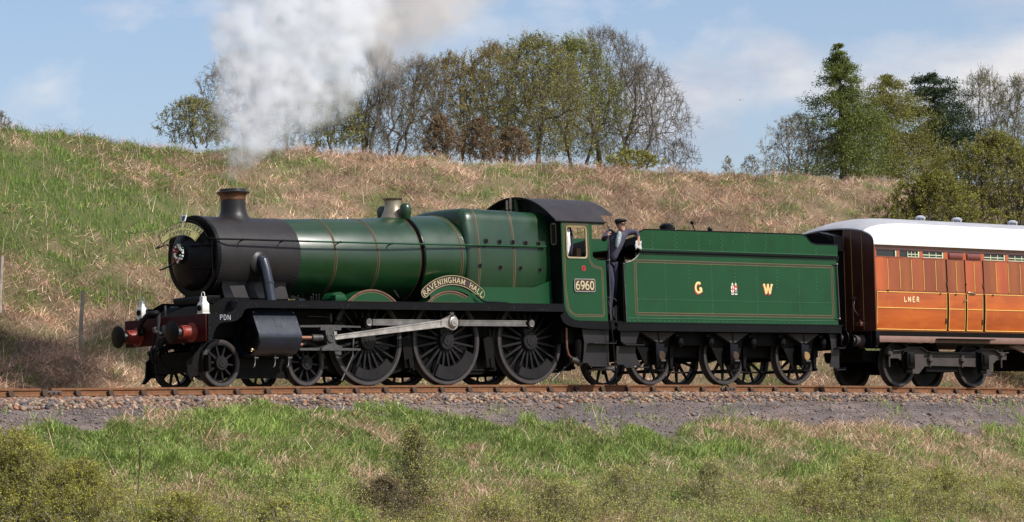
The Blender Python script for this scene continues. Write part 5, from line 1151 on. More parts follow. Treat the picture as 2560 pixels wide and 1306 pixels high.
# front weatherboard in butted pieces round two spectacle windows
zr = lambda y: 3.425 + .575*(1-(abs(y)/1.315)**2.15)
m = MB(); xs0, xs1 = 8.79, 8.815
for s in (-1,1):
    ya, yb, yc, yd = 1.30, 1.16, 1.02, .0
    def pan(y0,y1,z0,z1=None):
        n=5; ys=[y0+(y1-y0)*k/n for k in range(n+1)]
        top = [(s*y, (zr(y)-.012) if z1 is None else z1) for y in ys]; m.prismx([(s*y0,z0)]+top+[(s*y1,z0)], xs0, xs1)
    pan(1.30,1.17,1.35); pan(1.17,1.03,3.38); pan(1.17,1.03,1.35,2.95); pan(1.03,.0,1.35)
m.build('cab_front', M_black, loco); m = MB(); m.box(8.80,8.806,-1.165,-1.035,2.955,3.375); m.box(8.80,8.806,1.035,1.165,2.955,3.375); m.build('spectacle_glass', M_glass, loco)
m = MB()
for s in (-1,1): m.path_ribbon(rrect(s*1.10-.075,s*1.10+.075,2.94,3.39,.05), .02, 0, .01, closed=True)
m.v = [(8.785+y, x, z) for x,y,z in m.v]; m.build('spectacle_frame', M_brass, loco)
# roof
m = MB(); secs = []; n = 28
def roofsec(x, lim=1.33, dz=0, th=.018):
    ys = [lim*(-1+2*k/n) for k in range(n+1)]
    return [(x,y,zr(min(abs(y),1.315))+dz+th) for y in ys] + [(x,y,zr(min(abs(y),1.315))+dz) for y in ys[::-1]]
m.ring_strip([roofsec(8.62), roofsec(cabx1+.02)]); rf = m.build('cab_roof', M_roof, loco)
m = MB()
def lim_at(x):
    q = min(1, (x-cabx1-.02)/.10); return 1.33-.22*sqrt(max(0,1-(1-q)**2))
m.ring_strip([roofsec(x, lim_at(x)) for x in (cabx1+.021, cabx1+.035, cabx1+.06, cabx1+.09, cabx1+.12, cabx1+.25, cabx1+.38, cabx1+.46)]); m.build('roof_extension', M_roof, rf)
m = MB(); 
for s in (-1,1): m.bbox(8.62,cabx1+.04,s*1.33-.015,s*1.33+.015,3.405,3.43,.004)
m.tube([(8.62,y,zr(min(abs(y),1.315))+.02) for y in [1.33*(-1+2*k/24) for k in range(25)]], .014, 6); m.build('rain_strip', M_black, rf)
m = MB()
def rn(y): d = .001; return (0, -(zr(abs(y)+d)-zr(abs(y)))/d*(-1 if y<0 else 1), 1)
for y in (-1.28,-1.0,-.62,-.3): 
    for x in np.arange(8.75, cabx1, .16 if y == -1.28 else .42): m.rivets([(x,y,zr(abs(y))+.018),(x+.05,y+.04,zr(abs(y+.04))+.018)], .011, Vector((0,-.45,.9)), .009)
m.build('roof_rivets', M_roof, rf)
# inside: backhead, brackets, a wooden seat box
m = MB(); m.prismx([(-.85,1.35),(-.9,2.6),(-.75,3.2),(.75,3.2),(.9,2.6),(.85,1.35)], 8.83, 9.0); m.build('backhead', M_dark, loco)
m = MB(); x0,z1 = A(1434,622,-1.0); x1,z0 = A(1445,643,-1.0); m.bbox(x0,x1,-1.1,-.85,1.4,z1,.01); m.build('wooden_seat', mat('seat_wood',(.16,.08,.035),.6), loco)
# cab rear pillar, grab rails
m = MB(); m.cyl(at(1520.5,563,Y=-1.34), at(1527,803,Y=-1.34), .013, n=8); m.cyl(at(1523.4,651,Y=-1.34), (at(1523.4,651,Y=-1.34)+Vector((-.06,.02,0))), .012, n=6)
for v in (566,651): m.sphere(at(1520.5+(v-563)*.027,v,Y=-1.34), .022, 8, 5)
m.build('cab_grab_rail', M_steeld, loco)
m = MB(); m.cyl(at(1527.5,803,Y=-1.36), at(1543,965,Y=-1.36), .017, n=8); m.build('injector_drain_pipe', M_black, loco)
m = MB(); m.tube([at(u,v,Y=-1.30) for u,v in ((1518,744),(1527,744),(1537,748),(1541,753))], .012, 6); m.tube([at(u,v,Y=-1.28) for u,v in ((1521,752),(1530,800))], .012, 6); m.build('fall_plate_chain', M_steeld, loco)
# cab steps
m = MB(); m.prism([A(u,v,-1.2) for u,v in ((1454,822),(1521,822),(1521,857),(1522,916),(1473,916),(1469,908),(1456,908),(1459,880),(1460,855),(1456,835))], -1.21, -1.19)
m.build('cab_step_plate', M_smoke, loco)
for (u0,v0,u1) in ((1478,859,1536),(1472,916,1538)):
    m = MB(); a = A(u0,v0,-1.33)[0]; b_ = A(u1,v0,-1.33)[0]; z = A((u0+u1)/2,v0,-1.33)[1]
    m.bbox(a,b_,-1.40,-1.19,z-.008,z+.008,.003); m.bbox(b_-.008,b_,-1.40,-1.2,z,z+.07,.003); m.rivets([(a+.07+.14*k,-1.212,z+.04) for k in range(4)], .012, h=.01); m.build('cab_step', M_smoke, loco)
# injector, copper pipe and odds
m = MB(); m.tube([at(u,v,Y=-1.05) for u,v in ((1416,820),(1416,840),(1417,870),(1421,887),(1430,897),(1436,899))], .026, 10); m.build('copper_feed_pipe', M_copper, loco)
m = MB(); m.cyl(at(1427,898,Y=-1.05), at(1452,908,Y=-1.05), .06, .075, n=14); m.cyl(at(1441,892,Y=-1.05), at(1447,915,Y=-1.05), .04, n=10); m.tube([at(u,v,Y=-1.1) for u,v in ((1470,929),(1480,924),(1490,922),(1525,922),(1537,925))], .04, 10); m.build('injector', M_steeld, loco)
m = MB(); q = at(1449,850,Y=-1.05); m.lathe([(-.42,.15),(.0,.15),(.02,.13),(.05,.05),(.05,.0001)], (q.x,-1.0,q.z), 'Z', 18, close=False); q = at(1452,838,Y=-1.05); m.cyl((q.x,-1.05,q.z-.04),(q.x,-1.05,q.z+.02),.075,.07,n=16); m.build('sandbox', M_frame, loco)
m = MB(); m.box(9.0,10.3,-1.0,1.0,.85,1.28); m.build('dragbox', M_frame, loco)
# ================================================================== tender
TT = Matrix.Translation((11.786, -.0746, -.0423)) @ Euler((.0024, .0051, -.0226)).to_matrix().to_4x4()
tender = empty('locomotive_tender', (11.786, -.0746, -.0423), (.0024, .0051, -.0226), label='green six-wheeled tender with the letters G W and a crest, coupled behind the engine', cat='tender')
def B(u, v, Y): p = at(u, v, Y=Y, M=TT); return (p.x, p.z)
def Bp(u, v, Y): return at(u, v, Y=Y, M=TT)
tw_ = wheel_parts('tender', .6287, 10, .15, .03, None, sp_w=(.06,.045))
for X in (0, 2.286, 4.572):
    for s in (-1,1): tw_(tender, 'tender_wheel', X, .745*s, .6287, s, phase=.15*X)
m = MB()
for X in (0,2.286,4.572): m.cyl((X,-.95,.6287),(X,.95,.6287),.08,n=14)
m.build('axles', M_frame, tender)
TY = -1.22
zb, _ = B(1575,812,-1.24)[1], 0
x0 = B(1566,805,TY)[0]; x1 = B(2096,811,TY)[0]
zt = B(1800,634,TY)[1]               # underside of the flare
zbot = B(1800,809,TY)[1]
# side sheets
for s in (-1,1):
    m = MB(); P = [B(u,v,TY) for u,v in ((1566,806),(1562,658),(1568,656),(1578,653),(1588,646),(1595,638),(1600,628))]
    zt2 = P[-1][1]
    P = P + [(x1, zt2-.01), (x1, P[0][1])]
    yy = (TY, TY+.01) if s < 0 else (-TY-.01, -TY); m.prism(P, *yy); side = m.build('tank_side', M_greenT, tender)
    # flare: leans outwards towards the top
    Q = [B(u,v,-1.27) for u,v in ((1600,626),(1594,620),(1590,605),(1592,590),(1598,580),(1609,573.8),(1990,586),(2004,587.5),(2014,592),(2020,600),(2028,608),(2040,611.5),(2093,613),(2094,641))]
    zl = Q[0][1]; zh = Q[5][1]
    fl = MB(); n = len(Q); yo = lambda z: -(1.27 + .02*max(0,(z-zl)/(zh-zl)))
    vs = [(x, (yo(z))*(-s), z) for x,z in Q] + [(x, (yo(z)+.012)*(-s), z) for x,z in Q]
    fl.add(vs, [tuple(range(n)), tuple(range(2*n-1,n-1,-1))]+[(i,n+i,n+(i+1)%n,(i+1)%n) for i in range(n)])
    flare = fl.build('tank_flare', M_greenT, tender, smooth=20)
    if s < 0:
        bd = MB(); bd.tube([(x, yo(z)+.004, z) for x,z in Q[:-1]], .014, 8); bd.build('flare_beading', M_black, flare)
        bd = MB(); bd.bbox(Q[0][0]-.02, x1+.01, TY-.055, TY+.01, zt2-.03, zt2+.012, .006); bd.build('tank_ledge', M_black, tender)
        bd = MB(); bd.tube([(x,TY-.006,z) for x,z in [B(u,v,TY) for u,v in ((1563,656),(1568,656),(1578,653),(1588,646),(1595,638),(1599,629))]], .012, 6); bd.build('front_beading', M_steel, tender)
# end and top plates, coal space, things on top
m = MB(); m.box(x1-.02,x1,-1.2,1.2,zbot,3.3); m.box(x0+.3,x1-.03,-1.2,1.2,2.9,2.95); m.box(x0+.02,x0+.04,-1.2,1.2,1.3,2.75); m.prism([(x0+.1,2.9),(x0+.1,3.10),(x0+1.0,3.32),(x0+1.02,3.32),(x0+1.02,2.9)], -.95, -.93)
m.prism([(x0+.1,2.9),(x0+.1,3.10),(x0+1.0,3.32),(x0+1.02,3.32),(x0+1.02,2.9)], .93, .95)
m.build('tank_top', M_black, tender)
m = MB(); rnd = random.Random(3)
for k in range(150):
    x = rnd.uniform(.6,3.6); y = rnd.uniform(-.75,.75); r = rnd.uniform(.06,.12); m.sphere((x,y,3.05+.20*(1-abs(y)/.9)), r, 6, 4, (1,.8,.7))
m.build('coal_heap', M_coal, tender)['kind'] = 'stuff'
m = MB(); q = Bp(1730,557,0.2); m.sphere(q, .045, 10, 6); m.tube([q, q+Vector((.05,.0,-.12)), q+Vector((.16,0,-.3))], .014, 6); m.build('fire_iron', M_black, tender)
m = MB(); q = Bp(1666,565,.3); m.lathe([(-.15,.16),(.0,.16),(.05,.10),(.06,.0001)], q, 'Z', 16, close=False); q = Bp(1683,571,.3); m.sphere(q,.05,8,5); q = Bp(1775,574,.3); m.sphere(q, .06, 8, 5); m.build('water_filler', M_black, tender)
m = MB(); q0 = x1; m.prismx([(-1.25,3.12),(-1.2,3.22),(-1.0,3.38),(-.6,3.47),(0,3.5),(.6,3.47),(1.0,3.38),(1.2,3.22),(1.25,3.12),(1.1,3.12),(0,3.12),(-1.1,3.12)], x1-.03, x1-.01); m.build('rear_screen', M_dark, tender)
# lining
def rr(pxs, Y, r=.06):
    (a, d), (b, c) = B(*pxs[0], Y), B(*pxs[1], Y); return a, b, c, d
la, lb = B(1587,653.5,TY)[0], B(2079,665,TY)[0]
lz1 = (B(1587,653.5,TY)[1]+B(2076,666.5,TY)[1])/2; lz0 = (B(1592,785,TY)[1]+B(2076,792,TY)[1])/2
Pn = rrect(la,lb,lz0,lz1,.05)
m = MB(); m.path_ribbon(Pn, .030, TY, .003, closed=True); ln_ = m.build('black_lining', M_ink, tender)
for k in (-.026,.026):
    m = MB(); m.path_ribbon(rrect(la+k,lb-k,lz0+k,lz1-k,.05-k*.6), .010, TY, .002, closed=True); m.build('orange_lining', M_orange, tender)
# rivets
m = MB(); rp_ = []
for u, v0, v1, n in ((1662,660,782,19),(1721,668,716,6),(1778,664,782,19),(1836,666,702,5),(1891,667,782,19),(1941,676,720,6),(1996,668,784,19),(2040,680,723,6)):
    a = Bp(u,v0,TY); b = Bp(u+4*(v1-v0)/120,v1,TY); b.x = a.x
    for k in range(n): rp_.append((a.x, TY, a.z+(b.z-a.z)*k/(n-1)))
zrow = B(1800,753,TY)[1]; xa = B(1598,750,TY)[0]
rp_ += [(x,TY,zrow) for x in np.arange(xa, x1-.05, .078)]
xr = B(1592,700,TY)[0]; rp_ += [(xr,TY,z) for z in np.arange(zbot+.06, zt2-.05, .046)]
for zz in (zbot+.085,): rp_ += [(x,TY,zz) for x in np.arange(x0+.1, x1-.02, .036)]
rp_ += [(x,TY,zbot+.03) for x in np.arange(x0+.1, x1-.02, .15)]
m.rivets(rp_, .017, h=.018)
fr_ = []
yo_ = lambda z: -(1.27 + .02*max(0,(z-zl)/(zh-zl))) - .001
for u in (1629,1687,1745,1803,1860,1913,1980,2038):
    a = Bp(u,580 if u < 2000 else 612,-1.27); 
    for k, z in enumerate(np.arange(zl+.03, zh-.05 if u < 2000 else zl+.2, .045)): fr_.append((a.x+(.02 if k%2 else -.02), yo_(z), z))
for u,v in ((1714,601),(1714,605),(1714,609),(1777,603),(1777,608),(1777,612),(1833,604),(1833,609),(1833,613),(1872,587),(1872,594),(1872,602),(1872,609),(1610,597),(1673,580)): a = Bp(u,v,-1.3); fr_.append((a.x,yo_(a.z),a.z))
fr_ += [(x,yo_(zl+.025),zl+.025) for x in np.arange(Q[0][0]+.05, x1-.02, .055)]
m.rivets(fr_, .017, h=.018); o = m.build('tank_rivets', mat('rivet_glint_paint',(.06,.15,.08),.3,coat=.5), tender); o['kind'] = 'stuff'  # rivets paler than the tank: their glints are put into the colour
# letters and crest
M_lred = mat('letter_red_shade', (.30,.035,.02), .5); M_lblk = mat('letter_black_shade', (.012,.02,.012), .5)
for ch_2, uc, vc in (('G',1746,719.5),('W',1919.5,723)):
    c = Bp(uc,vc,TY); hh = .225
    for dx, dz, m_, off, nm in ((.035,-.045,M_lblk,.001,'letter_shadow'),(-.022,-.028,M_lred,.003,'letter_shade'),(0,0,M_gold,.006,'tender_letter')):
        q = MB(); lettering(q, ch_2, hh, lambda s_,t,d: (c.x+s_+dx, TY-d, c.z-hh/2+t+dz), w=.22, thick=.002, serif=.15, off=off); q.build(nm, m_, tender)
c = Bp(1835,721.5,TY); M_cw = mat('crest_white', (.72,.70,.66), .5, var=.1); M_cr = mat('crest_red', (.55,.05,.04), .5, var=.1); M_cg = mat('crest_teal', (.08,.30,.22), .5, var=.1); M_cy = mat('crest_cream', (.62,.56,.40), .5, var=.1)
def quad(name, pts, m_, off, par): q = MB(); q.prism([(c.x+x,c.z+z) for x,z in pts], TY-off, TY-off+.002); return q.build(name, m_, par)
crest = empty('crest', parent=tender)
for k in (-1,1):
    ox = k*.052
    quad('crest_shield', [(ox-.045,.055),(ox-.045,-.06),(ox-.03,-.095),(ox,-.105),(ox+.03,-.095),(ox+.045,-.06),(ox+.045,.055)], M_cw if k<0 else M_cr, .004, crest)
    quad('crest_scroll', [(ox-.05,-.105),(ox-.035,-.135),(ox,-.145),(ox+.035,-.135),(ox+.05,-.105),(ox+.03,-.115),(ox,-.12),(ox-.03,-.115)], M_cw, .005, crest)
    quad('crest_helm', [(ox-.022,.06),(ox-.03,.095),(ox-.008,.115),(ox+.0,.14),(ox+.012,.115),(ox+.03,.095),(ox+.022,.06)], M_cy, .005, crest)
quad('crest_cross', [(-.062,.055),(-.042,.055),(-.042,-.095),(-.062,-.095)], M_cr, .007, crest); quad('crest_cross', [(-.095,-.005),(-.0635,-.005),(-.0635,-.03),(-.095,-.03)], M_cr, .007, crest); quad('crest_cross', [(-.0405,-.005),(-.009,-.005),(-.009,-.03),(-.0405,-.03)], M_cr, .007, crest)
quad('crest_ship', [(.015,.0),(.03,.02),(.05,-.0),(.08,.01),(.075,-.03),(.05,-.015),(.03,-.035)], M_cw, .007, crest); quad('crest_sea', [(.012,-.045),(.09,-.03),(.092,-.07),(.06,-.095),(.03,-.08)], M_cg, .007, crest)
# running plate and valance, frames
m = MB(); a = B(1536,808,-1.29); b = B(2108,817,-1.29); m.box(a[0]+.02,b[0],-1.30,1.30,zbot-.022,zbot-.002)
m.box(a[0]+.1,b[0]-.06,-1.285,-1.265,zbot-.19,zbot-.022); m.box(a[0]+.1,b[0]-.06,1.265,1.285,zbot-.19,zbot-.022)
m.bbox(b[0]-.075,b[0]-.04,-1.28,1.28,.84,zbot-.022,.004)
m.build('running_plate', M_black, tender)
fz = zbot-.19
m = MB()
for s in (-1,1):
    for (xa_,xb_) in ((-.93,-.55),(.62,1.68),(2.9,3.98),(5.18,5.6)):
        m.prism([(xa_,fz),(xa_,.86),(xb_,.86),(xb_,fz)], s*.93-.012, s*.93+.012)
    for X in (0,2.286,4.572):
        m.prism([(X-.62,fz),(X-.55,.86),(X-.22,.30),(X-.15,.30),(X-.17,1.0),(X-.17,fz)], s*.935-.012, s*.935+.012)
        m.prism([(X+.17,fz),(X+.17,.30),(X+.24,.30),(X+.45,.95),(X+.62,fz)], s*.935-.012, s*.935+.012)
        m.prism([(X-.168,fz),(X-.168,.88),(X+.168,.88),(X+.168,fz)], s*.935-.012, s*.935+.012)
m.box(-.9,5.55,-.6,.6,.62,1.2)
m.build('frame_plate', M_frame, tender)
for X in (0,2.286,4.572):
    b_ = MB(); b_.bbox(X-.145,X+.145,-1.12,-.95,.42,.88,.015); b_.bbox(X-.15,X-.05,-1.16,-1.1,.44,.90,.008)
    ab = b_.build('axlebox', M_black, tender)
    b_ = MB(); b_.lathe([(-.05,.0001),(-.05,.085),(-.03,.10),(0,.105)], (X+.02,-1.12,.62), 'Y', 20, close=False); b_.build('axlebox_cover', M_chair if X < 4 else mat('ochre_cover',(.22,.13,.04),.6,dirt=(.06,.04,.03,.5)), ab)
    b_ = MB()
    for a_ in (50,135,230,310): b_.cyl((X+.02+.095*cos(radians(a_)),-1.15,.62+.095*sin(radians(a_))),(X+.02+.095*cos(radians(a_)),-1.10,.62+.095*sin(radians(a_))),.016,n=6)
    b_.bbox(X-.02,X+.13,-1.17,-1.1,.49,.53,.006); b_.build('cover_bolts', M_steeld, ab)
    # leaf spring shown as an inverted stack, with hangers
    for lf in range(6):
        q = MB(); h_ = .50-.075*lf; z1_ = fz-.015-.036*lf
        q.prism([(X-h_,z1_),(X+h_,z1_),(X+h_-.03,z1_-.030),(X-h_+.03,z1_-.030)], -1.10, -1.0); q.build('spring_leaf', M_bogie, tender)
    q = MB(); q.box(X-.02,X+.02,-1.115,-.99,.9,fz); q.build('spring_buckle', M_black, tender)
    for dx in (-.72,.72):
        if X+dx < -.6: continue
        h_ = MB(); h_.cyl((X+dx*.93,-1.05,fz-.02),(X+dx*.93,-1.05,.83),.018,n=8); h_.lathe([(.0,.085),(.10,.085),(.13,.07),(.15,.0001)], (X+dx*.93,-1.05,.90), 'Z', 16); h_.lathe([(0,.05),(.06,.075),(.09,.085)], (X+dx*.93,-1.05,.81), 'Z', 16); h_.bbox(X+dx*.93-.12,X+dx*.93-.05,-1.08,-1.0,1.02,1.12,.01)
        h_.build('spring_hanger', M_black, tender)
    q = MB(); q.prism([(X+.55,.85),(X+.66,.85),(X+.63,.32),(X+.56,.30)], -.86,-.80); q.cyl((X+.6,-.9,.33),(X+.6,.9,.33),.035,n=8); q.bbox(X-.2,X+.3,-.97,-.93,.28,.33,.005); q.bbox(X+.12,X+.24,-.99,-.92,.33,.45,.02); q.build('tender_brake_gear', M_frame, tender)
m = MB(); m.cyl((-.5,-.5,.28),(5.3,-.5,.28),.02,n=8); m.build('brake_pull_rod', M_frame, tender)
# steps, front and rear
m = MB()
m.prism([B(u,v,-1.16) for u,v in ((1550,827),(1600,829),(1596,838),(1591,850),(1590,860),(1558,860),(1558,856),(1552,855))], -1.165, -1.15)
m.prism([B(u,v,-1.16) for u,v in ((1541,866),(1589,866),(1588,880),(1592,896),(1602,914),(1562,918),(1560,912),(1541,912))], -1.165, -1.15)
for (u0,v0,u1) in ((1559,863,1607),(1561,919,1618)):
    a = B(u0,v0,-1.28)[0]; b_ = B(u1,v0,-1.28)[0]; z = B(u0,v0,-1.28)[1]
    m.bbox(a,b_,-1.34,-1.15,z-.008,z+.008,.003); m.bbox(b_-.008,b_,-1.34,-1.16,z,z+.07,.003); m.rivets([(a+.07+.11*k,-1.166,z+.05) for k in range(4)], .012, h=.01)
m.build('tender_front_steps', M_smoke, tender)
m = MB(); P = [B(u,v,-1.16) for u,v in ((2072,835),(2094,835),(2094,864),(2097,864),(2098,922),(2088,922),(2084,918),(2074,917),(2078,895),(2078,870),(2076,852))]
m.prism(P, -1.165, -1.15)
for (u0,v0,u1) in ((2092,871,2109),(2087,925,2110)):
    a = B(u0,v0,-1.28)[0]; b_ = B(u1,v0,-1.28)[0]; z = B(u0,v0,-1.28)[1]
    m.bbox(a,b_,-1.34,-1.15,z-.008,z+.008,.003); m.bbox(b_-.008,b_,-1.34,-1.16,z,z+.06,.003)
m.build('tender_rear_steps', M_smoke, tender)
m = MB(); m.cyl(Bp(1559,657,-1.26), Bp(1566.5,806,-1.26), .014, n=8); m.sphere(Bp(1559.5,660,-1.26),.02,8,5); m.build('front_grab_rail', M_steeld, tender)
m = MB(); m.cyl(Bp(2092,662,-1.25), Bp(2099,798,-1.25), .016, n=8)
for v in (662,798): q = Bp(2092+(v-662)*.051,v,-1.25); m.sphere(q,.03,8,5); m.cyl(q,(q.x-.12,q.y+.02,q.z),.012,n=6)
m.build('rear_grab_rail', M_steeld, tender)
m = MB(); m.box(x0-.42,x0+.02,-1.0,1.0,1.30,1.34); m.box(x0-.03,x0+.02,-1.18,-.85,1.34,2.62); m.box(x0-.25,x0-.2,.9,1.2,1.3,2.7); m.build('tender_front_plate', M_dark, tender)
m = MB(); m.prism([B(u,v,-1.0) for u,v in ((1530,806),(1530,772),(1538,765),(1542,762),(1552,762),(1552,806))], -1.02,-.98); m.build('fall_plate', M_smoke, tender)
for y in (-.87,.87): buffer_(tender, b[0]-.04, y, 1.054, 1, .46)
# ================================================================== carriage
TC = Matrix.Translation((19.861, -.279, -.151)) @ Euler((.0021, .0113, -.0399)).to_matrix().to_4x4()
coach = empty('railway_carriage', (19.861, -.279, -.151), (.0021, .0113, -.0399), label='varnished teak railway carriage with white roof behind the tender', cat='railway carriage')
def D(u, v, Y): p = at(u, v, Y=Y, M=TC); return (p.x, p.z)
def Dp(u, v, Y): return at(u, v, Y=Y, M=TC)
KY = -1.345
kx0 = D(2187,700,KY)[0]; kx1 = kx0+18.4
Z = lambda u,v: D(u,v,KY)[1]
zb0 = Z(2300,829); zw0 = (Z(2190,725)+Z(2558,740))/2; zc = (Z(2190,617)+Z(2558,632))/2; 
def sidey(z):     # tumblehome below the waist, slight lean above
    t = (zw0 - z)/(zw0-zb0)
    return KY + (.055*max(0,t)**2) + (.02*max(0,(z-zw0)/(zc-zw0))**2)
def skin(name, x0_, x1_, z0_, z1_, off, th, m_, par, n=4, back=False, s=-1):
    q = MB(); zz = [z0_+(z1_-z0_)*k/n for k in range(n+1)]
    F = [(s*-(sidey(z)-off), z) for z in zz]; K = [(s*-(sidey(z)-off+th), z) for z in zz]
    q.prismx(F + K[::-1], x0_, x1_); return q.build(name, m_, par, smooth=40)
def DX_(u, v=700): return D(u, v, KY)[0]
# body shell behind the panels
zwt = (Z(2195,624)+Z(2558,641))/2; zwb = (Z(2195,639.5)+Z(2558,655))/2
skin('body_shell', kx0+.03, kx1, zb0, zwb-.01, -.012, .03, M_teakd, coach, 6)
skin('body_shell', kx0+.03, kx1, zb0, zc+.05, -.012, .03, M_teakd, coach, 6, s=1)
skin('body_shell', kx0+.03, kx1, zwt+.005, zc+.05, -.012, .03, M_teakd, coach, 2)
m = MB(); m.box(kx0+.1,kx1,-1.2,1.2,zb0,zb0+.05); m.box(kx0+.1,kx1,.35,.38,zb0,zc); m.box(kx0+.1,kx1,-1.26,1.26,zc,zc+.02); m.build('interior', M_dark, coach)
# teak panels, each plank its own
zup0 = (Z(2195,723)+Z(2558,738))/2; zup1 = (Z(2195,643)+Z(2558,658))/2
zl1 = (Z(2195,730)+Z(2558,741))/2; zlm = (Z(2195,769)+Z(2558,778))/2; zl0 = (Z(2195,821.5)+Z(2558,829.5))/2
rnd = random.Random(8); TEAK = []
for k in range(7):
    f_ = rnd.uniform(.62,1.2); g_ = rnd.uniform(.85,1.15)
    TEAK.append(mat('teak_plank_%s' % 'abcdefg'[k], (.38*f_, .082*f_*g_, .010*f_), .33, scale=1.0, coat=.4, col2=(.22*f_, .040*f_*g_, .006*f_), streak=True, dirt=(.48*f_,.125*f_,.015,.45)))
TEAKH = []
for k in range(5):
    f_ = rnd.uniform(.95,1.25); mm = mat('teak_panel_%s' % 'abcde'[k], (.46*f_, .095*f_, .009), .3, scale=1.3, coat=.45, col2=(.27*f_, .045*f_, .005), streak=True, dirt=(.62,.17,.015,.5))
    for nd in mm.node_tree.nodes:
        if nd.type == 'MAPPING': nd.inputs['Scale'].default_value = (.5, 2, 4)
    TEAKH.append(mm)
ub = [2189,2219.5,2249.5,2279,2309,2339,2364.5]                     # upper plank joints
ubd = [[2368,2390,2411],[2413.5,2435,2456.5]]
ub2 = [2459,2489.5,2520,2550]
xs = [DX_(u) for u in ub]
def plank_run(xl):
    for i in range(len(xl)-1):
        skin('plank', xl[i]+.006, xl[i+1]-.006, zup0, zup1, .012, .02, rnd.choice(TEAK), coach, 3)
    for x in xl[1:-1]:
        q = MB(); n = 5; zz = [zup0+.02+(zup1-zup0-.05)*k/n for k in range(n+1)]
        q.tube([(x, sidey(z)-.016, z) for z in zz], .010, 6); q.build('beading', M_line, coach)
plank_run(xs)
for d_ in ubd: plank_run([DX_(u) for u in d_])
x2 = [DX_(u) for u in ub2]; stp_ = x2[1]-x2[0]
while x2[-1] < kx0+7.5: x2.append(x2[-1]+stp_)
plank_run(x2)
def lower(xa, xb):
    for za, zb_ in ((zl0,zlm-.008),(zlm+.008,zl1)):
        skin('panel', xa+.012, xb-.012, za, zb_, .014, .02, rnd.choice(TEAKH), coach, 4)
    for za in (zl0-.008, zlm, zl1+.008):
        q = MB(); q.tube([(xa+.004, sidey(za)-.018, za), (xb-.004, sidey(za)-.018, za)], .010, 6); q.build('beading', M_line, coach)
    for x in (xa+.004, xb-.004):
        q = MB(); zz = [zl0-.008+(zl1-zl0+.016)*k/6 for k in range(7)]; q.tube([(x, sidey(z)-.018, z) for z in zz], .010, 6); q.build('beading', M_line, coach)
for ua, ub_ in ((2192.5,2366),(2372,2412),(2417,2456),(2463,2640),(2647,2760)):
    lower(DX_(ua,760), DX_(ub_,760))
for za, zb_, nm in ((zup0-.045,zup0-.004,'waist_rail'),(zup1+.004,zup1+.03,'window_sill_rail'),(zb0+.0,zl0-.02,'bottom_rail')):
    skin(nm, kx0, kx1, za, zb_, .010, .02, TEAK[2], coach, 2)
# windows (ventilator lights) along the top
wu = [(2190.5,2243),(2249,2300),(2307,2360),(2460,2514),(2521,2574)]
mull = [kx0+.03, DX_(2190.5,632)]
wins = [(DX_(a,632), DX_(b,640)) for a,b in wu]
stp2 = wins[-1][0]-wins[-2][0]
while wins[-1][1] < kx0+7.2: wins.append((wins[-1][0]+stp2, wins[-1][1]+stp2))
edges = [kx0+.005] + [v for w_ in wins for v in w_]
for i, (a, b_) in enumerate(wins):
    prev = kx0+.005 if i == 0 else wins[i-1][1]
    if i == 3:
        d1, d2 = (DX_(2369.5,637), DX_(2407,645)), (DX_(2415,640), DX_(2451.5,650))
        segs = [(prev,d1[0]),(d1[1],d2[0]),(d2[1],a)]
        for p_ in (d1,d2):
            q = MB(); q.bbox(p_[0]+.01,p_[1]-.01,sidey(zwt)-.05,sidey(zwt),zwb-.005,zwt-.01,.02); q.build('ventilator_hood', mat('hood_red_brown',(.14,.028,.018),.4,coat=.3), coach)
            skin('hood_back', p_[0], p_[1], zwb-.01, zwt+.005, .0, .02, TEAK[1], coach, 1)
    else: segs = [(prev,a)]
    for sa_, sb_ in segs: skin('window_pillar', sa_, sb_, zwb-.01, zwt+.005, .012, .03, TEAK[3], coach, 1)
    q = MB(); q.box(a,b_,sidey(zwt)+.025,sidey(zwt)+.031,zwb-.01,zwt+.005); wn = q.build('window', M_glass, coach)
    if i > 0:
        q = MB(); aa = a if i != 1 else (a+b_)/2-.05; yy = sidey(zwt)+.012
        hh = zwt-zwb
        for z in (zwb+.42*hh,): q.box(aa,b_,yy,yy+.01,z,z+.02)
        q.box(aa,b_,yy,yy+.01,zwb,zwb+.018)
        k_ = 3
        for j in range(k_+1): xx = aa+(b_-aa-.02)*j/k_; q.box(xx,xx+.02,yy-.002,yy+.012,zwb,zwt)
        q.build('window_bars', mat('frosted_bars',(.50,.55,.36),.6), wn)
    q = MB(); q.box(b_-.05,b_-.0,sidey(zwt)+.0,sidey(zwt)+.012,zwb,zwt); q.build('window_edge', mat('frosted_bars',(.50,.55,.36),.6), wn)
# lettering
c = Dp(2278,749,KY); yl = sidey(c.z)-.014
for dx, dz, m_, o_ in ((.012,-.012,M_lred,.001),(0,0,mat('cream_gold',(.85,.72,.42),.5),.003)):
    q = MB(); lettering(q, 'LNER', .115, lambda s_,t,d: (c.x+s_+dx, yl-d, c.z-.0575+t+dz), w=.16, thick=.002, serif=.10, gap=.50, off=o_); q.build('company_lettering', m_, coach)
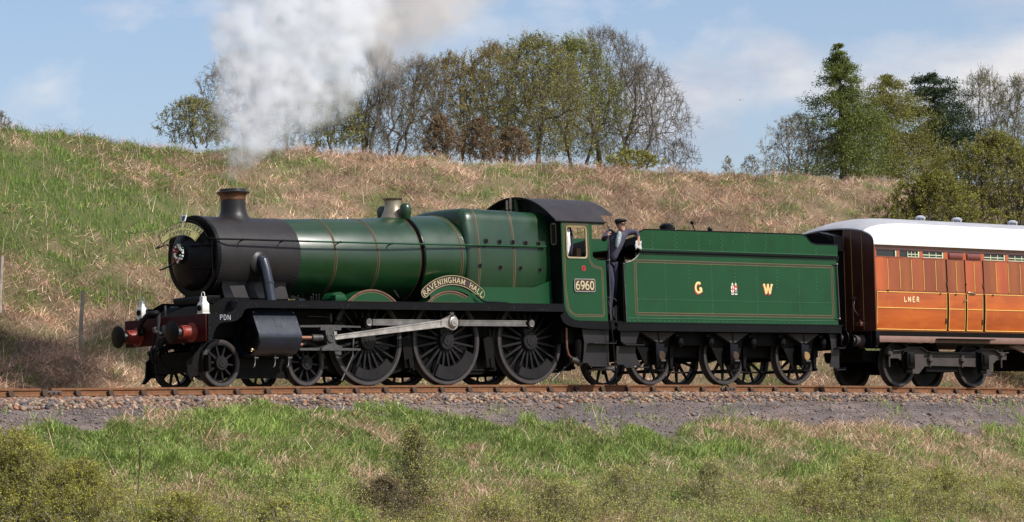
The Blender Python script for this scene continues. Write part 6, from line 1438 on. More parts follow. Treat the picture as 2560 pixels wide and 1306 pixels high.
# door furniture
q = MB()
for u,v in ((2366,712),(2457,716),(2457,806),(2366,803)): p = Dp(u,v,KY); q.bbox(p.x-.02,p.x+.02,sidey(p.z)-.035,sidey(p.z),p.z-.06,p.z+.06,.006)
for u,v in ((2218,727),(2349,735),(2388,737),(2480,739),(2413,712)): p = Dp(u,v,KY); q.sphere((p.x,sidey(p.z)-.03,p.z),.022,8,5); 
q.build('door_hinges', M_chair, coach)
q = MB(); p = Dp(2420,733,KY); q.tube([(p.x-.03,sidey(p.z)-.03,p.z+.01),(p.x+.08,sidey(p.z)-.06,p.z),(p.x+.20,sidey(p.z)-.04,p.z-.02),(p.x+.24,sidey(p.z)-.02,p.z-.01)], .018, 8); q.build('door_handle', M_bonnet, coach)
q = MB(); p = Dp(2411,754,KY); q.tube([(p.x-.03,sidey(p.z)-.03,p.z-.02),(p.x-.02,sidey(p.z)-.04,p.z+.02),(p.x+.06,sidey(p.z)-.04,p.z+.01)], .014, 8); q.build('door_handle', M_steel, coach)
# cantrail and roof
skin('cantrail', kx0, kx1, zc-.0, (Z(2190,609)+Z(2558,625.5))/2, .02, .05, M_cantrail, coach, 1)
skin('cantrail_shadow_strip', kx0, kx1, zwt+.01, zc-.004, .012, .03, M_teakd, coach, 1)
ze = (Z(2190,608)+Z(2558,625))/2
zt_ = at(2450,561.5,Y=-.0,M=TC).z
m = MB(); ny = 32
def rsec(x, sc, dz=0, w=1.40):
    e = []
    for k in range(ny+1):
        a = pi*k/ny; y = -w*cos(a); z = ze + (zt_-ze)*(sin(a)**.72)*sc + dz
        e.append((x, y, z))
    return e + [(x, y, z-.03) for _, y, z in e[::-1]]
def rsec2(x, sc, k0, k1): 
    e = [rsec(x,sc)[k] for k in range(k0,k1+1)]; return e + [(a_,b_*.995,c_-.03) for a_,b_,c_ in e[::-1]]
RS = [(kx0-.05,.60),(kx0+.05,.70),(kx0+.2,.79),(kx0+.45,.885),(kx0+.75,.95),(kx0+1.1,.985),(kx0+1.5,1.0),(kx1,1.0)]
for k0,k1,m__,nm__ in ((0,7,M_rooff,'roof_flank'),(7,ny-7,mat('roof_soot_shade',(.36,.36,.38),.6,var=.12,scale=1.2,dirt=(.50,.50,.52,.6)),'roof_crown'),(ny-7,ny,M_rooff,'roof_flank')):  # crown grey holds soot and its weaker sunlight, both put into the colour
    m = MB(); m.ring_strip([rsec2(x,sc,k0,k1) for x,sc in RS]); m.build(nm__, m__, coach, smooth=50)
if False: m.ring_strip([rsec(kx0-.05,.60), rsec(kx0+.05,.70), rsec(kx0+.2,.79), rsec(kx0+.45,.885), rsec(kx0+.75,.95), rsec(kx0+1.1,.985), rsec(kx0+1.5,1.0), rsec(kx1,1.0)])
m = MB(); zz_ = lambda q: ze+(zt_-ze)*q
m.tube([(kx0+.05,-1.36,ze+.10),(kx0+1.6,-1.24,ze+.30),(kx0+3,-1.22,ze+.33),(kx1,-1.22,ze+.33)], .012, 6); m.build('rain_strip', M_rooff, coach)
for u in (2301,2392,2531):
    p = at(u,557,Y=0,M=TC); q = MB(); q.lathe([(-.08,.10),(0,.10),(.03,.08),(.045,.13),(.07,.135),(.12,.06),(.125,.0001)], (p.x,0,zt_+.02), 'Z', 18, close=False)
    for a_ in (0,90,180,270): q.bbox(p.x+.12*cos(radians(a_))-.02,p.x+.12*cos(radians(a_))+.02,.12*sin(radians(a_))-.02,.12*sin(radians(a_))+.02,zt_+.0,zt_+.10,.008)
    q.build('roof_ventilator', M_vent, coach)
# end of the carriage
ends = []
ue = [-1.32,-1.02,-.72,-.50]
endz = lambda y: ze + (zt_-ze)*.60*(sqrt(max(0,1-(y/1.42)**2))**.72)-.03
for i in range(len(ue)-1):
    ya, yb_ = ue[i], ue[i+1]; xe = lambda y: kx0 - .13*(1-(abs(y)/1.34)**2)
    for s in (-1,1):
        q = MB(); P = [(xe(ya), s*-ya), (xe(yb_), s*-yb_)]
        z0_ = zb0; top_a, top_b = endz(ya), endz(yb_)
        vs = [(xe(ya),s*-ya*1.0+ (.006 if True else 0)*s,z0_),(xe(yb_),s*-yb_-.006*s,z0_),(xe(yb_),s*-yb_-.006*s,top_b),(xe(ya),s*-ya+.006*s,top_a)]
        vs += [(x+.03,y,z) for x,y,z in vs]; q.add(vs, [(0,1,2,3),(7,6,5,4),(0,4,5,1),(1,5,6,2),(2,6,7,3),(3,7,4,0)]); q.build('end_plank', M_teakd, coach)
        bq = MB(); bq.tube([(xe(yb_)-.006,s*-yb_,z0_+.05),(xe(yb_)-.006,s*-yb_,top_b-.03)], .008, 5); bq.build('beading', mat('beading_shaded',(.30,.15,.03),.5), coach)  # darker copy of the side beading, shade of the end in its colour
q = MB(); q.tube([(kx0+.0,KY-.004,zb0+.05),(kx0+.0,KY-.006,ze)], .022, 8); q.build('corner_post', TEAK[1], coach)
q = MB(); q.prismx([(-.5,zb0-.1),(-.5,3.2),(-.42,3.42),(-.2,3.50),(.2,3.50),(.42,3.42),(.5,3.2),(.5,zb0-.1)], kx0-.58, kx0-.05)
q.build('gangway_bellows', M_dark, coach)
q = MB(); q.tube([(kx0-.60,y,z) for y,z in ((-.52,1.2),(-.52,3.2),(-.44,3.44),(-.2,3.52),(.2,3.52),(.44,3.44),(.52,3.2),(.52,1.2))], .03, 6); q.prismx([(-.60,3.15),(-.56,3.50),(-.1,3.62),(.5,3.5),(.5,3.47),(-.1,3.58),(-.50,3.46),(-.53,3.15)], kx0-.52, kx0-.2); q.build('gangway_frame', M_black, coach)
q = MB(); p = Dp(2135,747,-.8); xx = kx0-.14; q.sphere((xx-.05,p.y,p.z),.055,10,6,(.8,1,1)); q.cyl((xx-.03,p.y,p.z),(xx+.03,p.y,p.z),.05,n=12); q.build('lamp_socket', M_chair, coach)
q = MB(); q.tube([at(u,v,Y=-.85,M=TC) for u,v in ((2136,752),(2134,765),(2136,775),(2143,785),(2149,795),(2150,803))], .010, 6); q.build('jumper_cable', M_steel, coach)
q = MB(); p = Dp(2151,811,-.95); q.bbox(p.x-.08,p.x+.08,-1.05,-.85,p.z-.05,p.z+.05,.02); q.cyl((p.x,-.95,p.z+.04),(p.x,-.95,p.z+.10),.02,n=8); q.build('cable_socket', M_copper, coach)
# underframe
zs1 = (Z(2195,838)+Z(2558,846))/2; zs0 = (Z(2195,854)+Z(2558,861.5))/2
q = MB(); q.box(kx0+.04,kx1,-1.30,1.30,zs1+.005,zb0-.004); q.build('floor_edge', M_dark, coach)
for s in (-1,1):
    q = MB(); q.bbox(kx0+.05,kx1,s*1.27-.02,s*1.27+.02,zs0,zs1,.004); q.build('solebar', M_sole, coach)
q = MB(); q.box(kx0+.02,kx0+.10,-1.29,1.29,zs0-.12,zs1+.02); q.bbox(kx0+.0,kx0+.12,-1.33,-1.29,zs0-.06,zb0-.01,.005); q.bbox(kx0-.02,kx0+.02,-1.2,1.2,zs0-.1,zb0,.01); q.build('headstock', M_black, coach)
a, b_ = D(2345,848,-1.36), D(2482,851,-1.36)
q = MB(); q.bbox(a[0],b_[0],-1.45,-1.24,a[1]-.012,a[1]+.012,.003); q.bbox(a[0]+.02,b_[0]-.2,-1.28,-1.2,a[1]-.14,a[1]-.02,.01); q.build('step_board', M_black, coach)
buffer_(coach, kx0+.02, -.87, 1.06, -1, .52, M_bogie); buffer_(coach, kx0+.02, .87, 1.06, -1, .52, M_bogie)
hose('vacuum_hose', [TC @ Vector(p) for p in ((kx0-.02,-.3,1.15),(kx0-.15,-.3,1.0),(kx0-.22,-.35,.8),(kx0-.3,-.3,.6))], .03)
q = MB(); q.prism([(3.9,.95),(4.6,.35),(8,.35),(8.6,.95),(8.5,.95),(7.9,.42),(4.7,.42),(4.05,.95)], -1.1,-1.04); q.box(4.9,5.0,-1.09,-1.05,.4,.95); q.box(4.9,6.4,-.6,.6,.45,.95); q.build('truss_rod', M_frame, coach)
q = MB(); q.prism([D(u,v,-1.1) for u,v in ((2524,866),(2570,888),(2600,888),(2600,876),(2545,863))], -1.12, -1.05); q.build('battery_box', M_sole, coach)
# bogie
bgw = wheel_parts('coach', .552, 0, .13, .03, None, disc=True)
for X in (0, 2.59):
    for s in (-1,1):
        bgw(coach, 'carriage_wheel', X, .745*s, .552, s)
        t = MB(); t.lathe([(-.070,.552-.012),(-.070,.552-.055)], axis='Y', n=64, close=False)
q = MB()
for X in (0,2.59): q.cyl((X,-1.0,.552),(X,1.0,.552),.08,n=12)
q.build('axles', M_frame, coach)
FY = -1.02
fo = [(2218,875),(2222,872),(2227,876),(2248,875),(2265,868),(2298,868),(2312,878),(2322,880),(2420,882),(2428,881),(2444,873),(2478,873),(2492,881),(2505,882),(2515,881),(2515,900),(2490,901),(2482,910),(2477,935),(2471,941),(2455,938),(2450,930),(2440,918),(2420,917),(2325,915),(2310,917),(2300,930),(2296,935),(2268,933),(2262,915),(2253,902),(2243,896),(2222,896)]
P = [D(u,v,FY) for u,v in fo]
for s in (-1,1): q = MB(); q.prism(P, s*1.02-.015, s*1.02+.015); q.build('bogie_frame', M_bogie, coach, smooth=20)
q = MB(); tp = [D(u,v,FY) for u,v in fo[1:15]]; tp = [(x, z) for x,z in tp]
n = len(tp); q.add([(x,FY-.09,z) for x,z in tp]+[(x,FY-.01,z) for x,z in tp]+[(x,FY-.09,z-.025) for x,z in tp]+[(x,FY-.01,z-.025) for x,z in tp], [(i,i+1,n+i+1,n+i) for i in range(n-1)]+[(2*n+i,2*n+i+1,i+1,i) for i in range(n-1)]+[(2*n+i,2*n+i+1,3*n+i+1,3*n+i) for i in range(n-1)])
q.build('bogie_flange', M_bogie, coach, smooth=20)
q = MB(); q.rivets([Dp(u,v,FY-.015) for u,v in ((2265,881),(2273,881),(2282,882),(2290,882),(2266,893),(2266,905),(2291,893),(2314,892),(2344,892),(2349,899),(2345,906),(2349,910),(2393,893),(2389,900),(2393,906),(2389,911),(2423,894),(2446,886),(2454,885),(2462,886),(2470,886),(2446,898),(2494,888),(2494,896),(2221,879),(2221,891),(2241,890),(2472,896),(2472,905))], .018, h=.016); q.build('bogie_rivets', M_bogie, coach)
lettering(q := MB(), 'E19', .05, lambda s_,t,d: (Dp(2366,892,FY).x+s_, FY-.016-d, Dp(2366,892,FY).z-.025+t), w=.2, thick=.003, gap=.3) if False else None
for X in (0,2.59):
    q = MB(); q.bbox(X-.13,X+.13,-1.20,-1.03,.40,.80,.02); q.bbox(X-.09,X+.09,-1.235,-1.19,.50,.76,.015); q.bbox(X-.13,X+.10,-1.15,-1.03,.30,.40,.02); q.bbox(X-.16,X-.11,-1.08,-1.03,.35,.85,.01); q.build('axlebox', M_frame, coach)
for u in (2222,2324,2404,2502):
    p = Dp(u,905,-1.04); q = MB(); q.lathe([(-.06,.09),(.0,.085),(.02,.05),(.08,.05)], (p.x,-1.05,.80 if u in (2222,2502) else .66), 'Z', 16); q.cyl((p.x,-1.05,.8 if u in (2222,2502) else .66),(p.x,-1.05,.45),.022,n=8); q.build('spring_pot', M_bogie, coach)
q = MB(); q.box(.75,1.85,-.95,.95,.35,.62); q.box(-1.0,3.6,-.6,.6,.60,.85); q.build('bogie_bolster', M_frame, coach)
cp_ = MB()
far = MB()

# ================================================================== things carried by the engine
def lamp(x, y, z, label):
    t = empty('head_lamp', (x, y, z), label=label, cat='lamp', group='white headlamps on the buffer beam')
    b_ = MB(); b_.bbox(-.085,.085,-.085,.085,.015,.20,.012); b_.bbox(-.09,.09,-.09,.09,0,.02,.004)
    b_.ring_strip([[(sx*k,sy*k,z_) for sx,sy in ((-1,-1),(1,-1),(1,1),(-1,1))] for k,z_ in ((.075,.20),(.048,.25),(.045,.30))]); b_.bbox(.06,.10,-.05,.05,.02,.12,.006)
    b_.build('lamp_body', M_white, t)
    q = MB(); q.bbox(-.05,.05,-.05,.05,.30,.335,.008); q.build('lamp_cap', M_white, t)
    q = MB(); q.tube([(0,-.045,.32),(0,-.05,.38),(0,-.03,.42),(0,.03,.42),(0,.05,.38),(0,.045,.32)], .009, 6); q.build('lamp_handle', M_white, t)
    q = MB(); q.lathe([(0,.055),(-.02,.058),(-.02,.045),(-.008,.042),(-.008,.0001)], (-.087,0,.11), 'X', 20, close=False); q.build('lens', M_black, t)
    return t
pL = at(500,785,X=-.62)
lamp(-.64, -1.12, 1.395, 'white headlamp over the near buffer, beside the black valance')
lamp(-.64, .83, 1.42, 'white headlamp over the far buffer, at the tip of the red beam')
# headboard
hb = empty('headboard', (-.32, 0, 2.88), rot=(0, .34, .12), label='yellow curved train headboard reading Cornish Riviera Express over the smokebox door', cat='headboard')
R1b, R0b, hz = 1.02, .75, -.62
hcy = 0.0
def hbp(r, a): return (r*cos(radians(a)), hz+r*sin(radians(a)))
half_ = 37
P = [hbp(R1b, 90-half_+2*half_*k/24) for k in range(25)] + [hbp(R0b, 90+half_-2*half_*k/24) for k in range(25)]
q = MB(); q.prismx(P, -.02, .0); hbo = q.build('board', M_yellow, hb)
q = MB(); q.path_ribbon(P, .010, 0, .004, closed=True); q.v = [(-.02+y, x, z) for x,y,z in q.v]; q.build('board_rim', M_ink, hb)
def hplace(r0):
    return lambda s_,t,d: (-.02-d, -(r0+t)*sin(s_/(r0)), hz+(r0+t)*cos(s_/(r0)))
def hplace2(r0):   # looking at the front from -X, left of the reader is +Y
    return lambda s_,t,d: (-.02-d, -(r0+t)*sin(s_/r0), hz+(r0+t)*cos(s_/r0))
lettering(q := MB(), 'CORNISH RIVIERA', .088, hplace2(.905), w=.135, thick=.003, serif=.09, gap=.27, space=.62); q.build('board_lettering', M_ink, hb)
lettering(q := MB(), 'EXPRESS', .088, hplace2(.775), w=.135, thick=.003, serif=.09, gap=.27); q.build('board_lettering', M_ink, hb)
q = MB(); q.prismx([(-.055,.43),(-.06,.56),(.06,.56),(.055,.43),(0,.39)], -.03, -.012); sh = q.build('shield', M_cw, hb)
q = MB(); q.prismx([(-.035,.445),(-.04,.53),(.04,.53),(.035,.445),(0,.42)], -.036, -.031); q.build('shield_field', mat('shield_blue',(.03,.06,.14),.5), sh)
q = MB(); q.bbox(-.012,.0,-.02,.02,.36,.42,.004); q.tube([(-.02,.50,-.04),(-.06,.56,-.12),(-.10,.45,-.14),(-.04,.36,-.06)], .013, 6); q.bbox(0,.25,-.02,.02,.2,.23,.004); q.build('board_bracket', M_black, hb)
# wreath on the door
wt = empty('wreath', (-.27, .06, 2.64), label='small wreath of red and white flowers on the smokebox door', cat='wreath')
rnd = random.Random(5); lf = MB(); rf_ = MB(); wf_ = MB()
for k in range(170):
    a = rnd.uniform(0,2*pi); r = .125+rnd.gauss(0,.03); p = Vector((rnd.uniform(-.04,.03), r*cos(a), r*1.15*sin(a))); d1 = Vector((rnd.gauss(0,1),rnd.gauss(0,1),rnd.gauss(0,1))).normalized()*.03; d2 = d1.orthogonal().normalized()*.012
    lf.add([p-d1,p-d2,p+d1,p+d2],[(0,1,2,3)])
lf.build('wreath_leaves', mat('wreath_leaf',(.03,.07,.025),.6), wt)['kind'] = 'stuff'
for k in range(34):
    a = k/34*2*pi+rnd.uniform(-.1,.1); r = .125+rnd.gauss(0,.028); (wf_ if (k%3 or a<1.4 or a>5.5) else rf_).sphere((-.05, -r*cos(a), r*1.15*sin(a)), .024, 6, 4)
for k in range(9):
    a = rnd.uniform(1.6,4.4); r = .12+rnd.gauss(0,.03); rf_.sphere((-.05, -r*cos(a), r*1.15*sin(a)), .022, 6, 4)
wf_.build('white_flowers', mat('petal_white',(.8,.8,.74),.6), wt)['kind'] = 'stuff'; rf_.build('red_flowers', mat('petal_red',(.35,.01,.012),.6), wt)['kind'] = 'stuff'
# clothes hanging in the cab
def cloth(name, pts, m_, label):
    q = MB(); rnd = random.Random(hash(len(pts)))
    L_, R_ = pts; n = len(L_); vs = []
    for k in range(n):
        for j in range(6):
            t = j/5; p = Vector(L_[k]).lerp(Vector(R_[k]), t); p.y += .02*sin(j*2.1+k*.7); vs.append(p)
    q.add(vs, [(k*6+j,k*6+j+1,(k+1)*6+j+1,(k+1)*6+j) for k in range(n-1) for j in range(5)])
    o = q.build(name, m_); sol = o.modifiers.new('thickness','SOLIDIFY'); sol.thickness = .008; tag(o, label, 'cloth'); return o
W_ = lambda u,v,Y=-1.22: at(u,v,Y=Y)
cloth('hanging_cloth', ([W_(1414,566),W_(1413,590),W_(1416,615),W_(1419,635)], [W_(1423,566),W_(1423,590),W_(1425,612),W_(1419.5,637)]), mat('cloth_white',(.75,.73,.74),.8,bump=.1,bscale=20), 'white cloth hanging inside the front cab window')
cloth('hanging_jacket', ([W_(1421,566,-1.15),W_(1422,590,-1.15),W_(1421,618,-1.15),W_(1419,642,-1.15)], [W_(1426,568,-1.15),W_(1431,590,-1.15),W_(1431,618,-1.15),W_(1429,642,-1.15)]), mat('cloth_navy',(.022,.022,.045),.8,bump=.1,bscale=20), 'dark blue jacket hanging behind the white cloth in the cab window')
# ================================================================== crew member
def skin_obj(name, verts, edges, radii, m_, parent=None, root=0, sub=2, flat=None):
    me = bpy.data.meshes.new(name); me.from_pydata([tuple(v) for v in verts], edges, []); me.materials.append(m_)
    o = bpy.data.objects.new(name, me); COL.objects.link(o)
    if parent: o.parent = parent
    sk = o.modifiers.new('skin','SKIN'); sk.use_smooth_shade = True
    for i, v in enumerate(me.skin_vertices[0].data):
        r = radii[i]; v.radius = (r, r) if not isinstance(r, tuple) else r; v.use_root = (i == root)
    s_ = o.modifiers.new('subdivision','SUBSURF'); s_.levels = sub; s_.render_levels = sub
    return o
M_skin = mat('skin', (.50,.27,.19), .5, var=.1, scale=20)
M_jack = mat('jacket_cloth', (.050,.045,.075), .85, var=.2, scale=6, bump=.2, bscale=30)
M_trou = mat('trouser_cloth', (.020,.020,.045), .85, var=.2, scale=6, bump=.2, bscale=30)
M_cap = mat('cap_cloth', (.012,.014,.012), .8, var=.2)
M_shirt = mat('shirt_cloth', (.55,.62,.62), .8, scale=28, col2=(.07,.14,.14))
PY = -1.05
def V(u, v, Y=PY): return at(u, v, Y=Y)
Zf = 1.34
person = empty('person', (V(1530,700).x, PY+.1, Zf), label='person in black cap and dark jacket leaning out between cab and tender', cat='person')
off = person.location
def Wd(p): return Vector(p) - off
# trousers and body: one continuous skinned figure (pelvis root)
pel = V(1526,655,-1.02); che = V(1541,603,-1.14); nk = V(1550,578,-1.22); 
shR = V(1524,578,-1.05); shL = V(1566,580,-1.18); elR = V(1508,600,-1.15); wrR = V(1518,592,-1.32); elL = V(1592,581,-1.32); wrL = V(1596,597,-1.40)
hpR = pel+Vector((-.09,0,-.05)); hpL = pel+Vector((.09,0,-.05))
knR = V(1528,700,-1.10); anR = Vector((knR.x-.02,-1.0,Zf+.1)); knL = V(1541,700,-1.0); anL = Vector((knL.x+.05,-.95,Zf+.1))
verts = [pel, pel.lerp(che,.5), che, nk, shR, elR, wrR, shL, elL, wrL, hpR, knR, anR, hpL, knL, anL]
edges = [(0,1),(1,2),(2,3),(2,4),(4,5),(5,6),(2,7),(7,8),(8,9),(0,10),(10,11),(11,12),(0,13),(13,14),(14,15)]
rad = [(.15,.13),(.155,.13),(.17,.135),.065,.085,.06,.045,.085,.062,.042,.105,.085,.06,.105,.085,.06]
body = skin_obj('jacket', [Wd(v) for v in verts[:10]], edges[:9], rad[:10], M_jack, person, 0, 2)
leg = skin_obj('trousers', [Wd(pel+Vector((0,0,.06)))] + [Wd(v) for v in verts[10:]], [(0,1),(1,2),(2,3),(0,4),(4,5),(5,6)], [(.14,.12)]+rad[10:], M_trou, person, 0, 2)
for a_ in (anR, anL):
    q = MB(); w = Wd(a_); q.bbox(w.x-.05,w.x+.05,w.y-.2,w.y+.08,-.0,.10,.03); q.build('boot', M_black, person)
q = MB(); q.tube([Wd(v) for v in (V(1549,579,-1.29),V(1547,592,-1.285),V(1544,606,-1.285),V(1541,618,-1.25))], [.05,.06,.058,.035], 10); q.build('shirt', M_shirt, person)
# head
hc = Wd(V(1552,563,-1.30)); hd = MB()
secs = []
for k, (dz, rx, ry, dy) in enumerate(((-.125,.035,.045,-.045),(-.11,.055,.062,-.03),(-.08,.066,.080,-.015),(-.04,.074,.093,0),(0,.078,.098,.0),(.04,.078,.10,.005),(.08,.070,.09,.01),(.105,.045,.06,.012),(.115,.01,.012,.012))):
    secs.append([(hc.x+rx*cos(2*pi*i/18), hc.y+dy+ry*sin(2*pi*i/18), hc.z+dz) for i in range(18)])
hd.ring_strip(secs); hd.tube([(hc.x,hc.y+.01,hc.z-.17),(hc.x,hc.y+.01,hc.z-.08)], .05, 12)
head = hd.build('head', M_skin, person, smooth=60)
ns = MB(); ns.add([(hc.x-.012,hc.y-.092,hc.z-.0),(hc.x+.012,hc.y-.092,hc.z-.0),(hc.x+.016,hc.y-.09,hc.z-.045),(hc.x-.016,hc.y-.09,hc.z-.045),(hc.x,hc.y-.125,hc.z-.04),(hc.x,hc.y-.10,hc.z+.005)],[(0,3,4,5),(1,5,4,2),(3,2,4),(0,5,1)]); ns.build('nose', M_skin, head)
for s in (-1,1):
    q = MB(); q.sphere((hc.x+s*.03,hc.y-.088,hc.z+.002), .012, 8, 5); q.build('eye', M_ink, head)
    q = MB(); q.sphere((hc.x+s*.08,hc.y+.01,hc.z-.01), .022, 8, 5, (.4,.8,1.3)); q.build('ear', M_skin, head)
q = MB(); q.bbox(hc.x-.025,hc.x+.025,hc.y-.092,hc.y-.078,hc.z-.078,hc.z-.07,.003); q.build('mouth', mat('lips',(.32,.12,.10),.5), head)
q = MB(); q.lathe([(-.02,.085),(.02,.092),(.05,.09)], (hc.x,hc.y+.02,hc.z+.01), 'Z', 18, close=False); q.build('hair', mat('hair_brown',(.045,.028,.018),.7), head)
q = MB(); q.ring_strip([[(hc.x+r*cos(2*pi*i/20), hc.y+.01+dy+r*1.1*sin(2*pi*i/20), hc.z+dz-(.012*sin(2*pi*i/20) if k<3 else 0)) for i in range(20)] for k,(dz,r,dy) in enumerate(((.035,.092,0),(.06,.115,0),(.085,.128,-.01),(.115,.118,-.01),(.135,.08,-.0),(.142,.02,0)))])
q.add([(hc.x+.085*cos(t),hc.y-.06-.085*sin(-t) if False else hc.y-.055-.085*sin(t),hc.z+.045-.02*sin(t)) for t in [pi*k/8 for k in range(9)]]+[(hc.x+.085*cos(t),hc.y-.055-.085*sin(t),hc.z+.037-.02*sin(t)) for t in [pi*k/8 for k in range(9)]], [tuple(range(9)),tuple(range(17,8,-1))]+[(k,9+k,10+k,k+1) for k in range(8)])
q.build('cap', M_cap, person, smooth=60)
# hands: palm with five fingers, curled
def hand(name, wrist, dirv, palmn, curl, parent):
    """skinned hand: wrist -> palm along dirv; palmn = side the fingers curl to"""
    d = Vector(dirv).normalized(); n_ = Vector(palmn); n_ = (n_-d*n_.dot(d)).normalized(); s = d.cross(n_)
    vs = [wrist, wrist+d*.045, wrist+d*.08]; es = [(0,1),(1,2)]; rs = [.024,(.036,.020),(.036,.018)]
    for k, (ln, sp) in enumerate(((.070,-.030),(.080,-.010),(.075,.010),(.058,.029))):
        b0 = wrist+d*.082+s*sp; i0 = len(vs); a1, a2, a3 = curl*.5, curl*1.1, curl*1.7; p = b0; vs.append(p)
        es.append((2,i0)); rs.append(.0105)
        for j, an in enumerate((a1,a2,a3)):
            p = p + (d*cos(an)+n_*sin(an))*ln/3; vs.append(p); es.append((len(vs)-2,len(vs)-1)); rs.append(.0095-.001*j)
    i0 = len(vs); p = wrist+d*.03-s*.035+n_*.005; vs.append(p); es.append((1,i0)); rs.append(.013)
    for j in range(2): p = p + (d*.6+n_*(.3+.5*j)*(1 if curl > .3 else .4)-s*.35*(1-j)).normalized()*.03; vs.append(p); es.append((len(vs)-2,len(vs)-1)); rs.append(.0105)
    return skin_obj(name, vs, es, rs, M_skin, parent, 0, 1)
wR = Wd(wrR); wL = Wd(wrL)
hand('hand', wR, (.25,-.2,.9), (1,-.3,.1), 1.0, person)
hand('hand', wL, (.05,-.15,-1), (-.3,1,0), .25, person)
q = MB(); q.tube([wL+Vector((0,.0,.05)), wL, wL+Vector((0,-.005,-.03))], [.036,.033,.028], 10); q.build('forearm', M_skin, person)
# cleaning rag held over the tender side
rag = MB(); r0 = V(1597,606,-1.43); rnd = random.Random(2); vs = []
for i in range(7):
    for j in range(5):
        vs.append((r0.x-.10+.055*j+.02*sin(i*1.7), r0.y+.012*sin(i*2+j*3)+.01*j, r0.z+.02-.045*i*(.5+.12*abs(j-2))+.02*sin(j*2.)))
rag.add(vs, [(i*5+j,i*5+j+1,(i+1)*5+j+1,(i+1)*5+j) for i in range(6) for j in range(4)])
o = rag.build('cleaning_rag', mat('rag_grey',(.45,.45,.45),.85,var=.3,scale=12), None); sl = o.modifiers.new('thickness','SOLIDIFY'); sl.thickness = .01; tag(o, 'crumpled pale grey rag under the hand on the tender side', 'rag')
# ================================================================== steam from the chimney
def steam(name, puffs, label, col, dens, res, noise_amt, seed, cat, Yc=.25, depth=.85, edge=.55):
    pts = []
    for u, v, r, d, *dy in puffs:
        y = Yc + (dy[0] if dy else 0); p = at(u, v, Y=y); pts.append((p, r/118.0, d))
    lo = Vector((min(p.x-r for p,r,d in pts)-.9, min(p.y-r for p,r,d in pts)-.8, min(p.z-r for p,r,d in pts)-.1)); hi = Vector((max(p.x+r for p,r,d in pts)+.9, max(p.y+r for p,r,d in pts)+.8, max(p.z+r for p,r,d in pts)+.8))
    me = MB().box(lo.x,hi.x,lo.y,hi.y,lo.z,hi.z).mesh(name, None, 0); o = link(name, me); tag(o, label, cat, None, 'stuff')
    g = bpy.data.node_groups.new(name, 'GeometryNodeTree'); g.interface.new_socket('Geometry', in_out='OUTPUT', socket_type='NodeSocketGeometry')
    n = lambda ty, **k: N(g, ty, **k); K = g.links.new
    out = n('NodeGroupOutput'); pos = n('GeometryNodeInputPosition')
    def math_(op, a, b=None, c=None):
        m = n('ShaderNodeMath', operation=op)
        for i, x in enumerate((a,b,c)):
            if x is None: continue
            if isinstance(x, (int,float)): m.inputs[i].default_value = x
            else: K(x, m.inputs[i])
        return m.outputs[0]
    def nz_(scale, detail, off):
        ad = n('ShaderNodeVectorMath', operation='ADD'); K(pos.outputs[0], ad.inputs[0]); ad.inputs[1].default_value = off
        t = n('ShaderNodeTexNoise'); t.inputs['Scale'].default_value = scale; t.inputs['Detail'].default_value = detail; t.inputs['Roughness'].default_value = .6; K(ad.outputs[0], t.inputs['Vector']); return t
    w = nz_(.75, 3, (seed,0,0)); w2 = nz_(2.4, 6, (0,seed,3)); 
    def warp(src, t, amp):
        sb = n('ShaderNodeVectorMath', operation='SUBTRACT'); K(t.outputs['Color'], sb.inputs[0]); sb.inputs[1].default_value = (.5,.5,.5)
        sc_ = n('ShaderNodeVectorMath', operation='SCALE'); K(sb.outputs[0], sc_.inputs[0]); sc_.inputs['Scale'].default_value = amp
        ad = n('ShaderNodeVectorMath', operation='ADD'); K(src, ad.inputs[0]); K(sc_.outputs[0], ad.inputs[1]); return ad.outputs[0]
    # less turbulence near the chimney
    wp_ = warp(warp(pos.outputs[0], w, .9*noise_amt), w2, .80*noise_amt)
    tot = None
    for p, r, d in pts:
        ds = n('ShaderNodeVectorMath', operation='DISTANCE'); K(wp_, ds.inputs[0]); ds.inputs[1].default_value = p
        mr = n('ShaderNodeMapRange', interpolation_type='SMOOTHSTEP'); K(ds.outputs['Value'], mr.inputs['Value']); mr.inputs['From Min'].default_value = r; mr.inputs['From Max'].default_value = r*edge*.25; mr.inputs['To Min'].default_value = 0; mr.inputs['To Max'].default_value = d
        tot = mr.outputs[0] if tot is None else math_('MAXIMUM', tot, mr.outputs[0])
    f3 = nz_(3.6, 8, (seed*2,1,5)); fm = n('ShaderNodeMapRange'); K(f3.outputs[0], fm.inputs['Value']); fm.inputs['From Min'].default_value = .35; fm.inputs['From Max'].default_value = .65; fm.inputs['To Min'].default_value = .08; fm.inputs['To Max'].default_value = 1.8
    dn = math_('MULTIPLY', math_('MULTIPLY', tot, fm.outputs[0]), dens)
    vc = n('GeometryNodeVolumeCube'); K(dn, vc.inputs['Density']); vc.inputs['Min'].default_value = lo; vc.inputs['Max'].default_value = hi
    for nm, L_ in (('Resolution X', hi.x-lo.x),('Resolution Y', hi.y-lo.y),('Resolution Z', hi.z-lo.z)): vc.inputs[nm].default_value = max(8, int(L_*res))
    sm_ = n('GeometryNodeSetMaterial'); m = bpy.data.materials.new(name); m.use_nodes = True; t = m.node_tree; t.nodes.clear(); po = N(t,'ShaderNodeOutputMaterial'); pv = N(t,'ShaderNodeVolumePrincipled'); pv.inputs['Color'].default_value = (*col,1); pv.inputs['Density'].default_value = 1.0; pv.inputs['Anisotropy'].default_value = .1
    t.links.new(pv.outputs[0], po.inputs['Volume']); sm_.inputs['Material'].default_value = m; me.materials.append(m)
    K(vc.outputs[0], sm_.inputs[0]); K(sm_.outputs[0], out.inputs[0])
    md = o.modifiers.new('steam_field','NODES'); md.node_group = g
    return o
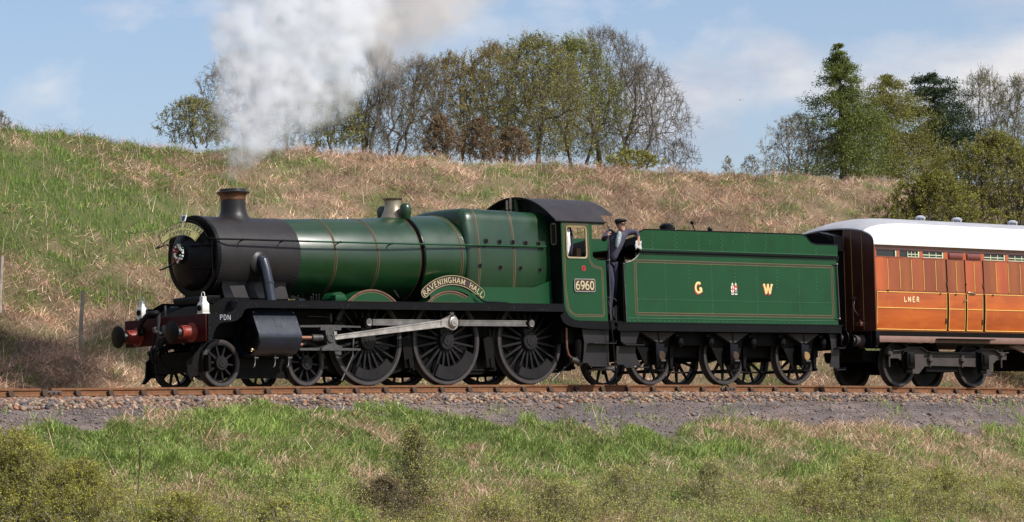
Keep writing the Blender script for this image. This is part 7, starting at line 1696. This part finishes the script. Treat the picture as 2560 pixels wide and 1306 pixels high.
steam('steam_plume', [(583,462,20,.22),(587,440,26,.22),(592,415,36,.25),(590,385,50,.30),(625,385,48,.55),(640,350,66,.9),(585,345,55,.7),(690,325,66,.85),(610,300,75,.85),(735,290,75,.85),(660,255,100,.9),(570,245,55,.75),(600,190,75,.8),(760,220,90,.95),(565,110,52,.75),(610,70,85,.9),(655,150,110,1.0),(745,140,110,1.1),(825,130,105,1.3),(860,205,80,1.0),(720,50,130,1.1),(820,30,120,1.2),(640,-40,100,1.0),(780,-50,140,1.1),(890,60,85,1.0),(790,300,60,.4),(850,260,60,.5),(905,200,45,.5),(915,-20,100,.8)],
      'white steam and smoke rising from the copper-capped chimney', (.955,.966,.988), 3.4, 22, 1.0, 4.2, 'steam')
steam('smoke_drift', [(930,70,120,.9,.6),(1010,40,130,.9,.6),(1090,20,115,.75,.6),(960,130,85,.6,.6),(1170,0,85,.5,.6),(1010,-40,150,.9,.6),(1120,-50,120,.6,.6),(1040,100,80,.45,.6),(1230,-15,60,.35,.6),(1120,70,60,.3,.6)],
      'thin grey smoke drifting right from the top of the steam', (.90,.875,.86), 2.6, 12, .8, 9.1, 'smoke', edge=.3)
# ------------------------------------------------------------------ pieces that can be told apart become parts of their own
def split_islands(o, name=None):
    me = o.data; n = len(me.vertices); par = list(range(n))
    def find(i):
        while par[i] != i: par[i] = par[par[i]]; i = par[i]
        return i
    for e in me.edges:
        a_, b_ = find(e.vertices[0]), find(e.vertices[1])
        if a_ != b_: par[a_] = b_
    grp = {}
    for p in me.polygons: grp.setdefault(find(p.vertices[0]), []).append(tuple(p.vertices))
    if len(grp) < 2: return
    nm = name or o.name.split('.')[0]; parent = o.parent
    for fs in grp.values():
        ids = sorted({i for f in fs for i in f}); mp_ = {i: k for k, i in enumerate(ids)}; q = MB(); q.v = [tuple(me.vertices[i].co) for i in ids]; q.f = [tuple(mp_[i] for i in f) for f in fs]
        c = q.build(nm, me.materials[0], parent); c.matrix_local = o.matrix_local.copy()
    for ch in list(o.children): ch.parent = parent
    bpy.data.objects.remove(o)
SPLIT = {'saddle_plate': None, 'sand_pipe': None, 'handrail_knobs': 'handrail_knob', 'washout_plugs': 'washout_plug', 'plug_rims': 'plug_rim', 'spectacle_glass': None, 'door_hinges': 'door_hinge', 'axles': 'axle', 'buffer_step': None, 'lamp_iron': None, 'ashpan': None, 'drain_cock': None, 'spectacle_frame': None, 'oil_pipes': 'oil_pipe', 'board_bracket': None}
for o in list(COL.objects):
    nm = o.name.split('.')[0]
    if o.type != 'MESH' or not o.parent: continue
    if nm in SPLIT and nm != 'drain_cock': split_islands(o, SPLIT[nm])
    elif nm.endswith('letters') or nm.endswith('lettering') or nm.endswith('rivets') or nm.endswith('bolts'): o['kind'] = 'stuff'
